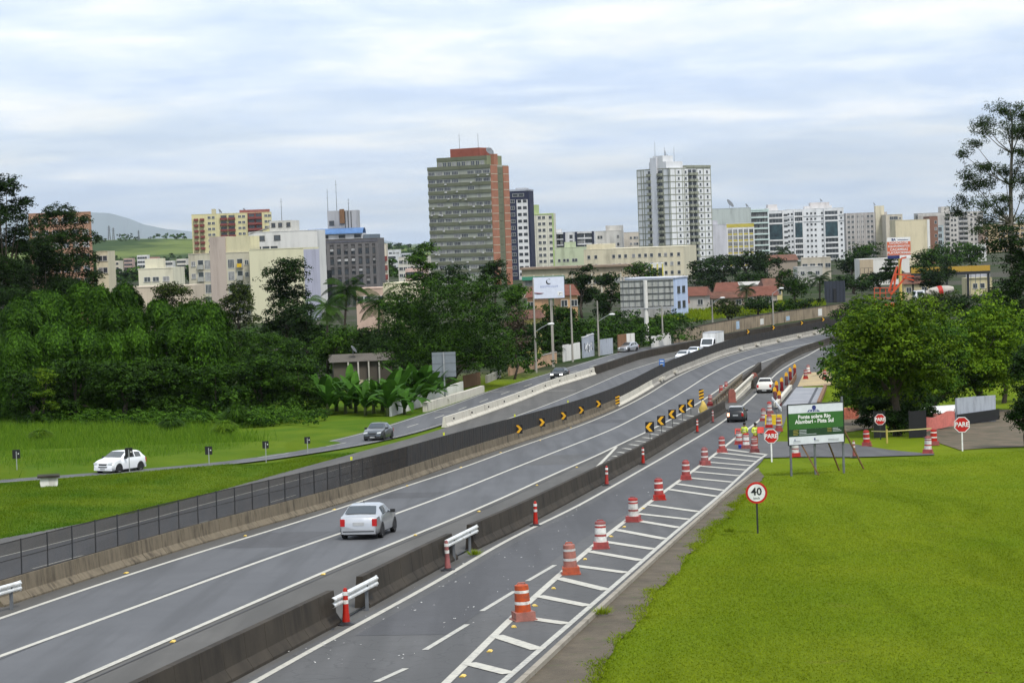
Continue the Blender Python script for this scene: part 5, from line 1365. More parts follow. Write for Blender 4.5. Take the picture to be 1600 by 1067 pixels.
def worker(label, pos, rz, s, arm_out):
    t = thing('person', label, 'person', pos, rz, 'road workers'); t.scale = (s, s, s)
    J = [((0, 0, .95), (.15, .12)), ((0, 0, 1.18), (.15, .115)), ((0, .0, 1.40), (.19, .12)), ((0, 0, 1.50), (.07, .07)), ((0, -.01, 1.58), (.085, .095)), ((0, -.015, 1.70), (.085, .10)),
         ((.10, 0, .90), (.10, .10)), ((.11, -.02, .50), (.075, .08)), ((.12, .02, .09), (.05, .055)), ((.13, -.12, .045), (.045, .035)),
         ((-.10, 0, .90), (.10, .10)), ((-.11, .0, .50), (.075, .08)), ((-.12, .04, .09), (.05, .055)), ((-.13, -.10, .045), (.045, .035)),
         ((.21, 0, 1.40), (.07, .07)), ((.27, .02, 1.13), (.05, .055)), ((.24, -.14, .95) if not arm_out else (.40, -.12, .98), (.038, .04)), ((.22, -.20, .90) if not arm_out else (.47, -.18, .95), (.035, .025)),
         ((-.21, 0, 1.40), (.07, .07)), ((-.27, .02, 1.13), (.05, .055)), ((-.14, -.18, 1.02), (.038, .04)), ((-.09, -.22, 1.0), (.035, .025))]
    E_ = [(0, 1), (1, 2), (2, 3), (3, 4), (4, 5), (0, 6), (6, 7), (7, 8), (8, 9), (0, 10), (10, 11), (11, 12), (12, 13), (2, 14), (14, 15), (15, 16), (16, 17), (2, 18), (18, 19), (19, 20), (20, 21)]
    o = skin_mesh('body', J, E_, [M['trousers'], M['hivis'], M['skin'], M['plast']], t)
    mi = []
    for p in o.data.polygons:
        z = p.center.z
        mi.append(3 if z < 0.13 else 0 if z < 0.93 and abs(p.center.x) < .2 and p.center.y > -.1 else 2 if z > 1.49 or (z < 1.08 and (abs(p.center.x) > .2 or p.center.y < -.13)) else 1)
    o.data.polygons.foreach_set('material_index', mi)
    mb = MB(); mb.lathe([(0.115, 1.66), (0.118, 1.70), (0.10, 1.77), (0.05, 1.805), (0.01, 1.81)], 12); mb.v = [(x, y - 0.012, z) for x, y, z in mb.v]; mb.build('cap', M['hair'], t, smooth=True)
    for z in (1.12, 1.30):
        mb = MB(); mb.lathe([(0.162, z), (0.166, z + 0.045)], 12); mb.v = [(x * 1.08, y * 0.82, zz) for x, y, zz in mb.v]; mb.build('reflective_band', M['reflect'], t, smooth=True)
    return t
wp = G(1164, 697.5); worker('road worker in lime vest standing behind the left drum', wp, face_cam(wp) + 2.6, 0.94, False)
wq = G(1181, 699); worker('road worker in lime vest and orange trousers holding a red flag', wq, face_cam(wq) + 0.5, 0.96, True)
M['flag'] = flat('red_flag_cloth', (0.80, 0.10, 0.07), 0.7)
for px, py, z, lab in ((1153, 690, 0.55, 'small red flag beside the left drum near the workers'), (1188.5, 699, 1.0, 'small red flag held by the right worker')):
    b = G(px, py); t = thing('flag', lab, 'flag', b, face_cam(b))
    mb = MB()
    A = [(x, 0.04 * math.sin(9 * x), z) for x in np.linspace(-.2, .25, 6)]; B = [(x + 0.02, 0.05 * math.sin(8 * x + 1), z + 0.42) for x in np.linspace(-.2, .25, 6)]
    mb.strip(A, B); mb.build('cloth', M['flag'], t, smooth=True)
    mb = MB(); mb.tube([(-.2, 0, z - 0.35 if z > 0.8 else 0), (-.2, 0, z + 0.46)], 0.012, 5); mb.build('stick', M['wood'], t)
b = G(1157, 701); mb = MB(); mb.lathe([(0.11, 0), (0.14, 0.02), (0.15, 0.26), (0.16, 0.28), (0.12, 0.28)], 12); o = mb.build('bucket', flat('blue_plastic', (0.02, 0.06, 0.45), 0.4), smooth=40); o.location = b; tag(o, 'small blue plastic bucket at the foot of the left drum', 'bucket')
# ---------------------------------------------------------------- buildings of the town
_pm = {}
def plaster(c, dirt=0.35):
    k = (c, dirt)
    if k not in _pm:
        _pm[k] = stained('plaster_%d' % len(_pm), c, tuple(x * dirt for x in c), scale=0.12, lo=0.46, hi=0.72, fine=0.10)
    return _pm[k]
M['pane'] = flat('window_pane', (0.030, 0.036, 0.045), 0.10, c2=(0.075, 0.085, 0.095), scale=0.35, spec=0.6)
M['pane2'] = flat('curtained_pane', (0.30, 0.30, 0.29), 0.3, c2=(0.10, 0.10, 0.11), scale=0.5)
M['frame'] = flat('window_frame', (0.55, 0.55, 0.53), 0.5)
M['bronze'] = flat('bronze_frame', (0.07, 0.06, 0.05), 0.5)
_wm = {}
def win_mesh(w, h, frame='frame', pane='pane', split=1, sill=True):
    k = (round(w, 2), round(h, 2), frame, pane, split, sill)
    if k in _wm: return _wm[k]
    mb = MB(); f = min(0.09, w * 0.12)
    mb.box(-w / 2, w / 2, -0.02, 0.05, 0, h, 1)
    mb.box(-w / 2 - f, -w / 2, -0.07, 0.05, 0, h, 0); mb.box(w / 2, w / 2 + f, -0.07, 0.05, 0, h, 0)
    mb.box(-w / 2 - f, w / 2 + f, -0.07, 0.05, h, h + f, 0)
    mb.box(-w / 2 - f * 1.6, w / 2 + f * 1.6, -0.16 if sill else -0.07, 0.05, -f, 0, 0)
    for s in range(1, split): mb.box(-w / 2 + w * s / split - 0.035, -w / 2 + w * s / split + 0.035, -0.05, -0.021, 0, h, 0)
    _wm[k] = mb.mesh('window', [M[frame], M[pane]], fix=False)
    return _wm[k]
class Bld:
    def __init__(s, name, label, xL, xR, ytop, Y, yaw, side, col, group=None, cat='building', dirt=0.4, zb=None, part='wall', parapet=0.7):
        Y = Y * KD; yaw = math.radians(yaw); a0, c0 = ray(xL, ytop); aR, _ = ray(xR, ytop)
        X0 = a0 * Y; s.W = (aR * Y - X0) / (math.cos(yaw) - aR * math.sin(yaw))
        base = gz(Y) if zb is None else zb
        s.H = CAMZ + c0 * Y - base; s.yaw = yaw
        if isinstance(side, tuple):   # ('px', x): photo x of the far edge of the visible side
            ax, _ = ray(side[1], ytop); cx, cy = (X0 + s.W * math.cos(yaw), Y + s.W * math.sin(yaw)) if yaw < 0 else (X0, Y)
            s.D = (ax * cy - cx) / (-math.sin(yaw) - ax * math.cos(yaw))
        else: s.D = side
        s.mat = plaster(col, dirt)
        s.t = thing(name, label, cat, (X0, Y, base), yaw, group)
        mb = MB(); mb.box(0, s.W, 0, s.D, -2, s.H); mb.build(part, s.mat, s.t)
        if parapet:
            s.box('parapet', 0, s.W, -0.08, s.D, s.H - 0.001, s.H + 0.18, s.mat)
        s.S = F_PX / Y
    def box(s, nm, x0, x1, y0, y1, z0, z1, mat):
        mb = MB(); mb.box(x0, x1, y0, y1, z0, z1); return mb.build(nm, mat if not isinstance(mat, tuple) else plaster(mat), s.t)
    def face(s, f, u, z, out=0.0):
        if f == 'F': return (u, -out, z), 0.0
        if f == 'R': return (s.W + out, u, z), math.pi / 2
        return (-out, s.D - u, z), -math.pi / 2
    def flen(s, f): return s.W if f == 'F' else s.D
    def wins(s, f, cols, zs, w, h, frame='frame', pane='pane', split=1, skip=0.0, sill=True, nm='window', alt=None):
        """cols: fractions along the face; zs: heights of the sills"""
        n = s.flen(f)
        for z in zs:
            for c in cols:
                if random.random() < skip: continue
                pn = alt if alt and random.random() < 0.3 else pane
                p, r = s.face(f, c * n, z, 0.0); link(nm, win_mesh(w, h, frame, pn, split, sill), s.t, loc=p, rot=(0, 0, r))
    def bands(s, f, zs, h, mat, out=0.12, u0=0.0, u1=1.0, nm='band'):
        n = s.flen(f); L = (u1 - u0) * n; m_ = mat if not isinstance(mat, tuple) else plaster(mat)
        mb = MB(); mb.box(0, L, -out, 0.02, 0, h); me = mb.mesh(nm, m_)
        for z in zs:
            p, r = s.face(f, u0 * n, z); link(nm, me, s.t, loc=p, rot=(0, 0, r))
    def posts(s, f, us, w, mat, z0=0, z1=None, out=0.15, nm='pier'):
        n = s.flen(f); z1 = z1 or s.H; m_ = mat if not isinstance(mat, tuple) else plaster(mat)
        mb = MB(); mb.box(-w / 2, w / 2, -out, 0.02, z0, z1); me = mb.mesh(nm, m_)
        for u in us:
            p, r = s.face(f, u * n, 0); link(nm, me, s.t, loc=p, rot=(0, 0, r))
    def balc(s, f, us, zs, w, d, h, mat, rail=None):
        n = s.flen(f); m_ = mat if not isinstance(mat, tuple) else plaster(mat)
        mb = MB(); mb.box(-w / 2, w / 2, -d, 0.02, -0.12, 0.05); mb.box(-w / 2, w / 2, -d, -d + 0.1, 0.05, h); mb.box(-w / 2, -w / 2 + 0.1, -d + 0.1, 0.02, 0.05, h); mb.box(w / 2 - 0.1, w / 2, -d + 0.1, 0.02, 0.05, h); me = mb.mesh('balcony', m_)
        for z in zs:
            for u in us:
                p, r = s.face(f, u * n, z); link('balcony', me, s.t, loc=p, rot=(0, 0, r))
    def roofbox(s, x0, x1, h, col, y0=0.15, y1=0.85, nm='penthouse'):
        return s.box(nm, s.W * x0, s.W * x1, s.D * y0, s.D * y1, s.H, s.H + h, col)
    def antenna(s, u, h, z=None, v=0.5):
        mb = MB(); z = s.H if z is None else z; mb.tube([(s.W * u, s.D * v, z), (s.W * u, s.D * v, z + h)], [0.10, 0.05], 5)
        for k in range(2): mb.bar((s.W * u - 0.4, s.D * v, z + h * (0.6 + 0.25 * k)), (s.W * u + 0.4, s.D * v, z + h * (0.6 + 0.25 * k)), 0.05)
        return mb.build('antenna', M['greysteel'], s.t)
    def dish(s, u, z=None, r=1.3, v=0.4):
        mb = MB(); z = s.H if z is None else z; mb.lathe([(0.05, 0), (r * 0.5, r * 0.08), (r, r * 0.3), (r * 0.97, r * 0.33), (r * 0.45, r * 0.14), (0.02, r * 0.06)], 14)
        o = mb.build('dish', M['greysteel'], s.t, smooth=True); o.location = (s.W * u, s.D * v, z + r * 0.9); o.rotation_euler = (0.3, 0.9, 0)
        mb = MB(); mb.tube([(0, 0, -0.1), (0, 0, r * 0.9)], 0.08, 5); o = mb.build('dish_mount', M['greysteel'], s.t); o.location = (s.W * u, s.D * v, z)
def lin(a, b, n): return list(np.linspace(a, b, n))
def flo(b, n, top, sp): return [b.H - top - k * sp for k in range(n) if b.H - top - k * sp > -1]
# --- green office tower with brick side
b = Bld('office_tower', 'tall green banded office tower with orange brick side walls', 668, 766, 264, 552, -29, ('px', 794), (0.33, 0.34, 0.29))
sp = 3.10; zs = flo(b, 13, 3.1, sp)
GR = plaster((0.145, 0.155, 0.105), 0.55)
b.bands('F', [z - 1.25 for z in zs] + [b.H - 0.9], 1.35, GR, 0.35)
for r_, z in enumerate(zs):
    n8 = 8
    for k in range(n8):
        u = (k + 0.5) / n8
        q = random.random()
        p, rr = b.face('F', u * b.W, z + 0.18)
        if q < 0.16: continue
        link('window', win_mesh(b.W / n8 * 0.80 if q > 0.3 else b.W / n8 * 0.4, 1.25, 'frame', 'pane' if q > 0.48 else 'pane2', 4 if q > 0.3 else 1, False), b.t, loc=p)
mb = MB(); mb.box(-0.35, 0.35, -0.55, 0.0, 0, 0.5); ac_me = mb.mesh('air_conditioner', M['frame'])
for k in range(34): link('air_conditioner', ac_me, b.t, loc=(random.uniform(0.05, 0.97) * b.W, -0.34, random.choice(zs) - 0.55 + random.uniform(-0.2, 0.3)))
BRK = flat('orange_brick', (0.33, 0.145, 0.09), 0.85, scale=0.4, var=0.25)
dd = b.D
for u0, u1 in ((0.0, 0.36), (0.68, 1.0)):
    mb = MB(); mb.box(-0.0, 0.25, u0 * dd, u1 * dd, 0, b.H - (0.0 if u0 < .1 else 0.2)); o = mb.build('brick_wall', BRK, b.t); o.location = (b.W, 0, 0)
    for z in zs:
        mb = MB(); mb.box(0.25, 0.29, u0 * dd, u1 * dd, z - 0.35, z - 0.05); o = mb.build('concrete_band', plaster((0.42, 0.36, 0.28)), b.t); o.location = (b.W, 0, 0)
b.box('recess', b.W, b.W + 0.06, 0.36 * dd, 0.68 * dd, 0, b.H - 0.5, GR)
b.wins('R', [0.52], [z for z in zs], 2.0, 1.5, 'bronze')
b.roofbox(0.13, 0.93, 4.0, (0.20, 0.22, 0.135), 0.08, 0.9); b.box('band', b.W * 0.13, b.W * 0.93, b.D * 0.07, b.D * 0.08, b.H + 2.6, b.H + 4.0, GR)
for k in range(10):
    p = (b.W * (0.18 + 0.075 * k), b.D * 0.08, b.H + 0.5); link('window', win_mesh(1.6, 1.6, 'frame', 'pane' if k % 3 else 'pane2', 2, False), b.t, loc=p)
b.box('machine_room', b.W * 0.33, b.W * 0.80, b.D * 0.15, b.D * 0.8, b.H + 4.0, b.H + 7.3, flat('red_plaster', (0.27, 0.08, 0.055), 0.9, scale=0.3))
b.antenna(0.38, 6.5, b.H + 7.2); b.antenna(0.68, 6.0, b.H + 7.2); b.dish(0.88, b.H + 3.9, 1.8)
b.box('stack', b.W * 0.92, b.W * 0.98, b.D * 0.3, b.D * 0.5, b.H, b.H + 4.6, BRK)
# --- navy and white tower
b = Bld('apartment_tower', 'narrow navy and white apartment tower right of the green tower', 795, 827, 300, 610, -8, 14, (0.030, 0.035, 0.065))
zs = flo(b, 12, 5.2, 2.92)
b.box('white_strip', b.W * 0.36, b.W * 0.90, -0.15, 0.02, 0, b.H - 3.6, (0.66, 0.66, 0.66))
for z in zs:
    for u in (0.50, 0.76): p = (u * b.W, -0.15, z + 0.3); link('window', win_mesh(1.5, 1.15, 'bronze', 'pane', 1, False), b.t, loc=p)
    p, _ = b.face('F', 0.16 * b.W, z + 0.25); link('window', win_mesh(1.7, 1.4, 'frame', 'pane', 2), b.t, loc=p)
b.box('crown', -0.1, b.W + 0.1, -0.12, b.D, b.H + 0.181, b.H + 0.9, (0.35, 0.37, 0.42)); b.roofbox(0.3, 0.8, 1.6, (0.45, 0.46, 0.48))
b.wins('F', [0.3, 0.6], [b.H - 2.2], 2.2, 1.2, 'frame', 'pane')
# --- cream and green tower
b = Bld('apartment_tower', 'cream apartment tower with lime green edges', 827, 864, 335, 640, -6, ('px', 868), (0.62, 0.60, 0.50))
LG = plaster((0.36, 0.46, 0.20)); zs = flo(b, 12, 2.9, 2.88)
b.posts('F', [0.0, 0.985], 0.8, LG, 0, b.H, 0.1); b.bands('F', [b.H - 0.5], 0.55, LG, 0.14)
for us, w in (([0.13], 1.3), ([0.42, 0.60], 1.3), ([0.88], 1.3)): b.wins('F', us, [z + 0.5 for z in zs], w, 1.25, 'frame', 'pane', 2)
b.posts('F', [0.27, 0.74], 0.15, (0.45, 0.44, 0.38), 0, b.H - 0.6, 0.08)
b.roofbox(-0.05, 0.34, 4.3, (0.34, 0.42, 0.20), 0.1, 0.7)
# --- tall white tower with olive grid
b = Bld('white_tower', 'tall white apartment tower with olive grid lines and rooftop aerials', 1046, 1110, 263, 640, 44, ('px', 995), (0.66, 0.67, 0.68))
OL = plaster((0.26, 0.27, 0.215)); sp = 2.93; zs = flo(b, 15, 3.2, sp)
b.bands('F', [z - 0.35 for z in zs] + [b.H - 0.3], 0.40, OL, 0.10); b.bands('L', [z - 0.35 for z in zs] + [b.H - 0.3], 0.40, OL, 0.10)
b.posts('F', [0.003, 0.13, 0.30, 0.345, 0.66, 0.82, 0.995], 0.35, OL, 0, b.H, 0.13); b.posts('L', [0.003, 0.13, 0.20, 0.60, 0.80, 0.96], 0.35, OL, 0, b.H, 0.13)
b.wins('F', [0.215, 0.285 + 0.10, 0.74, 0.91], [z + 0.75 for z in zs], 1.15, 1.25, 'frame', 'pane', 1)
for u0, u1 in ((0.44, 0.53), (0.545, 0.64)):
    b.balc('F', [(u0 + u1) / 2], zs, b.W * (u1 - u0), 1.4, 1.05, OL); b.wins('F', [(u0 + u1) / 2], [z + 0.3 for z in zs], b.W * (u1 - u0) * 0.85, 2.1, 'bronze', 'pane', 2, sill=False)
b.balc('L', [0.40, 0.72], zs, 2.6, 1.3, 1.05, OL); b.wins('L', [0.40, 0.72], [z + 0.3 for z in zs], 2.2, 2.0, 'bronze', 'pane', 1, sill=False)
b.wins('L', [0.52, 0.56, 0.66], [z + 1.2 for z in zs], 0.6, 0.6, 'bronze', 'pane', 1)
b.box('lift_shaft', -0.9, 0.02, b.D * 0.36, b.D * 0.55, 0, b.H + 5.2, (0.60, 0.61, 0.64))
b.box('penthouse', b.W * 0.0, b.W * 0.40, b.D * 0.1, b.D * 0.62, b.H, b.H + 3.2, (0.60, 0.61, 0.62)); b.box('penthouse', b.W * 0.0, b.W * 0.25, b.D * 0.2, b.D * 0.5, b.H + 3.2, b.H + 6.0, (0.60, 0.61, 0.62))
b.box('cornice', b.W * 0.4, b.W, -0.3, b.D * 0.5, b.H + 0.2, b.H + 1.3, OL)
for k in range(7): b.antenna(0.05 + 0.06 * k, random.uniform(2.0, 4.5), b.H + (5.9 if k < 3 else 3.1), 0.2 + 0.06 * k)
b.antenna(0.02, 7.0, b.H + 5.9, 0.45); b.antenna(0.36, 7.0, b.H + 3.1, 0.3); b.dish(0.5, b.H + 1.2, 1.2)
# --- yellow and maroon apartment block far left
b = Bld('apartment_block', 'yellow apartment block with maroon balconies behind the beige building', 299, 424, 336, 690, 6, 18, (0.58, 0.53, 0.30))
MR = plaster((0.19, 0.055, 0.050)); zs = flo(b, 8, 3.0, 2.85)
b.balc('F', [0.055, 0.13], zs, 2.2, 1.5, 1.0, MR); b.balc('F', [0.40, 0.50], zs, b.W * 0.09, 1.3, 1.0, MR); b.wins('F', [0.40, 0.50], [z + .1 for z in zs], 2.8, 2.0, 'bronze', 'pane', 1)
b.box('maroon_strip', b.W * 0.70, b.W * 0.88, -0.12, 0.02, 0, b.H, MR); b.balc('F', [0.79], zs, b.W * 0.17, 1.2, 1.0, MR)
for z in zs: link('window', win_mesh(2.6, 1.5, 'bronze', 'pane', 2), b.t, loc=(b.W * 0.75, -0.13, z + 0.9)); link('window', win_mesh(2.6, 1.5, 'bronze', 'pane', 2), b.t, loc=(b.W * 0.84, -0.13, z + 0.9))
b.wins('F', [0.22, 0.27, 0.60, 0.65, 0.93, 0.975], [z + 0.8 for z in zs], 1.4, 1.1, 'frame', 'pane', 2); b.roofbox(0.25, 0.3, 2.6, (0.45, 0.42, 0.3)); b.dish(0.35, None, 1.4); b.dish(0.66, None, 1.4); b.roofbox(0.6, 0.98, 1.6, (0.24, 0.09, 0.08))
# --- beige apartment house
b = Bld('apartment_house', 'beige four storey apartment house with white framed windows behind the trees', 294, 389, 398, 338, -10, 14, (0.50, 0.465, 0.36))
zs = [b.H - 3.6 - 2.95 * k for k in range(5)]
b.box('stair_core', b.W * 0.36, b.W * 0.62, -0.12, b.D * 0.5, 0, b.H + 4.1, (0.44, 0.37, 0.32))
b.box('upper_wall', b.W * 0.62, b.W * 1.02, 0.4, b.D * 0.6, b.H + 0.2, b.H + 4.0, (0.55, 0.51, 0.34)); b.dish(0.8, b.H + 0.3, 0.6)
b.wins('F', [0.08], [z + 0.7 for z in zs], 0.9, 1.1, 'frame', 'pane2', 2)
b.wins('F', [0.315, 0.70], zs, 1.4, 2.0, 'frame', 'pane', 4, sill=False, alt='pane2')
b.wins('F', [0.20, 0.845], zs, 1.3, 2.1, 'frame', 'pane', 1, sill=False); b.balc('F', [0.20, 0.845], zs, 1.5, 0.6, 1.0, (0.36, 0.36, 0.33))
b.wins('F', [0.955], [z + 0.7 for z in zs], 0.8, 1.05, 'frame', 'pane', 2)
mb = MB(); mb.box(b.W * 0.845 - 0.6, b.W * 0.845 + 0.6, -0.68, -0.62, zs[0] + 0.1, zs[0] + 1.0); mb.build('banner', flat('yellow_banner', (0.70, 0.45, 0.02), 0.6), b.t)
b = Bld('blank_gable', 'cream blank gable wall beside the beige apartment house', 389, 474, 391, 334, -10, ('px', 498), (0.60, 0.57, 0.40), dirt=0.7)
b.box('lavender_wall', b.W - 0.02, b.W + 0.12, 0.05, b.D, 0, b.H - 0.3, (0.43, 0.43, 0.52))
# --- white block with plant rooms
b = Bld('office_block', 'white flat-roofed block with dark strip windows above the cream gable', 388, 495, 364, 372, -6, 12, (0.62, 0.61, 0.58))
b.wins('F', [0.13, 0.25, 0.37], [b.H - 5.0], 1.4 * 1.2, 1.1, 'bronze', 'pane', 1); b.wins('F', [0.10, 0.19, 0.42], [b.H - 2.2], 1.6, 1.2, 'bronze', 'pane', 1)
b.box('penthouse', b.W * 0.30, b.W * 0.62, 1.0, b.D, b.H, b.H + 3.0, (0.50, 0.49, 0.45)); 
for u in (0.36, 0.46, 0.58): link('window', win_mesh(0.9, 1.0, 'bronze', 'pane'), b.t, loc=(b.W * u, 1.0, b.H + 1.3))
b.antenna(0.43, 6.0, b.H + 3.0)
mb = MB(); mb.bar((0, 1.0, b.H - 0.5), (b.W * 0.3, 1.0, b.H + 1.2), 2.0, 0.3); mb.build('sloping_roof', M['concrete'], b.t)
# --- grey concrete block
b = Bld('grey_block', 'grey concrete office block with deep windows and blue roof vault', 496, 590, 376, 405, -4, 15, (0.125, 0.118, 0.118), dirt=0.6)
zs = [b.H - 4.3 - 2.95 * k for k in range(6)]
cols = [0.115 + 0.118 * k for k in range(8)]
b.posts('F', [c - 0.059 for c in cols] + [0.985], 0.95, (0.145, 0.138, 0.138), 0, b.H - 1.2, 0.30)
b.bands('F', [z - 0.75 for z in zs] + [b.H - 1.5], 0.6, (0.135, 0.128, 0.128), 0.22); b.wins('F', cols, zs, 1.15, 1.65, 'bronze', 'pane', 1, sill=False)
for k in range(14):
    mb = MB(); c = random.choice(cols); z = random.choice(zs[:4]); mb.add([(-0.5, -0.36, 0.9), (0.5, -0.36, 0.9), (0.5, -0.10, 1.6), (-0.5, -0.10, 1.6)], [(0, 1, 2, 3)]); o = mb.build('open_sash', M['pane2'], b.t); o.location = (c * b.W, 0, z)
b.box('glass_bay', 0.2, b.W * 0.10, -0.45, 0.02, 2, zs[1] + 1.6, M['darkglass']); b.box('glass_bay', b.W * 0.10, b.W * 0.22, -0.40, 0.02, 2, zs[2] + 1.4, M['darkglass'])
b.box('roof_rail', 0, b.W, -0.32, -0.2, b.H - 0.85, b.H - 0.35, (0.11, 0.11, 0.13)); b.box('penthouse', b.W * 0.02, b.W * 0.75, 1.2, 9, b.H, b.H + 1.7, (0.58, 0.58, 0.58)); b.box('penthouse', b.W * 0.76, b.W * 0.98, 0.8, 9, b.H, b.H + 1.3, (0.14, 0.17, 0.20))
for u in (0.12, 0.40, 0.66): link('window', win_mesh(2.0, 1.0, 'frame', 'pane'), b.t, loc=(b.W * u, 1.2, b.H + 0.4))
VB = flat('blue_roof_sheet', (0.10, 0.20, 0.40), 0.35, 0.2, scale=0.8)
mb = MB(); n = 10; A = [(-b.W * 0.18, 0.6 + 3.0 - 3.2 * math.cos(math.pi * k / n), b.H + 1.7 + 1.7 * math.sin(math.pi * k / n)) for k in range(n + 1)]; B = [(b.W * 0.76, y, z) for x, y, z in A]; mb.strip(A, B); mb.add(A, [tuple(range(n + 1))]); mb.build('roof_vault', VB, b.t, smooth=40)
b.box('water_tower', b.W * 0.12, b.W * 0.62, 7.0, 13, b.H, b.H + 8.6, (0.37, 0.37, 0.38)); link('window', win_mesh(1.3, 1.2, 'bronze', 'pane'), b.t, loc=(b.W * 0.19, 7.0, b.H + 4.4))
b.box('rust_tank', b.W * 0.33, b.W * 0.41, 6.6, 7.0, b.H + 4.8, b.H + 9.0, M['rust']); b.antenna(0.13, 6.5, b.H + 8.6); b.antenna(0.28, 9.0, b.H + 8.6); b.antenna(0.48, 3.5, b.H + 8.6)
for u in (0.42, 0.47, 0.52): mb = MB(); mb.tube([(b.W * u, 6.9, b.H + 3), (b.W * u, 6.9, b.H + 8.4)], 0.10, 6); mb.build('pipe', M['darksteel'], b.t)
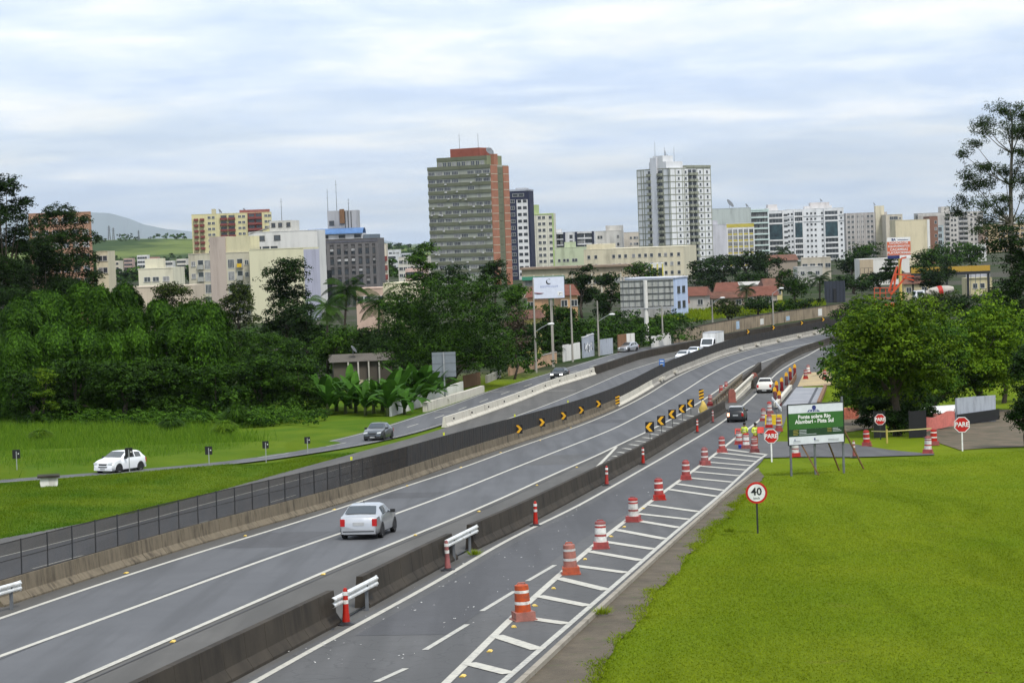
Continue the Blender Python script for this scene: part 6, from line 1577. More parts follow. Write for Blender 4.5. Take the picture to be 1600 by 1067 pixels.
# --- simple blocks: name, label, xL, xR, ytop, Y, yaw, depth, colour, (face, cols, first sill below top, storeys, spacing, w, h), extras
SIMPLE = [
 ('apartment_block', 'brown apartment block half hidden behind the far left trees', 44, 142, 335, 330, 12, 14, (0.34, 0.20, 0.135), [('F', lin(.1, .9, 6), 2.4, 7, 2.9, 1.3, 1.2)], None),
 ('low_block', 'cream end wall peeping out right of the far left tree', 150, 168, 394, 340, 0, 10, (0.55, 0.50, 0.36), [('F', [.35, .75], 2.2, 2, 2.9, 1.0, 1.2)], None),
 ('cream_house', 'small cream house with rooftop room left of the beige apartment house', 216, 270, 421, 300, -6, 10, (0.60, 0.57, 0.44), [('F', [.25, .5, .8], 2.7, 1, 2.9, 1.3, 0.9)], (.15, .5, 2.2)),
 ('long_wall_building', 'long low pinkish building below the small cream house', 180, 300, 451, 285, -5, 12, (0.52, 0.44, 0.34), [], None),
 ('narrow_block', 'cream narrow block with dark red balconies right of the grey block', 589, 603, 382, 450, 0, 10, (0.55, 0.50, 0.40), [('F', [.25, .6], 6.0, 3, 2.9, 0.5, 0.6)], None),
 ('far_block', 'distant white block between the grey block and the green tower', 606, 625, 391, 1000, 0, 14, (0.55, 0.56, 0.56), [('F', lin(.2, .8, 3), 3, 4, 3, 2, 1.4)], None),
 ('far_block', 'distant pale block with balconies left of the round green tree', 622, 664, 403, 620, -10, 14, (0.56, 0.53, 0.46), [('F', lin(.1, .9, 6), 2.6, 3, 3.0, 1.6, 1.3)], None),
 ('cream_house', 'cream gabled house behind the palms', 598, 640, 444, 260, -12, 9, (0.60, 0.55, 0.38), [('F', [.75], 4.0, 1, 3, 1.5, 1.2)], None),
 ('pink_house', 'house with pink roof edge left of the round tree', 556, 602, 452, 275, -8, 9, (0.52, 0.38, 0.30), [('F', lin(.15, .85, 4), 2.5, 1, 3, 1.2, 1.0)], None),
 ('dark_block', 'white block with navy bays right of the cream and green tower', 866, 928, 364, 700, -5, 14, (0.60, 0.60, 0.60), [('F', [.08, .17], 2.9, 5, 2.9, 2.6, 2.0), ('F', [.42], 3.0, 5, 2.9, 1.4, 1.6), ('F', [.66, .86], 2.6, 5, 2.9, 3.4, 2.0)], (0.0, .16, 1.8)),
 ('white_block', 'plain white block with a tall round-cornered stair tower', 930, 972, 362, 660, -6, 14, (0.60, 0.58, 0.54), [('F', [.12, .22, .84], 3.3, 5, 3.6, 0.8, 1.1)], (.38, 1.0, 2.6)),
 ('beige_block', 'beige block with small windows left of the tall white tower', 972, 999, 364, 690, 0, 14, (0.52, 0.47, 0.40), [('F', [.5, .72, .86], 3.2, 5, 3.0, 1.0, 1.1)], None),
 ('green_block', 'pale green and cream low block in front of the white blocks', 868, 912, 388, 600, -8, 14, (0.47, 0.52, 0.36), [('F', [.12, .3, .42, .62, .72], 6, 4, 2.9, 1.0, 1.2)], (.3, .62, 2.5)),
 ('cream_block', 'long cream block in front of the tall white tower', 912, 1068, 391, 560, -10, ('px', 1088), (0.58, 0.53, 0.39), [('F', [.05, .12, .3, .36, .42, .5, .56, .62, .68, .76, .82, .88, .95], 3.6, 3, 3.6, 1.1, 1.3)], (0.0, .17, 2.2)),
 ('market_hall', 'long tan hall with green awning behind the white billboard', 815, 1002, 423, 420, -6, 16, (0.42, 0.35, 0.25), [('F', lin(.05, .98, 12), 4.6, 1, 3, 2.6, 1.6)], None),
 ('yellow_pier_block', 'small white block with yellow window strips below the tall white tower', 1016, 1038, 413, 400, 0, 8, (0.66, 0.66, 0.62), [('F', [.3, .7], 3.2, 2, 3.2, 0.8, 2.0)], None),
 ('grey_hall', 'big pale grey-green windowless hall with rooftop dish', 1112, 1172, 327, 720, -8, 16, (0.43, 0.47, 0.45), [], None),
 ('white_gable', 'blank lilac-white gable left of the yellow striped block', 1112, 1135, 352, 660, 4, 14, (0.52, 0.52, 0.56), [], (.1, .45, 2.2)),
 ('beige_house', 'wide beige house with brown roof below the twin white blocks', 1252, 1298, 404, 470, -6, 10, (0.47, 0.42, 0.34), [('F', lin(.12, .9, 4), 3.2, 1, 3, 1.7, 1.3)], None),
 ('grey_house', 'small grey house with upper terrace between the dark trees', 1246, 1285, 418, 455, 3, 8, (0.42, 0.41, 0.38), [('F', lin(.2, .8, 3), 2.5, 1, 3, 1.3, 1.1)], None),
 ('tan_house', 'tan and white house behind the spreading conifer', 1343, 1421, 406, 420, 0, 10, (0.60, 0.58, 0.54), [('F', [.05, .13, .21], 4.2, 1, 3, 1.0, 1.6)], None),
 ('cream_gable', 'tall blank cream gable behind the orange billboard', 1399, 1452, 345, 600, 0, 14, (0.60, 0.53, 0.37), [], None),
 ('brown_block', 'narrow brown brick block edge right of the cream gable', 1452, 1465, 339, 610, 0, 14, (0.21, 0.115, 0.085), [('F', [.75], 3, 8, 3, .9, 1.2)], None),
 ('glass_block', 'narrow bluish glazed block beside the brown brick edge', 1465, 1474, 353, 640, 0, 12, (0.34, 0.40, 0.42), [('F', [.4], 2.5, 7, 3, 1.6, 1.8)], None),
 ('tan_block', 'tan apartment block right behind the tall eucalyptus', 1543, 1600, 352, 820, 0, 14, (0.50, 0.38, 0.24), [('F', lin(.35, .95, 6), 3, 5, 3.1, 1.6, 1.2)], None),
 ('pink_block', 'narrow pinkish block left of the tan apartment block', 1535, 1544, 358, 800, 0, 12, (0.45, 0.32, 0.25), [('F', [.7], 3, 5, 3.1, 1.2, 1.2)], None),
 ('white_hut', 'low white hut under the grey apartment block', 1518, 1541, 383, 640, 0, 8, (0.66, 0.66, 0.64), [('F', [.5, .8], 2.6, 1, 3, 1.2, 1.6)], None),
]
for nm, lab, x0, x1, yt, Y, yaw, dep, col, wl_, pent in SIMPLE:
    b = Bld(nm, lab, x0, x1, yt, Y, yaw, dep, col)
    for f, cols, top, n, sp, w, h in wl_: b.wins(f, cols, flo(b, n, top, sp), w, h, 'frame' if sum(col) < 1.7 else 'bronze', 'pane', 2 if w > 1.2 else 1, alt='pane2')
    if pent: b.roofbox(pent[0], pent[1], pent[2], tuple(c * 0.95 for c in col))
    if nm == 'narrow_block':
        for k in range(4): b.box('balcony', b.W * 0.55, b.W + 0.3, -0.6, 0.0, b.H - 5.5 - 3 * k, b.H - 3.9 - 3 * k, MR)
    if nm == 'market_hall':
        b.box('awning', 0.2, b.W * 0.36, -1.6, 0, b.H - 3.0, b.H - 1.9, flat('green_awning', (0.05, 0.24, 0.15), 0.6)); b.box('roof_edge', -0.5, b.W + 0.5, -0.9, b.D, b.H + 0.2, b.H + 0.8, (0.24, 0.18, 0.13))
        b.posts('F', lin(0.02, 0.99, 13), 0.5, (0.5, 0.46, 0.38), 0, b.H - 1.5, 0.3)
    if nm == 'dark_block':
        for u0, u1 in ((.03, .25), (.55, .97)): b.box('navy_bay', b.W * u0, b.W * u1, 0.01, 0.3, 0, b.H, (0.03, 0.035, 0.06)); b.bands('F', flo(b, 6, 0.8, 2.9), 0.45, (0.5, 0.5, 0.5), 0.5, u0, u1)
        b.posts('F', [.03, .25, .55, .975], 1.0, (0.03, 0.035, 0.06), 0, b.H + 0.1, 0.6)
    if nm == 'grey_hall': b.dish(0.45, None, 2.6); b.dish(0.9, None, 1.2)
    if nm == 'yellow_pier_block': b.posts('F', [.12, .5, .88], 0.35, flat('yellow_pier', (0.6, 0.52, 0.10), 0.7), 0, b.H, 0.2)
    if nm == 'tan_house': b.box('tan_wall', 0, b.W * 0.27, -0.06, 0.01, 0, b.H, (0.42, 0.34, 0.24))
    if nm == 'cream_gable': b.box('white_edge', b.W * 0.93, b.W + 0.1, -0.2, 0.0, 0, b.H, (0.66, 0.65, 0.62))
# --- yellow striped block
b = Bld('striped_block', 'white block with yellow spandrels and five window bays', 1135, 1178, 350, 665, -4, 12, (0.66, 0.66, 0.66))
YL = flat('mustard_panel', (0.50, 0.42, 0.08), 0.7, scale=0.3); zs = flo(b, 6, 4.6, 3.0)
b.bands('F', [b.H - 1.9], 1.7, YL, 0.05); b.bands('F', [z - 0.95 for z in zs], 0.85, YL, 0.05); b.posts('F', [0.02, 0.215, 0.41, 0.605, 0.80, 0.985], 0.55, (0.68, 0.68, 0.68), 0, b.H - 1.9, 0.25)
b.wins('F', [0.117, 0.312, 0.507, 0.70, 0.892], zs, 2.0, 1.7, 'frame', 'pane2', 2, sill=False, alt='pane')
# --- balcony block
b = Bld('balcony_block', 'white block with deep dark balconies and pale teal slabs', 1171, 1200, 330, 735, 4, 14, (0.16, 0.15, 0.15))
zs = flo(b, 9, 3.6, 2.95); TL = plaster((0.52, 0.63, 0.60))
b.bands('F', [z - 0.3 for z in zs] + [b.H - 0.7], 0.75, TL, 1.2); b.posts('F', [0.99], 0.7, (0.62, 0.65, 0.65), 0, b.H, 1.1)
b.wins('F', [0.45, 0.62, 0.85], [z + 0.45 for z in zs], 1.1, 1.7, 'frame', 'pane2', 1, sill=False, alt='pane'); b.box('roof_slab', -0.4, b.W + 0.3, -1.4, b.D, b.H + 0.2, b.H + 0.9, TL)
# --- white glazed blocks
def glazed(label, x0, x1, yt, Y, yaw, bays, cols, pent):
    b = Bld('glazed_block', label, x0, x1, yt, Y, yaw, 16, (0.66, 0.67, 0.68)); zs = flo(b, 9, 3.4, 3.0)
    for u0, u1 in bays:
        b.box('glass_front', b.W * u0, b.W * u1, -0.35, 0.0, zs[4], zs[2] + 2.2, flat('blue_green_glass', (0.045, 0.085, 0.10), 0.15, scale=0.4, c2=(0.02, 0.03, 0.04)))
        for k, z in enumerate(zs): 
            if k not in (2, 3, 4): b.wins('F', [(u0 + u1) / 2], [z], b.W * (u1 - u0) * 0.92, 1.9, 'frame', 'pane', 4, sill=False)
        b.bands('F', [z - 0.85 for k, z in enumerate(zs) if k not in (2, 3)], 0.8, (0.68, 0.68, 0.68), 0.45, u0, u1)
        b.posts('F', [u0, u1], 0.6, (0.68, 0.68, 0.68), 0, b.H, 0.5)
    b.wins('F', cols, [z + 0.5 for z in zs], 0.85, 0.9, 'bronze', 'pane', 1)
    b.bands('F', [zs[0] - 0.6, zs[1] - 0.6], 0.25, (0.5, 0.5, 0.5), 0.3)
    b.roofbox(pent[0], pent[1], 3.4, (0.60, 0.57, 0.56)); b.roofbox(pent[0] - 0.1, pent[1] + 0.04, 1.6, (0.62, 0.60, 0.59), 0.1, 0.8); return b
glazed('white apartment block with tall glazed bay, left of the twin block', 1200, 1230, 330, 745, -3, [(0.0, 0.76)], [0.86, 0.95], (0.0, 0.5))
b = glazed('wide white apartment block with two glazed bays and rooftop dish', 1229, 1318, 328, 760, -4, [(0.13, 0.28), (0.66, 0.90)], [0.03, 0.09, 0.36, 0.43, 0.50, 0.62, 0.955], (0.42, 0.76)); b.dish(0.62, b.H + 3.4, 1.1)
# --- grey blocks on the right
b = Bld('grey_apartment_block', 'grey-beige apartment block with cream stair tower', 1321, 1386, 334, 800, -3, 14, (0.40, 0.37, 0.35)); zs = flo(b, 9, 3, 2.95)
b.posts('F', lin(0.02, 0.68, 8), 0.6, (0.47, 0.45, 0.43), 0, b.H, 0.2); b.wins('F', [0.07, 0.17, 0.30, 0.40, 0.54, 0.63], [z + .4 for z in zs], 1.3, 1.3, 'frame', 'pane', 2)
b.box('stair_tower', b.W * 0.72, b.W * 0.93, -0.5, 6, 0, b.H + 3.8, (0.58, 0.53, 0.40)); b.dish(0.72, b.H + 3.8, 1.1)
b = Bld('cream_apartment_block', 'cream apartment block with dark balcony column behind the orange billboard', 1384, 1410, 336, 790, 0, 14, (0.52, 0.47, 0.38)); zs = flo(b, 9, 3, 2.95); b.wins('F', [0.35, 0.6], [z + .3 for z in zs], 2.2, 1.6, 'frame', 'pane', 2); b.wins('F', [0.85], [z + .4 for z in zs], 0.8, 1.0)
b = Bld('grey_tower_block', 'pale grey apartment block with balcony columns behind the eucalyptus', 1434, 1536, 334, 830, -2, 16, (0.50, 0.48, 0.45)); zs = flo(b, 9, 2.9, 2.95)
b.balc('F', [0.45, 0.66, 0.73, 0.955], zs, 2.6, 1.0, 1.0, (0.42, 0.41, 0.40)); b.wins('F', [0.45, 0.66, 0.73, 0.955], [z + .2 for z in zs], 2.2, 1.9, 'bronze', 'pane', 2, sill=False); b.wins('F', [0.52, 0.57, 0.82, 0.88], [z + .6 for z in zs], 1.0, 1.1, 'bronze', 'pane')
b.roofbox(0.37, 0.50, 3.6, (0.47, 0.45, 0.42)); b.box('plain_wing', 0, b.W * 0.40, -0.4, 8, 0, b.H - 1.2, (0.44, 0.42, 0.39))
# --- houses with tiled roofs
TILE = flat('clay_tiles', (0.19, 0.075, 0.052), 0.9, c2=(0.15, 0.06, 0.04), scale=0.8, bump=0.4)
TILE2 = flat('weathered_tiles', (0.20, 0.095, 0.065), 0.9, c2=(0.11, 0.06, 0.045), scale=0.8, bump=0.4)
def house(label, x0, x1, y_eave, Y, yaw, dep, col, rise, tile, wins=2, nm='tiled_house', hip=0.0):
    b = Bld(nm, label, x0, x1, y_eave, Y, yaw, dep, col, cat='house', parapet=0); o = 0.5
    mb = MB(); W, D, H = b.W, b.D, b.H; hx = hip * W
    vs = [(-o, -o, H), (W + o, -o, H), (W + o, D + o, H), (-o, D + o, H), (hx, D / 2, H + rise), (W - hx, D / 2, H + rise)]
    mb.add(vs, [(0, 1, 5, 4), (2, 3, 4, 5), (1, 2, 5), (3, 0, 4), (3, 2, 1, 0)]); mb.build('roof', tile, b.t)
    n = 8
    for k in range(n):
        t_ = (k + 0.5) / n; mb = MB()
        mb.bar((-o + W * 0.0 + hx * t_ , -o + (D / 2 + o) * t_, H + rise * t_ + 0.03), (W + o - hx * t_, -o + (D / 2 + o) * t_, H + rise * t_ + 0.03), 0.10, 0.05); mb.build('tile_course', tile, b.t)
    if wins: b.wins('F', lin(0.2, 0.8, wins), [max(0.8, H - 2.0)], 1.1, 1.1, 'frame', 'pane', 2)
    return b
house('low house with red tiled roof left of the round tree, nearest the field', 1062, 1102, 463, 318, -14, 7, (0.45, 0.42, 0.38), 2.0, TILE)
house('white house with orange tiled roof in the middle of the low houses', 1118, 1152, 456, 345, -8, 8, (0.60, 0.58, 0.52), 2.2, TILE)
house('long house under a wide red roof behind the field', 1098, 1168, 467, 322, -4, 6, (0.34, 0.28, 0.22), 1.4, TILE2)
house('pink-roofed house with white gable among the low houses', 1162, 1212, 463, 330, -10, 7, (0.58, 0.50, 0.42), 2.2, TILE)
house('house with pale flat sheet roof behind the red roofs', 1146, 1200, 446, 372, -3, 9, (0.50, 0.46, 0.40), 0.8, plaster((0.55, 0.53, 0.50)))
house('red-roofed house half hidden by the pale blue building', 1046, 1074, 475, 305, -6, 6, (0.48, 0.44, 0.25), 1.8, TILE, 1)
house('house with dark roof among trees right of the rounded tree', 1195, 1222, 448, 352, 5, 7, (0.55, 0.46, 0.22), 2.0, TILE2)
house('orange-roofed house right of the white billboard', 876, 902, 462, 260, 8, 8, (0.52, 0.33, 0.18), 2.0, TILE)
house('orange-roofed house peeking out left of the white billboard', 824, 846, 465, 255, -10, 8, (0.5, 0.3, 0.17), 1.8, TILE, 1)
house('small brown-roofed yellow house in the bushes by the lamp post', 818, 840, 498, 205, -8, 5, (0.55, 0.46, 0.15), 1.2, TILE2, 1)
house('house with dark tiled roof behind the yellow billboard post', 1412, 1452, 444, 330, -6, 8, (0.48, 0.42, 0.26), 2.6, TILE2, 2)
house('house with brown roof under the twin white blocks', 1200, 1246, 408, 520, 0, 10, (0.30, 0.25, 0.20), 2.2, TILE2, 0)
b = house('dark roofed open shed behind the banana plants', 521, 612, 566, 172, 6, 7, (0.10, 0.085, 0.07), 0.8, plaster((0.16, 0.145, 0.125), 0.4), 0, 'open_shed')
for u in (0.25, 0.42, 0.60, 0.78): b.box('post', b.W * u - 0.09, b.W * u + 0.09, -0.45, -0.27, -1, b.H, (0.5, 0.47, 0.42))
b.dish(0.35, b.H + 0.9, 0.55, 0.2); b.box('wall_patch', b.W * 0.3, b.W * 0.5, -0.06, 0.01, 0.2, 1.0, (0.55, 0.48, 0.36))
# --- pale blue L-shaped building
b = Bld('blue_building', 'pale blue two storey building behind the large billboard', 977, 1055, 438, 300, -24, ('px', 1074), (0.42, 0.50, 0.66), dirt=0.7)
for z in (b.H - 3.0, b.H - 6.2): b.wins('R', [0.25, 0.65], [z], 1.6, 1.3, 'bronze', 'pane', 2)
b.box('grey_base', -0.5, b.W * 0.9, -2.0, 0.0, -1, b.H - 5.0, (0.38, 0.37, 0.35)); b.wins('F', lin(0.1, 0.85, 4), [b.H - 2.8], 1.6, 1.2, 'bronze', 'pane', 2); b.box('roof_edge', -0.2, b.W + 0.2, -0.25, b.D, b.H + 0.2, b.H + 0.45, (0.6, 0.62, 0.68))
# --- rental yard on the right: yellow gantry, truck, lift
p = GX(1425, 330 * KD); q = GX(1548, 330 * KD); t = thing('gantry_beam', 'long yellow gantry beam over the rental yard', 'crane', p, 0.0); d = q - p
YG = flat('crane_yellow', (0.42, 0.26, 0.03), 0.6); zb_ = P(1480, 424, 330 * KD).z - p.z
mb = MB(); mb.box(0, d.x, -0.4, 0.4, zb_ - 0.2, zb_ + 1.1); mb.build('beam', YG, t)
mb = MB(); mb.box(0, d.x, -0.5, 0.5, zb_ - 0.9, zb_ - 0.21); mb.build('flange', M['darksteel'], t)
for u in (0.02, 0.45, 0.72, 0.98):
    mb = MB(); mb.bar((d.x * u, 0, 0), (d.x * u, 0, zb_ - 0.9), 0.5); mb.build('leg', M['darksteel'], t)
for k in range(3):
    mb = MB(); x = d.x * (0.74 + 0.06 * k); mb.bar((x, -0.3, 0), (x + 0.3, -0.3, zb_ - 0.9), 0.12); mb.build('brace', M['greysteel'], t)
b = Bld('yard_office', 'pale yellow yard office with grey sign board under the gantry', 1512, 1550, 436, 338, 0, 7, (0.52, 0.46, 0.28)); b.wins('F', [0.3, 0.6], [b.H - 2.3, b.H - 5], 1.0, 1.1); b.box('sign_board', -0.5, b.W * 0.9, -0.5, -0.3, b.H + 0.4, b.H + 2.6, (0.46, 0.46, 0.50))
# cement mixer truck
p = GX(1458, 312 * KD); p.z = P(1458, 471, 312 * KD).z; t = thing('mixer_truck', 'white cement mixer truck with a red-striped drum in the rental yard', 'truck', p, math.pi + 0.1)
mb = MB(); mb.prism([(2.2, 0.5), (4.3, 0.5), (4.4, 1.5), (4.1, 2.6), (2.2, 2.7)], -1.1, 1.1, 'y'); mb.build('cab', M['carwhite'], t, smooth=30)
mb = MB(); mb.box(4.2, 4.42, -0.95, 0.95, 1.6, 2.4); mb.build('windscreen', M['carglass'], t)
mb = MB(); mb.box(2.6, 3.9, -1.12, 1.12, 1.6, 2.35); mb.build('side_window', M['carglass'], t)
mb = MB(); mb.tube([(-4.8, 0, 2.7), (-3.6, 0, 2.5), (-1.6, 0, 2.2), (0.4, 0, 2.0), (1.6, 0, 1.9)], [0.5, 1.0, 1.25, 1.05, 0.55], 14); mb.build('mixer_drum', plaster((0.42, 0.38, 0.34)), t, smooth=50)
mb = MB(); mb.tube([(-2.1, 0, 2.27), (-1.1, 0, 2.13)], [1.27, 1.27], 14); mb.build('drum_stripe', M['redorange'], t, smooth=50)
mb = MB(); mb.box(-4.5, 4.2, -0.5, 0.5, 0.6, 0.95); mb.build('chassis', M['darksteel'], t)
for x in (-3.6, -2.3, 3.2):
    for sgn in (1, -1):
        mb = MB(); mb.prism([(x + 0.5 * math.cos(a), 0.5 + 0.5 * math.sin(a)) for a in np.linspace(0, 2 * math.pi, 14, endpoint=False)], sgn * 0.75, sgn * 1.1, 'y'); mb.build('wheel', M['rubber'], t)
# orange boom lift
OR = flat('lift_orange', (0.55, 0.075, 0.02), 0.5); p = GX(1388, 285 * KD); S_ = F_PX / 285 / KD
def LP(px, py): q = P(px, py, 285 * KD); return (q.x - p.x, random.uniform(-0.25, 0.25), q.z - p.z)
t = thing('boom_lift', 'orange boom lift with folded lattice arms above the green tree', 'boom lift', p)
for a, c, w in (((1398, 452), (1398, 428), .35), ((1388, 456), (1402, 416), .35), ((1392, 460), (1416, 432), .35), ((1396, 455), (1400, 427), .3), ((1400, 428), (1428, 432), .28), ((1404, 430), (1408, 404), .32), ((1408, 404), (1416, 402), .3), ((1411, 434), (1428, 438), .25)):
    mb = MB(); mb.bar(LP(*a), LP(*c), w); mb.build('boom', OR, t)
for a, c in (((1366, 450), (1400, 450)), ((1366, 458), (1400, 458)), ((1366, 466), (1398, 466)), ((1366, 450), (1366, 468)), ((1375, 450), (1375, 468)), ((1384, 450), (1384, 468)), ((1392, 450), (1392, 468))):
    mb = MB(); mb.bar(LP(*a), LP(*c), 0.14); mb.build('platform_rail', OR, t)
mb = MB(); mb.box(-3.0, 1.4, -1.0, 1.0, 0.6, 1.9); mb.build('chassis', OR, t)
for x in (-2.2, 0.8):
    for sgn in (1, -1):
        mb = MB(); mb.prism([(x + 0.5 * math.cos(a), 0.5 + 0.5 * math.sin(a)) for a in np.linspace(0, 2 * math.pi, 14, endpoint=False)], sgn * 0.8, sgn * 1.15, 'y'); mb.build('wheel', M['rubber'], t)
# site compound under the tree on the right
wall('site_wall', 'grey and black painted compound wall right of the red netting', 'wall', [(1494, 664), (1530, 660), (1576, 657)], 2.1, 0.15, M['greywall'], 2.5)
A, B = G(1494, 664.5), G(1560, 658); mb = MB(); d = B - A; mb.box(0, d.length, -0.12, -0.09, 0, 0.85); o = mb.build('black_base', M['black'], [o for o in bpy.data.objects if o.name.startswith('site_wall')][0]); o.location = A - G(1494, 664); o.rotation_euler = (0, 0, math.atan2(d.y, d.x))
A, B = G(1448, 674), G(1493, 668); t = thing('safety_netting', 'sagging red safety netting under the tree', 'netting', A, math.atan2((B - A).y, (B - A).x)); L_ = (B - A).length
mb = MB(); rows = [[(x, 0.05 * math.sin(4 * x), z * (1 - 0.12 * math.sin(x * 1.3))) for x in np.linspace(0, L_, 14)] for z in (0.02, 0.4, 0.8, 1.1)]
for a, c in zip(rows[:-1], rows[1:]): mb.strip(a, c)
mb.build('net', flat('red_net', (0.55, 0.16, 0.13), 0.8, scale=3), t, smooth=True)
for u in (0.0, 0.5, 1.0): mb = MB(); mb.tube([(L_ * u, 0.06, -0.1), (L_ * u, 0.06, 1.3)], 0.03, 5); mb.build('stake', M['wood'], t)
A = G(1462, 664); t = thing('tarpaulin', 'white tarpaulin sheet lying behind the red netting', 'tarpaulin', A); mb = MB(); mb.add([(-1.6, 0, 0.9), (1.8, 0, 0.95), (2.6, 2.0, 1.4), (-1.2, 2.0, 1.3), (0.2, 1, 1.22)], [(0, 1, 4), (1, 2, 4), (2, 3, 4), (3, 0, 4)]); mb.build('sheet', M['white'], t)
mb = MB(); mb.box(-1.5, 1.8, 0.1, 1.9, -0.2, 0.88); mb.build('crate', M['darksteel'], t)
drum(1463, 668, 'orange', 'orange drum standing above the red netting')
for px, w_, lab in ((1366, 0.85, 'black site hoarding panel behind the shaded stop sign'), (1421, 1.25, 'black site hoarding panel left of the red netting')):
    t = thing('hoarding', lab, 'hoarding', G(px, 684), 0.05)
    mb = MB(); mb.box(0, w_, 0, 0.05, 0, 1.9); mb.build('panel', M['black'], t)
    for u in (0.04, w_ - 0.04): mb = MB(); mb.box(u - 0.04, u + 0.04, 0.052, 0.13, -0.1, 1.95); mb.build('post', M['darksteel'], t)
A = G(1324, 655); t = thing('brick_stack', 'stack of red bricks seen right of the green board', 'bricks', A, 0.1)
mb = MB(); mb.box(-0.12, 0.12, -0.11, 0.11, 0, 0.19); me = mb.mesh('brick', flat('stack_brick', (0.42, 0.13, 0.08), 0.9))
for z in range(5):
    for k in range(8):
        link('brick', me, t, loc=(-1.0 + 0.26 * k + 0.05 * (z % 2), random.uniform(-.02, .02), z * 0.2), rot=(0, 0, random.uniform(-.05, .05)))
t = thing('water_tank', 'blue water tank behind the grey compound wall', 'tank', GX(1520, 122 * KD, 0)); mb = MB(); zt = P(1520, 628, 122 * KD).z - gz(122 * KD)
mb.lathe([(0.9, 0.4), (1.0, 1.0), (1.0, zt), (0.6, zt + 0.4), (0.2, zt + 0.5)], 14); mb.build('shell', flat('blue_tank', (0.03, 0.08, 0.30), 0.5), t, smooth=40); mb = MB(); mb.box(-0.9, 0.9, -0.9, 0.9, -0.2, 0.4); mb.build('plinth', M['concrete'], t)
# pylons on the far hill
def lattice(label, px, pb, pt, Y):
    Y = Y * 1.35; b = P(px, pb, Y); h = (pb - pt) * Y / F_PX
    t = thing('pylon', label, 'pylon', b - Vector((0, 0, 6)), 0, 'pylons on the hill'); mb = MB(); w = h * 0.10; h += 6
    for sx, sy in ((1, 1), (1, -1), (-1, 1), (-1, -1)): mb.bar((sx * w, sy * w, 0), (sx * w * 0.2, sy * w * 0.2, h), 0.5)
    for k in range(8):
        f0, f1 = 1 - 0.8 * k / 8, 1 - 0.8 * (k + 1) / 8
        mb.bar((-w * f0, -w * f0, h * k / 8), (w * f1, -w * f1, h * (k + 1) / 8), 0.35); mb.bar((w * f0, -w * f0, h * k / 8), (-w * f1, -w * f1, h * (k + 1) / 8), 0.35)
    mb.build('mast', M['greysteel'], t)
    for z in (0.78, 0.9): mb = MB(); mb.bar((-h * .12, 0, h * z), (h * .12, 0, h * z), 0.5); mb.build('cross_arm', M['greysteel'], t)
lattice('left pylon of the close pair on the far hill', 171, 374, 353, 2600); lattice('right pylon of the close pair on the far hill', 177.5, 373, 356, 2600); lattice('single pylon on the far hill right of the pair', 217, 375, 360, 2500)

# small far blocks at the foot of the hill and beyond the grey block
for k, (x, w, yt, Y, col, lab) in enumerate([(176, 20, 408, 900, (0.55, 0.50, 0.40), 'distant cream block at the hill foot, leftmost'), (200, 14, 404, 1100, (0.42, 0.30, 0.26), 'distant pinkish block at the hill foot, second from the left'), (222, 16, 399, 1000, (0.62, 0.62, 0.60), 'distant white slab at the hill foot, above the small cream house'), (240, 12, 402, 1050, (0.36, 0.20, 0.17), 'distant red brown slab beside the white one at the hill foot'), (262, 16, 408, 950, (0.55, 0.54, 0.50), 'distant grey low block right of the red brown slab'), (283, 15, 405, 980, (0.60, 0.57, 0.50), 'distant cream block just left of the beige house'), (612, 12, 398, 900, (0.60, 0.60, 0.60), 'distant white slab above the pale balcony block, left'), (634, 14, 396, 1150, (0.50, 0.52, 0.54), 'distant grey slab above the pale balcony block, middle'), (652, 16, 400, 1000, (0.58, 0.52, 0.44), 'distant cream slab above the pale balcony block, right'), (648, 30, 420, 480, (0.56, 0.40, 0.34), 'pinkish block low left of the round green tree'), (884, 20, 372, 900, (0.58, 0.58, 0.57), 'distant white block peeking above the navy bays'), (1004, 16, 372, 900, (0.55, 0.50, 0.42), 'distant beige block at the left foot of the tall white tower'), (1492, 22, 340, 1000, (0.52, 0.50, 0.47), 'distant grey block between the pale grey block and the eucalyptus'), (1575, 24, 336, 1100, (0.55, 0.53, 0.50), 'distant pale block behind the eucalyptus trunk')]):
    b = Bld('far_block', lab, x - w / 2, x + w / 2, yt, Y, random.uniform(-12, 6), 12, col, parapet=0); b.wins('F', lin(.15, .85, 4), flo(b, 4, 2.6, 3.0), 1.4, 1.3, 'bronze', 'pane', 1)
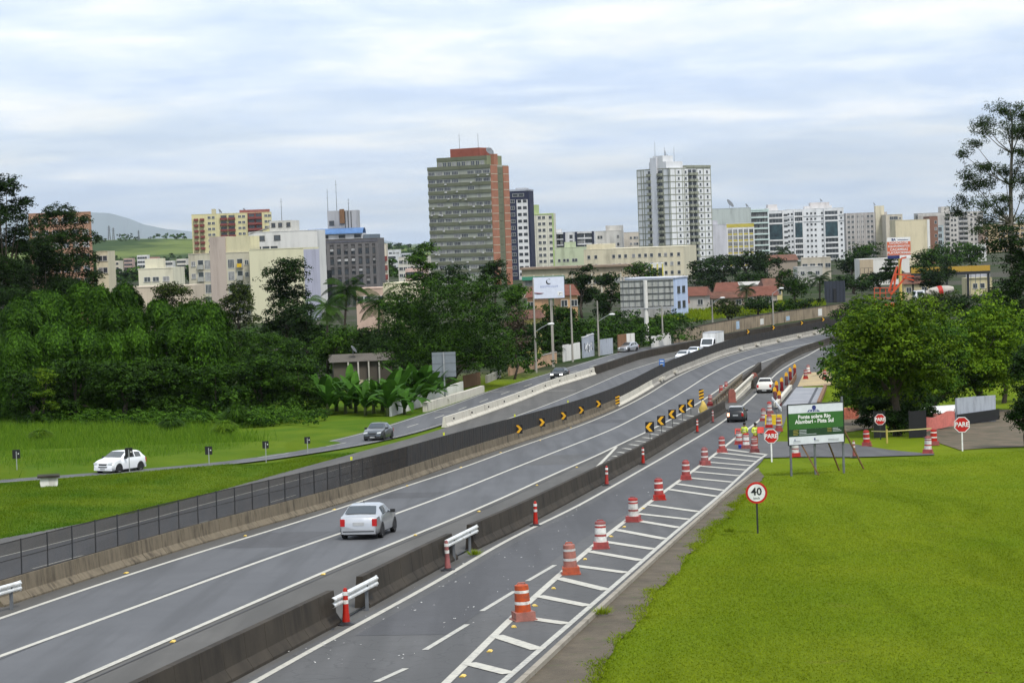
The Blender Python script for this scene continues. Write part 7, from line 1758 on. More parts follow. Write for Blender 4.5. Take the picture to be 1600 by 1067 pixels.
# ---------------------------------------------------------------- vegetation
M['bark'] = flat('bark', (0.09, 0.07, 0.05), 0.95, c2=(0.045, 0.036, 0.028), scale=4, bump=0.5)
M['palebark'] = flat('pale_bark', (0.17, 0.15, 0.125), 0.9, c2=(0.09, 0.08, 0.065), scale=3)
LEAF = {
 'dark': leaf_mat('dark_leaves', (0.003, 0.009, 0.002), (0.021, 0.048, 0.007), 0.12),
 'mid': leaf_mat('mid_leaves', (0.004, 0.014, 0.002), (0.041, 0.094, 0.008), 0.16),
 'green': leaf_mat('green_leaves', (0.008, 0.028, 0.003), (0.066, 0.145, 0.011), 0.2),
 'bright': leaf_mat('bright_leaves', (0.016, 0.048, 0.003), (0.135, 0.225, 0.011), 0.24),
 'bamboo': leaf_mat('bamboo_leaves', (0.004, 0.018, 0.002), (0.064, 0.148, 0.010), 0.18),
 'olive': leaf_mat('olive_leaves', (0.010, 0.018, 0.004), (0.046, 0.068, 0.012), 0.18),
 'euc': leaf_mat('eucalyptus_leaves', (0.014, 0.026, 0.008), (0.044, 0.072, 0.020), 0.2),
 'banana': leaf_mat('banana_leaves', (0.012, 0.044, 0.005), (0.055, 0.140, 0.014), 0.25),
 'grass': grass_blade_mat(),
 'tallgrass': leaf_mat('tall_grass_blades', (0.035, 0.100, 0.006), (0.150, 0.245, 0.018), 0.3),
 'brown': leaf_mat('bare_twigs', (0.055, 0.040, 0.028), (0.095, 0.075, 0.055), 0.1)}
def raw_mesh(name, verts, tint, mat, k=4):
    """verts: (n*k, 3) array of separate k-gons, tint per polygon"""
    n = len(verts) // k; me = bpy.data.meshes.new(name)
    me.vertices.add(n * k); me.vertices.foreach_set('co', np.ascontiguousarray(verts, np.float32).ravel())
    me.loops.add(n * k); me.loops.foreach_set('vertex_index', np.arange(n * k, dtype=np.int32))
    me.polygons.add(n); me.polygons.foreach_set('loop_start', np.arange(0, n * k, k, dtype=np.int32))
    me.polygons.foreach_set('loop_total', np.full(n, k, np.int32))
    at = me.attributes.new('tint', 'FLOAT', 'FACE'); at.data.foreach_set('value', np.ascontiguousarray(tint, np.float32))
    me.materials.append(mat); me.update(calc_edges=True); me.validate()
    return me
def unit(a): return a / (np.linalg.norm(a, axis=-1, keepdims=True) + 1e-9)
def quads(pos, nrm, tan, L, Wd):
    b = unit(np.cross(nrm, tan)); t = unit(np.cross(b, nrm))
    L, Wd = L[:, None], Wd[:, None]
    return np.stack([pos - t * L * 0.5, pos + b * Wd * 0.5 + t * L * 0.05, pos + t * L * 0.5, pos - b * Wd * 0.5 + t * L * 0.05], 1).reshape(-1, 3)
def foliage(name, blobs, n, leaf, mat, rng, clump=0.55, flatc=0.6, per=22, droop=0.0, shell=0.55, up=0.45, aspect=0.55, lump=0.22, down=0.25):
    """leaves gathered in clumps spread over the shells of the blobs"""
    B = np.array(blobs, float); a = B[:, 3] * B[:, 4] + B[:, 4] * B[:, 5] + B[:, 3] * B[:, 5]
    nc = max(6, n // per); bi = rng.choice(len(B), nc, p=a / a.sum())
    d = unit(rng.normal(size=(nc, 3))); low = (d[:, 2] < -0.15) & (rng.random(nc) > down); d[low, 2] *= -1
    r = 1 - shell * rng.random(nc) ** 1.6
    ph = rng.random((len(B), 3)) * 6.28
    r = r * (1 + lump * np.sin(3.1 * d[:, 0] + ph[bi, 0]) * np.sin(2.7 * d[:, 1] + ph[bi, 1]) + lump * 0.6 * np.sin(6 * d[:, 2] + ph[bi, 2]))
    cc = B[bi, :3] + d * r[:, None] * B[bi, 3:]
    ct = np.clip(0.50 + 0.33 * rng.normal(size=nc), 0, 1)
    k = nc * per; ci = np.repeat(np.arange(nc), per)
    e = unit(rng.normal(size=(k, 3))); e[:, 2] = np.abs(e[:, 2]) * np.where(rng.random(k) < 0.75, 1, -1)
    cs = (clump * (0.6 + 0.8 * rng.random(nc)))[ci]
    pos = cc[ci] + e * cs[:, None] * np.array([1, 1, flatc]) * (0.55 + 0.5 * rng.random(k))[:, None]
    pos[:, 2] -= droop * rng.random(k)
    nrm = unit(e * 0.5 + d[ci] * 0.35 + rng.normal(size=(k, 3)) * 0.45 + np.array([0, 0, up]))
    tan = unit(rng.normal(size=(k, 3)) + e * 0.6 + np.array([0, 0, -0.35 - droop]))
    L = leaf * (0.65 + 0.8 * rng.random(k))
    return raw_mesh(name, quads(pos, nrm, tan, L, L * aspect), np.clip(ct[ci] + 0.18 * rng.normal(size=k), 0, 1), mat)
def limbs(mb, base, tips, r0, rng, fork=0.35):
    base = Vector(base); top = Vector((np.mean([t[0] for t in tips]), np.mean([t[1] for t in tips]), np.mean([t[2] for t in tips])))
    hub = base.lerp(top, 0.55)
    mb.tube([base - Vector((0, 0, 0.4)), base.lerp(hub, 0.5) + Vector((rng.normal() * r0, rng.normal() * r0, 0)), hub, base.lerp(top, 0.85)], [r0 * 1.15, r0 * 0.9, r0 * 0.7, r0 * 0.4], 7)
    for t in tips:
        t = Vector(t); s = base.lerp(top, 0.30 + 0.45 * rng.random()); m_ = s.lerp(t, 0.5) + Vector((0, 0, (t - s).length * 0.12))
        mb.tube([s, m_, t], [r0 * 0.42, r0 * 0.25, r0 * 0.08], 5)
def crown_blobs(rng, R, h, n, shape):
    """blob layout in local coordinates, crown from z=0 to z=h"""
    out = []
    for k in range(n):
        f = (k + 0.5) / n
        if shape == 'round': zz = 0.22 + 0.62 * rng.random(); rr = 0.55 * math.sqrt(max(0.05, 1 - (2 * zz - 1) ** 2)); q = 0.50
        elif shape == 'tall': zz = 0.12 + 0.76 * f; rr = 0.50 * (1 - 0.55 * abs(zz - 0.4)); q = 0.46
        elif shape == 'layer': zz = 0.10 + 0.85 * f; rr = 0.68 * (1 - 0.65 * max(0, zz - 0.35)); q = 0.44
        elif shape == 'cone': zz = 0.05 + 0.9 * f; rr = 0.6 * (1.02 - zz); q = 0.40 * (1.1 - 0.8 * zz)
        elif shape == 'bushy': zz = 0.02 + 0.86 * rng.random(); rr = 0.75 * rng.random() ** 0.5 * (1 - 0.35 * zz); q = 0.36
        else: zz = 0.15 + 0.7 * rng.random(); rr = 0.6 * rng.random(); q = 0.42
        a = rng.random() * 6.283 if shape != 'layer' else k * 2.4 + rng.random()
        s = q * (0.75 + 0.5 * rng.random())
        vz = {'layer': 0.30, 'cone': 0.5, 'tall': 0.75}.get(shape, 0.72)
        out.append((math.cos(a) * rr * R, math.sin(a) * rr * R, zz * h, s * R, s * R, max(0.25, min(s * R * vz, h * 0.32))))
    return out
TREE_N = 0
def tree(label, xc, ytop, Y, wpx, ybot, mat, shape='round', n=None, name='tree', group=None, leaf=None, dens=1.0, blobs=None, nb=None, trunk='bark', seed=None, lfs=1.0, **kw):
    global TREE_N
    TREE_N += 1; rng = np.random.default_rng(100 + TREE_N if seed is None else seed)
    Y = Y * KD; g = GX(xc, Y, 0, (ytop + ybot) / 2); S_ = F_PX / Y; R = wpx / 2 / S_
    zt = P(xc, ytop, Y).z - g.z; zb = max(0.3, P(xc, ybot, Y).z - g.z); h = max(1.0, zt - zb)
    t = thing(name, label, 'tree' if name in ('tree', 'bamboo_clump', 'conifer', 'eucalyptus') else 'bush', g, 0, group)
    bl = blobs or crown_blobs(rng, R, h, nb or (9 if R < 4 else 13), shape)
    bl = [(x, y, z + zb, a, b, c) for x, y, z, a, b, c in bl]
    lf = (leaf or max(0.17, Y / KD / 1382 * 2.1)) * lfs
    area = 2 * R * h * 0.8
    nn = n or int(min(26000, max(900, 6.0 * dens * area / (lf * lf * 0.36))))
    me = foliage('crown', bl, nn, lf, LEAF[mat], rng, clump=kw.pop('clump', max(lf * 2.2, R * 0.13)), **kw)
    link('crown', me, t)
    mb = MB(); limbs(mb, (0, 0, 0), [(b[0], b[1], b[2]) for b in bl[:8]], max(0.10, min(0.45, R * 0.07)), rng)
    mb.build('trunk', M[trunk], t, smooth=True)
    return t
def pxtree(label, base, Y, blobs, mat, n, leaf, clump=0.6, depth=0.8, trunk='bark', **kw):
    global TREE_N
    TREE_N += 1; rng = np.random.default_rng(500 + TREE_N); Y = Y * KD; g = GX(base, Y, 0, 480); S_ = F_PX / Y
    t = thing('tree', label, 'tree', g); bl = []
    for px, py, a, c in blobs:
        q = P(px, py, Y); bl.append((q.x - g.x, rng.normal() * a / S_ * 0.5, q.z - g.z, a / S_, a / S_ * depth, c / S_))
    link('crown', foliage('crown', bl, n, leaf, LEAF[mat], rng, clump=clump, **kw), t)
    mb = MB(); limbs(mb, (0, 0, 0), [(b[0], b[1], b[2]) for b in bl], 0.38, rng); mb.build('trunk', M[trunk], t, smooth=True); return t
# far left trees
pxtree('tall dark tree with full crown at the left picture edge', 4, 172, [(14, 292, 26, 18), (-6, 305, 34, 24), (32, 325, 20, 14), (2, 345, 44, 26), (-30, 350, 40, 40), (30, 368, 24, 18), (8, 395, 46, 28), (-20, 420, 50, 34), (24, 432, 36, 26), (4, 465, 52, 30), (40, 316, 10, 7)], 'dark', 42000, 0.25, 0.55, shell=0.6)
pxtree('broad dark tree with lacy outline in front of the brown block', 100, 186, [(92, 338, 34, 17), (120, 350, 24, 15), (66, 356, 24, 16), (140, 378, 20, 16), (100, 378, 46, 22), (60, 392, 30, 20), (130, 410, 30, 20), (92, 420, 52, 24), (146, 434, 18, 14), (66, 446, 44, 24), (118, 456, 44, 22), (90, 484, 60, 24)], 'dark', 42000, 0.25, 0.55, shell=0.65)
tree('dense dark tree covering the lower half of the brown block', 72, 372, 180, 130, 520, 'dark', 'bushy', nb=22, dens=1.2)
tree('dark tree filling the gap under the far left tall tree', 40, 440, 168, 110, 560, 'dark', 'round')
# bamboo thicket
def bamboo(label, xc, ytop, w, Y, light=0.0):
    global TREE_N
    TREE_N += 1; rng = np.random.default_rng(300 + TREE_N)
    Y = Y * KD; g = GX(xc, Y, 0, ytop + 60); S_ = F_PX / Y; R = w / 2 / S_; H = P(xc, ytop, Y).z - g.z
    t = thing('bamboo_clump', label, 'bamboo', g, 0, 'bamboo thicket')
    n = int(min(16000, 700 * R * H))
    th = rng.random(n) * 6.283; v = rng.random(n)
    # plume: rounded head that hangs down like a curtain
    nl = 14; lobe = 1 + 0.13 * np.sin(th * 5 + rng.random() * 6) + 0.10 * np.sin(th * nl)
    zd = 1 - min(0.6, 1.15 * R / H); v = np.where(rng.random(n) < 0.45, v * (1 - zd), v)
    zz = 1 - v * 0.92; rad = np.where(zz > zd, np.sqrt(np.clip(1 - ((zz - zd) / (1 - zd)) ** 2, 0, 1)), 1 - 0.12 * (zd - zz))
    rr = rad * lobe * (1 - 0.28 * rng.random(n) ** 2)
    pos = np.stack([np.cos(th) * rr * R, np.sin(th) * rr * R, zz * H + rng.normal(size=n) * 0.25], 1); pos += 0.22 * np.sin(pos[:, [1, 2, 0]] * 2.3 + th[:, None]) + rng.normal(size=(n, 3)) * 0.10
    out = np.stack([np.cos(th), np.sin(th), np.clip((zz - 0.5) * 1.6, 0, 1)], 1)
    nrm = unit(out + rng.normal(size=(n, 3)) * 0.45); tan = unit(np.stack([np.cos(th) * 0.5, np.sin(th) * 0.5, -np.ones(n) * 0.8], 1) + rng.normal(size=(n, 3)) * 0.5)
    L = 0.40 * (0.6 + 0.8 * rng.random(n))
    link('crown', raw_mesh('crown', quads(pos, nrm, tan, L, L * 0.34), np.clip(0.40 + light + 0.12 * np.sin(th * 6 + zz * 5) + 0.22 * rng.normal(size=n), 0, 1), LEAF['bamboo']), t)
    mb = MB()
    for k in range(7):
        a = k * 0.9; mb.tube([(math.cos(a) * R * 0.15, math.sin(a) * R * 0.15, -0.3), (math.cos(a) * R * 0.35, math.sin(a) * R * 0.35, H * 0.6), (math.cos(a) * R * 0.6, math.sin(a) * R * 0.6, H * 0.88)], [0.06, 0.05, 0.02], 5)
    mb.build('trunk', M['palebark'], t)
for i, (x, y, w, Y, lt, lab) in enumerate([(35, 474, 82, 153, 0, 'wide bamboo plume at the left edge of the thicket'), (82, 464, 96, 156, 0, 'broad arching bamboo plume second from the left at the top'), (128, 451, 44, 156, 0.05, 'tall narrow bamboo plume, left of the twin heads'), (157, 457, 40, 153, 0.1, 'tall narrow bamboo plume, right of the twin heads'), (196, 452, 50, 157, 0, 'dark round bamboo head right of the twin heads'), (178, 485, 40, 149, 0.1, 'small bamboo head below the twin heads'), (216, 517, 44, 145, 0.2, 'pale rounded bamboo head low in the middle of the thicket'), (182, 529, 40, 144, 0.15, 'pale small bamboo head left of the lowest rounded one'), (88, 512, 76, 147, 0.05, 'bamboo plume low on the left above the dark hollow'), (28, 524, 76, 145, 0.1, 'low bamboo plume at the left picture edge'), (138, 518, 56, 147, 0, 'dark bamboo plume in the centre of the thicket'), (212, 489, 36, 151, 0, 'dark bamboo head above the pale rounded one'), (250, 476, 46, 156, 0, 'upright bamboo plume right of centre'), (292, 486, 62, 152, 0.0, 'bamboo plume near the right end of the thicket'), (330, 482, 56, 158, 0.05, 'bamboo plume at the right end of the thicket, behind'), (272, 506, 56, 148, 0, 'low bamboo plume right of centre'), (318, 512, 60, 147, 0.0, 'rightmost low bamboo plume')]):
    bamboo(lab, x, y, w, Y, lt)
# broad leaved front row and trees behind
FR = [(48, 575, 105, 141), (118, 562, 110, 143), (190, 572, 120, 141), (262, 566, 110, 142), (335, 560, 110, 142), (405, 556, 115, 143), (468, 566, 90, 142)]
for k, (x, y, w, Y) in enumerate(FR):
    tree('low spreading tree in the dark front row, %s from the left' % ('first', 'second', 'third', 'fourth', 'fifth', 'sixth', 'seventh')[k], x, y, Y, w * 1.12, 672, 'mid', 'bushy', nb=20, group='front row of the thicket', dens=1.25, leaf=0.25)
tree('small yellow-green bush at the left of the front row', 62, 572, 140, 62, 640, 'bright', 'bushy', name='bush', dens=0.5, nb=8)
tree('yellowish sapling above the bamboo at the left', 62, 448, 166, 55, 490, 'green', 'loose', dens=0.5)
for lab, x, y, Y, w, yb, m_, sh, kw in [
 ('olive brown round tree left of the beige house', 272, 443, 185, 66, 500, 'olive', 'round', {}),
 ('green tree under the beige house windows', 300, 470, 176, 80, 540, 'green', 'round', {}),
 ('olive loose tree in front of the beige house', 372, 438, 205, 74, 520, 'olive', 'tall', dict(dens=0.8)),
 ('tall dark tree with two heads before the cream gable', 446, 393, 212, 96, 545, 'dark', 'tall', dict(nb=18, dens=0.9)),
 ('dark tree between the two-headed tree and the palms', 478, 470, 200, 60, 560, 'dark', 'round', {}),
 ('dark green tree in front of the bamboo end', 350, 520, 165, 110, 610, 'mid', 'round', {}),
 ('green spreading tree below the palms, left', 432, 520, 160, 110, 620, 'mid', 'layer', {}),
 ('green bushy tree below the tall palm', 520, 515, 178, 90, 580, 'green', 'round', {}),
 ('dark bushy tree right of the tall palm', 570, 520, 182, 90, 580, 'dark', 'round', {}),
 ('bright green round tree left of the green tower', 661, 374, 300, 54, 470, 'green', 'round', {}),
 ('big spreading almond tree with layered boughs above the grey road sign', 700, 436, 166, 228, 592, 'mid', 'layer', dict(nb=48, n=36000, leaf=0.27, clump=0.7)),
 ('dark tree behind the left side of the layered tree', 630, 470, 178, 110, 590, 'dark', 'round', {}),
 ('dark underwood beneath the layered tree', 700, 520, 174, 150, 600, 'dark', 'round', {}),
 ('twiggy brownish tree at the right of the layered tree', 800, 470, 176, 56, 570, 'brown', 'round', dict(dens=0.5)),
 ('dark tree right behind the twiggy tree', 815, 500, 190, 60, 575, 'dark', 'round', {}),
 ('dark tree in front of the green tower foot', 771, 408, 330, 56, 456, 'dark', 'bushy', dict(nb=14)),
 ('small dark tree at the left foot of the green tower', 706, 418, 335, 48, 450, 'dark', 'round', {}),
 ('green tree left of the white billboard', 812, 445, 240, 50, 500, 'green', 'round', {}),
 ('dark tree behind the white billboard', 908, 410, 305, 64, 480, 'dark', 'bushy', dict(nb=16)),
 ('dark umbrella tree left of the large billboard', 951, 424, 285, 60, 500, 'dark', 'bushy', dict(nb=16)),
 ('small green tree above the pale blue building', 1000, 414, 350, 56, 442, 'mid', 'round', {}),
 ('green tree below the white billboard', 868, 472, 230, 66, 545, 'mid', 'round', {}),
 ('green bush tree behind the peach wall', 850, 505, 200, 70, 565, 'dark', 'round', {}),
 ('bush tree behind the blue grey wall', 905, 500, 222, 60, 550, 'mid', 'round', {}),
 ('bush behind the panel fence', 950, 508, 236, 56, 545, 'mid', 'round', {}),
 ('bush left of the thick billboard post', 988, 512, 244, 46, 542, 'olive', 'round', {}),
 ('bush right of the thick billboard post', 1022, 512, 250, 40, 538, 'mid', 'round', {}),
 ('dark tree of the mass right of the tall white tower, leftmost', 1096, 410, 470, 54, 458, 'dark', 'round', {}),
 ('dark tree of the mass right of the tall white tower, second', 1130, 401, 480, 62, 456, 'dark', 'round', {}),
 ('dark tree of the mass right of the tall white tower, third', 1166, 395, 500, 62, 452, 'dark', 'round', {}),
 ('dark tree of the mass right of the tall white tower, rightmost', 1197, 399, 510, 54, 452, 'dark', 'round', {}),
 ('dark low tree before the red roofs, left', 1110, 430, 400, 60, 460, 'dark', 'round', {}),
 ('dark low tree before the red roofs, right', 1172, 428, 400, 70, 458, 'dark', 'round', {}),
 ('rounded dark green tree between red roofs and palm', 1240, 420, 345, 54, 478, 'mid', 'round', {}),
 ('tree below the twin white blocks', 1230, 398, 560, 40, 425, 'mid', 'round', {}),
 ('olive bush on the bright field left', 1135, 472, 268, 52, 500, 'olive', 'round', {}),
 ('dark bush on the bright field right', 1184, 462, 290, 56, 490, 'dark', 'round', {}),
 ('bush before the dark billboard, left', 1218, 472, 290, 50, 494, 'mid', 'round', {}),
 ('bush before the dark billboard, right', 1258, 468, 296, 56, 492, 'dark', 'round', {}),
 ('dark tree left of the tan house', 1330, 398, 500, 56, 450, 'dark', 'round', {}),
 ('green tree above the tan house', 1352, 383, 560, 58, 430, 'mid', 'round', {}),
 ('dark tree under the tan house, left', 1335, 432, 370, 70, 490, 'dark', 'round', {}),
 ('dark tree under the tan house, right', 1375, 428, 385, 80, 490, 'dark', 'round', {}),
 ('green tree right of the orange billboard', 1442, 396, 440, 60, 455, 'mid', 'round', {}),
 ('wide green tree below the grey apartment block, left', 1476, 383, 520, 76, 442, 'mid', 'round', {}),
 ('wide green tree below the grey apartment block, right', 1516, 386, 540, 66, 442, 'mid', 'round', {}),
 ('dark tree in front of the gantry beam', 1462, 408, 322, 60, 470, 'dark', 'round', {}),
 ('olive hedge tree behind the bright tree, left', 1462, 458, 250, 100, 520, 'olive', 'round', {}),
 ('dark hedge tree behind the bright tree, right', 1520, 464, 235, 90, 530, 'dark', 'round', {}),
 ('dark hedge tree behind the bright tree, far left', 1336, 468, 250, 90, 520, 'dark', 'round', {})]:
    tree(lab, x, y, Y, w, yb, m_, sh, **kw)
# trees on the right
tree('bright green tree standing over the shaded stop sign', 1398, 466, 101, 196, 655, 'bright', 'round', nb=30, leaf=0.22, clump=0.5, n=42000)
tree('bright green tree behind, right of the first bright one', 1522, 478, 120, 180, 640, 'bright', 'round', nb=24, leaf=0.24, clump=0.55, n=30000)
tree('bright green tree overlapping at the middle', 1450, 500, 112, 130, 650, 'green', 'round', nb=16, dens=0.9, leaf=0.21)
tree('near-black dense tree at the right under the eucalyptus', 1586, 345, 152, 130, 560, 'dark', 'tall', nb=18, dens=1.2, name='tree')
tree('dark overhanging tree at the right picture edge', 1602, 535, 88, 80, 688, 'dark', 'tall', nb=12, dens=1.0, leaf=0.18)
tree('very dark shrub added to deepen the shade below the bright tree', 1405, 612, 105, 90, 694, 'dark', 'bushy', name='bush', dens=1.4)  # this and the following shrubs are dark masses added to deepen the tree's shade
tree('dark hanging undergrowth added for shade behind the shaded stop sign', 1372, 590, 106.5, 80, 690, 'dark', 'bushy', name='bush', dens=1.4)
tree('dark shrub added behind the tape to blacken the shade', 1400, 640, 100.5, 70, 692, 'dark', 'bushy', name='bush', dens=1.3)
tree('dark shrub added for shade between the tape post and the red netting', 1436, 600, 107, 70, 690, 'dark', 'bushy', name='bush', dens=1.4)
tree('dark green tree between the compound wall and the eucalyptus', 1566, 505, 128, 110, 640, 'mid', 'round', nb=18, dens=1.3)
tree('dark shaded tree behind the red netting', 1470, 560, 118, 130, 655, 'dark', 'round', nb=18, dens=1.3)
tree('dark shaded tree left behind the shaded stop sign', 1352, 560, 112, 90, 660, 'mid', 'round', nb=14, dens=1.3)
# eucalyptus
Y = 165 * KD; g = GX(1582, Y, 0, 400); S_ = F_PX / Y
t = thing('eucalyptus', 'tall eucalyptus with bare trunk and open leaf tufts against the sky', 'tree', g)
tuft = [(1572, 172, 26, 14), (1598, 182, 22, 16), (1550, 192, 20, 12), (1585, 205, 34, 14), (1612, 215, 30, 20), (1535, 205, 14, 8), (1522, 226, 16, 9), (1508, 240, 13, 10), (1533, 262, 22, 9), (1508, 276, 15, 10), (1520, 292, 22, 12), (1545, 285, 22, 12), (1505, 312, 14, 9), (1500, 332, 18, 11), (1530, 320, 22, 12), (1560, 312, 16, 10), (1575, 268, 22, 10), (1600, 285, 22, 14), (1612, 310, 20, 14), (1545, 345, 16, 10), (1520, 358, 14, 9), (1590, 240, 20, 10), (1610, 255, 22, 14), (1600, 345, 18, 14), (1560, 330, 14, 8)]
rng = np.random.default_rng(77)
def L_(px, py, dy=0.0): q = P(px, py, Y); return Vector((q.x - g.x, dy, q.z - g.z))
bl = []; tips = []
for px, py, a, c in tuft:
    q = L_(px, py, rng.normal() * 1.6); bl.append((q.x, q.y, q.z, a / S_, a / S_ * 0.8, c / S_)); tips.append(q)
bl = [(x, y, z, a * 1.25, b * 1.25, c * 1.25) for x, y, z, a, b, c in bl]
link('crown', foliage('crown', bl, 30000, 0.27, LEAF['euc'], rng, clump=0.42, per=16, droop=0.5, shell=0.9, aspect=0.32, lump=0.3), t)
mb = MB(); trunk = [(1584, 520), (1582, 430), (1580, 350), (1579, 290), (1581, 240), (1582, 200), (1578, 170)]
mb.tube([L_(*p) for p in trunk], [0.42, 0.36, 0.28, 0.22, 0.16, 0.10, 0.04], 8)
for k, q in enumerate(tips):
    i = min(range(2, len(trunk)), key=lambda i: abs(trunk[i][1] - (tuft[k][1] + 55))); s = L_(*trunk[i])
    m_ = s.lerp(q, 0.45) + Vector((0, 0, -0.3)); mb.tube([s, m_, q], [0.10, 0.06, 0.02], 5)
mb.build('trunk', M['palebark'], t, smooth=True)
# spreading conifer in the yard
Y = 385 * KD; g = GX(1392, Y, 0, 430); S_ = F_PX / Y; H = P(1392, 400, Y).z - g.z; t = thing('conifer', 'dark layered conifer before the tan house', 'tree', g)
bl = [(0.0, 0.0, H * (0.35 + 0.13 * k), (26 - 4 * k) / S_, (26 - 4 * k) / S_, 0.5) for k in range(5)]
link('crown', foliage('crown', bl, 5000, 0.5, LEAF['dark'], np.random.default_rng(5), clump=0.6, shell=0.95), t); mb = MB(); mb.tube([(0, 0, -0.3), (0, 0, H)], [0.4, 0.1], 7); mb.build('trunk', M['bark'], t)
# palms
def palm(label, xc, ycen, Y, wpx, lean=0.0, nf=20, group='palms'):
    Y = Y * KD; g = GX(xc, Y, 0, ycen); S_ = F_PX / Y; H = P(xc, ycen, Y).z - g.z; R = wpx / 2 / S_; rng = np.random.default_rng(int(xc))
    t = thing('palm_tree', label, 'palm', g, 0, group)
    mb = MB(); mb.tube([(-lean, 0, -0.3), (-lean * 0.5, 0, H * 0.5), (0, 0, H)], [0.22, 0.17, 0.13], 8); mb.build('trunk', M['bark'], t, smooth=True)
    V, T = [], []
    for k in range(nf):
        az = k * 2.399 + rng.normal() * 0.2; el = 1.15 - 1.5 * (k / nf) + rng.normal() * 0.1; Lf = R * (1.05 + 0.25 * rng.random())
        p = np.array([0, 0, H], float); d = np.array([math.cos(az) * math.cos(el), math.sin(az) * math.cos(el), math.sin(el)]); side = np.array([-math.sin(az), math.cos(az), 0])
        ns = 26; tint = rng.random()
        for s in range(ns):
            step = Lf / ns; d = d + np.array([0, 0, -0.055 - 0.03 * (s / ns)]); d /= np.linalg.norm(d); q = p + d * step
            ll = R * 0.34 * math.sin(math.pi * min(1, (s + 1.5) / (ns + 1.2))) + 0.1
            for sg in (1, -1):
                e = unit((side * sg + d * 0.55 + np.array([0, 0, -0.55]))[None])[0]
                V += [p, p + (q - p) * 0.55, p + (q - p) * 0.5 + e * ll * 0.97, p + e * ll]; T.append(np.clip(tint * 0.6 + 0.3 * rng.random(), 0, 1))
            p = q
    link('crown', raw_mesh('crown', np.array(V), np.array(T), LEAF['mid'] if Y < 300 * KD else LEAF['dark']), t)
palm('tall coconut palm in front of the grey block', 542, 452, 187, 78, 1.2, 22); palm('short palm left of the tall coconut palm', 511, 478, 181, 70, 0.3, 20); palm('short palm right of the tall coconut palm', 592, 474, 185, 74, 0.4, 20)
palm('palm beside the dark billboard', 1281, 436, 332, 44, 0.2, 20); palm('small dark palm before the white glazed blocks', 1223, 392, 560, 30, 0.2, 16); palm('grey-green palm among the red roofs', 1166, 452, 318, 34, 0.1, 16)
# banana plants
def banana_leaf(k):
    mb = MB(); n = 9; Lr, w = 2.3, 0.29; A, B, C_ = [], [], []
    for i in range(n + 1):
        f = i / n; x = Lr * f * (0.75 if k == 0 else 0.9); z = Lr * (0.95 * f - (0.30 + 0.28 * k) * f * f); ww = w * math.sin(math.pi * min(1, 0.06 + f * 0.94)) ** 0.6 * (1 if f < 1 else 0.1)
        A.append((x, ww, z + 0.10 * ww)); B.append((x, 0, z)); C_.append((x, -ww, z + 0.10 * ww))
    mb.strip(A, B); mb.strip(B, C_); me = mb.mesh('leaf', LEAF['banana'], smooth=True)
    at = me.attributes.new('tint', 'FLOAT', 'FACE'); at.data.foreach_set('value', [0.35 + 0.5 * random.random() for _ in me.polygons]); return me
BL = [banana_leaf(0), banana_leaf(1), banana_leaf(2)]
mb = MB(); mb.tube([(0, 0, -0.2), (0, 0, 0.6), (0.05, 0, 1.2)], [0.15, 0.12, 0.08], 8); stem_me = mb.mesh('stem', flat('banana_stem', (0.10, 0.12, 0.04), 0.8), smooth=True)
BSP = sorted([(500, 652, 1.4), (512, 655, 1.1), (526, 648, 1.35), (540, 652, 1.0), (556, 650, 1.15), (571, 655, 0.95), (584, 652, 1.05), (598, 648, 1.3), (606, 656, 1.1), (620, 650, 1.35), (632, 653, 0.95), (644, 645, 1.2), (652, 640, 1.45), (664, 640, 1.3), (676, 634, 1.2), (688, 629, 1.1), (548, 644, 1.3), (636, 640, 1.3)])
ORD = 'first second third fourth fifth sixth seventh eighth ninth tenth eleventh twelfth thirteenth fourteenth fifteenth sixteenth seventeenth eighteenth'.split()
for k, (px, py, s) in enumerate(BSP):
    b = G(px, py - 6); t = thing('banana_plant', 'banana plant with big arching leaves by the white parapet, %s from the left' % ORD[k], 'banana plant', b, 0, 'banana plants'); t.scale = (s * 1.2,) * 3
    link('stem', stem_me, t)
    for j in range(14):
        a = j * 2.4 + k; o = link('leaf', BL[j % 3], t, loc=(0.05, 0, 0.45 + 0.06 * j)); o.rotation_euler = (random.uniform(-.25, .25), random.uniform(-0.45, 0.40), a); q = random.uniform(0.8, 1.15); o.scale = (q, q, q)
# undergrowth that reads as one mass between the trees and houses
rng = np.random.default_rng(21); bl = []
for k in range(420):
    px = rng.uniform(150, 1060); Yn = rng.uniform(178, 262) if px < 840 else rng.uniform(215, 262); 
    if 505 < px < 630 and Yn < 182: continue
    q = GX(px, Yn * KD, 0, 520); r = rng.uniform(2.2, 4.5); bl.append((q.x, q.y, q.z + r * 0.25, r, r, r * rng.uniform(0.5, 0.9)))
for k in range(150):
    px = rng.uniform(1290, 1600); Yn = rng.uniform(150, 240); q = GX(px, Yn * KD, 0, 520); r = rng.uniform(2.0, 3.6); bl.append((q.x, q.y, q.z + r * 0.25, r, r, r * 0.7))
for k in range(110):
    px = rng.uniform(-60, 480); Yn = rng.uniform(144, 172); q = GX(px, Yn * KD, 0, 600); r = rng.uniform(2.0, 3.4); bl.append((q.x, q.y, q.z + r * 0.3, r, r, r * 0.9))
o = link('undergrowth', foliage('undergrowth', bl, 150000, 0.40, LEAF['mid'], rng, clump=0.6, per=20, down=0.05)); o['kind'] = 'stuff'; tag(o, 'dark green undergrowth filling the ground between the trees', 'undergrowth')
rng = np.random.default_rng(41); bl = []
for k in range(90):
    px = rng.uniform(-50, 500); q = G(px, rng.uniform(656, 668)); r = rng.uniform(0.8, 1.9); bl.append((q.x, q.y, q.z + r * 0.2, r, r, r * 0.75))
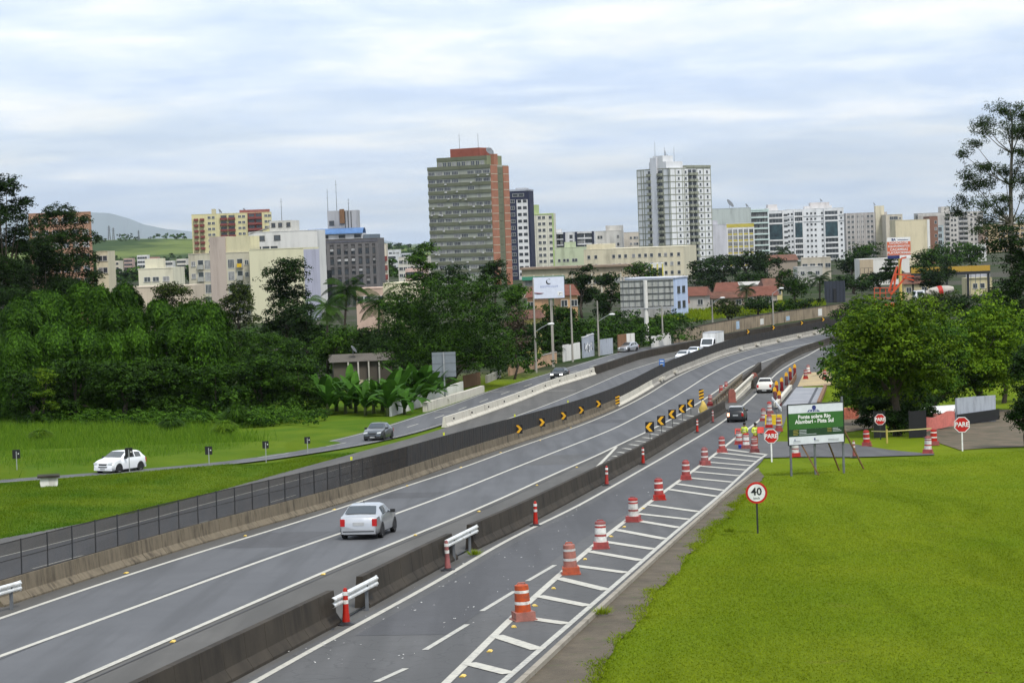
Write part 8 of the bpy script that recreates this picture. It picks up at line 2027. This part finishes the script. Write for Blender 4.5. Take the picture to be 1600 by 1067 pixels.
o = link('shrubbery', foliage('shrubbery', bl, 46000, 0.20, LEAF['green'], rng, clump=0.35, per=18, down=0.05)); o['kind'] = 'stuff'; tag(o, 'low ragged shrubs along the foot of the tree belt', 'shrubs')
# woods on the far hill, one hazy mass
rng = np.random.default_rng(51); bl = []
for k in range(9):
    cx, cy = rng.uniform(-1150, -150), rng.uniform(3050, 3500)
    for j in range(int(rng.integers(2, 7))): x, y = cx + rng.normal() * 26, cy + rng.normal() * 20; bl.append((x, y, gz(y) + hill(x, y) + 2, 9, 9, 6))
for k in range(260):
    y = rng.uniform(1150, 2900); x = y * rng.uniform(-0.20, -0.04); bl.append((x, y, gz(y) + hill(x, y) + 2, 8, 8, 6.5))
o = link('far_woods', foliage('far_woods', bl, 26000, 3.2, LEAF['mid'], rng, clump=3.0, per=14, down=0.05)); o['kind'] = 'stuff'; tag(o, 'distant tree clumps on and below the far hill', 'woods')
# grass tufts and long grass
def tuft(label, px, py, w, h, mat='tallgrass'):
    b = G(px, py); S_ = F_PX / b.y; R, H = w / 2 / S_, h / S_; rng = np.random.default_rng(int(px)); n = 1500
    t = thing('grass_clump', label, 'grass clump', b, 0, 'tall grass clumps')
    a = rng.random(n) * 6.283; r = R * 0.30 * np.sqrt(rng.random(n)); lean = np.stack([np.cos(a), np.sin(a), np.zeros(n)], 1)
    p0 = lean * r[:, None]; hh = H * (0.6 + 0.5 * rng.random(n)); sp = rng.random(n) ** 0.7; p1 = p0 + lean * (R * 0.45 * sp)[:, None] + np.array([0, 0, 1]) * (hh * (0.88 - 0.12 * sp))[:, None]; p2 = p0 + lean * (R * 0.95 * sp)[:, None] + np.array([0, 0, 1]) * (hh * (1.0 - 0.45 * sp ** 2 - 0.12 * rng.random(n)))[:, None]
    sd = np.stack([-np.sin(a), np.cos(a), np.zeros(n)], 1) * 0.035
    V = np.stack([p0 - sd, p0 + sd, p1 + sd, p1 - sd], 1).reshape(-1, 3); V2 = np.stack([p1 - sd, p1 + sd, p2 + sd * .2, p2 - sd * .2], 1).reshape(-1, 3); tn = np.clip(0.5 + 0.3 * rng.normal(size=n), 0, 1)
    link('blades', raw_mesh('blades', np.vstack([V, V2]), np.r_[tn, tn], LEAF[mat]), t)
tuft('big dark grass clump at the right end of the field', 370, 668, 50, 36, 'green'); tuft('bright grass clump in front of the big dark one', 352, 684, 44, 28); tuft('dark grass clump left of the bright one', 268, 676, 44, 24, 'green'); tuft('dark grass clump in the shade right of centre', 315, 664, 40, 22, 'green'); tuft('grass clump at the far left of the field', 64, 692, 44, 22)
def blades(name, pts, h, wd, mat, rng, lean=0.35):
    n = len(pts); a = rng.random(n) * 6.283; hh = h * (0.55 + 0.9 * rng.random(n)); sd = np.stack([np.cos(a), np.sin(a), np.zeros(n)], 1) * wd
    tip = pts + np.stack([rng.normal(size=n) * lean * hh, rng.normal(size=n) * lean * hh, hh], 1)
    V = np.stack([pts - sd, pts + sd, tip], 1).reshape(-1, 3)
    o = link(name, raw_mesh(name, V, np.clip(0.5 + 0.28 * rng.normal(size=n), 0, 1), LEAF[mat], 3)); o['kind'] = 'stuff'; return o
def gz_v(y): return np.interp(y, _ty, _tz)
def scatter(poly, n, rng):
    xs_ = [p.x for p in poly]; ys_ = [p.y for p in poly]; out = np.empty((0, 2))
    while len(out) < n:
        q = np.stack([rng.uniform(min(xs_), max(xs_), n), rng.uniform(min(ys_), max(ys_), n)], 1); ins = np.zeros(n, bool); m = len(poly)
        for i in range(m):
            a, b = poly[i], poly[(i + 1) % m]; c = (a.y > q[:, 1]) != (b.y > q[:, 1]); ins ^= c & (q[:, 0] < (b.x - a.x) * (q[:, 1] - a.y) / (b.y - a.y + 1e-12) + a.x)
        out = np.vstack([out, q[ins]])
    return out[:n]
rng = np.random.default_rng(11)
fld = [G(-60, 735), G(100, 736), G(228, 725), G(330, 712), G(400, 700), G(360, 676), G(200, 655), G(-60, 655)]
q = scatter(fld, 70000, rng) + rng.normal(size=(70000, 2)) * np.array([1.2, 2.2])
keep = rng.random(len(q)) < 0.35 + 0.65 * (np.sin(q[:, 0] * 0.5 + 1) * np.sin(q[:, 1] * 0.35) > -0.35); q = q[keep]
o = blades('long_grass', np.column_stack([q, gz_v(q[:, 1]) - 0.03]), 0.66, 0.032, 'tallgrass', rng, 0.3); tag(o, 'bright green long grass on the field before the bamboo', 'grass')
lawn = V2[4:-2:4] + [G(1196, 738), G(1330, 722), G(1500, 708), G(1680, 700), G(1680, 1067), G(1300, 1110), G(905, 1110)]
q = scatter(lawn, 300000, rng); p_ = np.clip(75.0 * KD / q[:, 1] - 0.55, 0.15, 1.0); q = q[rng.random(len(q)) < p_]
o = blades('mown_grass', np.column_stack([q, gz_v(q[:, 1]) - 0.03]), 0.03, 0.02, 'grass', rng, 0.8); tag(o, 'bright yellow-green mown lawn on the right', 'grass')
ii = rng.integers(3, len(V2) - 3, 26000); dd_ = np.abs(rng.normal(size=26000)) * 0.45; vx = np.array([p.x for p in V2]); vy = np.array([p.y for p in V2])
q = np.column_stack([vx[ii] - dd_ + 0.1, vy[ii] + rng.uniform(-0.5, 0.5, 26000)]); nz = np.sin(q[:, 1] * 0.31) + np.sin(q[:, 1] * 0.13 + 2) + np.sin(q[:, 1] * 0.77 + q[:, 0] * 3) + 0.8 * rng.normal(size=len(q)); q = q[dd_ < 0.28 + 0.22 * nz]
o = blades('edge_grass', np.column_stack([q, gz_v(q[:, 1]) + 0.015]), 0.05, 0.02, 'grass', rng, 0.9); tag(o, 'ragged grass creeping over the pavement edge', 'grass')
bankp = [G(-40, 850), G(137, 819), G(255, 792), G(400, 752), G(480, 729), G(560, 706), G(484, 712), G(400, 727), G(228, 742), G(-40, 752)]
q = scatter(bankp, 60000, rng); zz = gz_v(q[:, 1]) + np.concatenate([bank_v(c[:, 0], c[:, 1]) for c in np.array_split(q, 60)])
o = blades('bank_grass', np.column_stack([q, zz - 0.03]), 0.09, 0.02, 'grass', rng, 0.5); tag(o, 'green grass of the bank left of the carriageway', 'grass')
# bright field behind the boundary wall and the verge strips: loose grass
fp = [G(1000, 512), G(1060, 506), G(1290, 478), G(1290, 470), G(1100, 478), G(1040, 490)]
q = scatter(fp, 9000, rng); o = blades('field_grass', np.column_stack([q, gz_v(q[:, 1])]), 0.7, 0.12, 'grass', rng); tag(o, 'bright grass field behind the brown boundary wall', 'grass')
# weeds at the kerb and litter of leaves on the road edge
for px, py in ((940, 958), (742, 866), (1140, 830)):
    b = G(px, py, 0.1); rng2 = np.random.default_rng(px); n = 160; a = rng2.random(n) * 6.28; r = 0.28 * rng2.random(n)
    pts = np.stack([np.cos(a) * r, np.sin(a) * r, np.zeros(n)], 1); sd = np.stack([-np.sin(a), np.cos(a), np.zeros(n)], 1) * 0.015; tip = pts * 1.8 + np.stack([np.zeros(n), np.zeros(n), 0.08 + 0.14 * rng2.random(n)], 1)
    o = link('weed_tuft', raw_mesh('weed_tuft', np.stack([pts - sd, pts + sd, tip], 1).reshape(-1, 3), rng2.random(n), LEAF['grass'], 3), loc=b); tag(o, {940: 'weed tuft on the kerb by the nearest drum', 742: 'weed tuft beside the second guardrail beam', 1140: 'weed tuft on the pavement left of the speed sign'}[px], 'weed')
rng = np.random.default_rng(31); V = []
for k in range(140):
    f = rng.random(); i = int(f * f * 60) ; p = R1[min(22 + i, len(R1) - 1)]; off_ = rng.normal() * 0.5 + (0.5 if rng.random() < .6 else 2.6)
    q = np.array([p.x + off_, p.y + rng.normal() * 1.0, 0]); q[2] = gz(q[1]) + DZ + 0.03; s_ = 0.015 + 0.035 * rng.random(); a = rng.random() * 6.28
    u = np.array([math.cos(a), math.sin(a), 0.15]) * s_; w_ = np.array([-math.sin(a), math.cos(a), 0.1]) * s_ * 0.6; V += [q - u, q + w_, q + u, q - w_]
o = link('road_litter', raw_mesh('road_litter', np.array(V), rng.random(len(V) // 4), M['reflect'])); o['kind'] = 'stuff'; tag(o, 'small pale scraps scattered along the slip road', 'litter')
# air
mb = MB(); mb.box(-94000, 94000, -190, 70000, -40, 1900)
hz = mb.build('haze', None if False else bpy.data.materials.new('haze_air')); hz['kind'] = 'stuff'
hm = hz.data.materials[0]; hm.use_nodes = True; hm.node_tree.nodes.clear()
ho = hm.node_tree.nodes.new('ShaderNodeOutputMaterial'); hv = hm.node_tree.nodes.new('ShaderNodeVolumePrincipled')
hv.inputs['Color'].default_value = (0.82, 0.91, 1.0, 1); hv.inputs['Density'].default_value = 0.00002; hv.inputs['Anisotropy'].default_value = 0.2
hm.node_tree.links.new(hv.outputs[0], ho.inputs['Volume'])
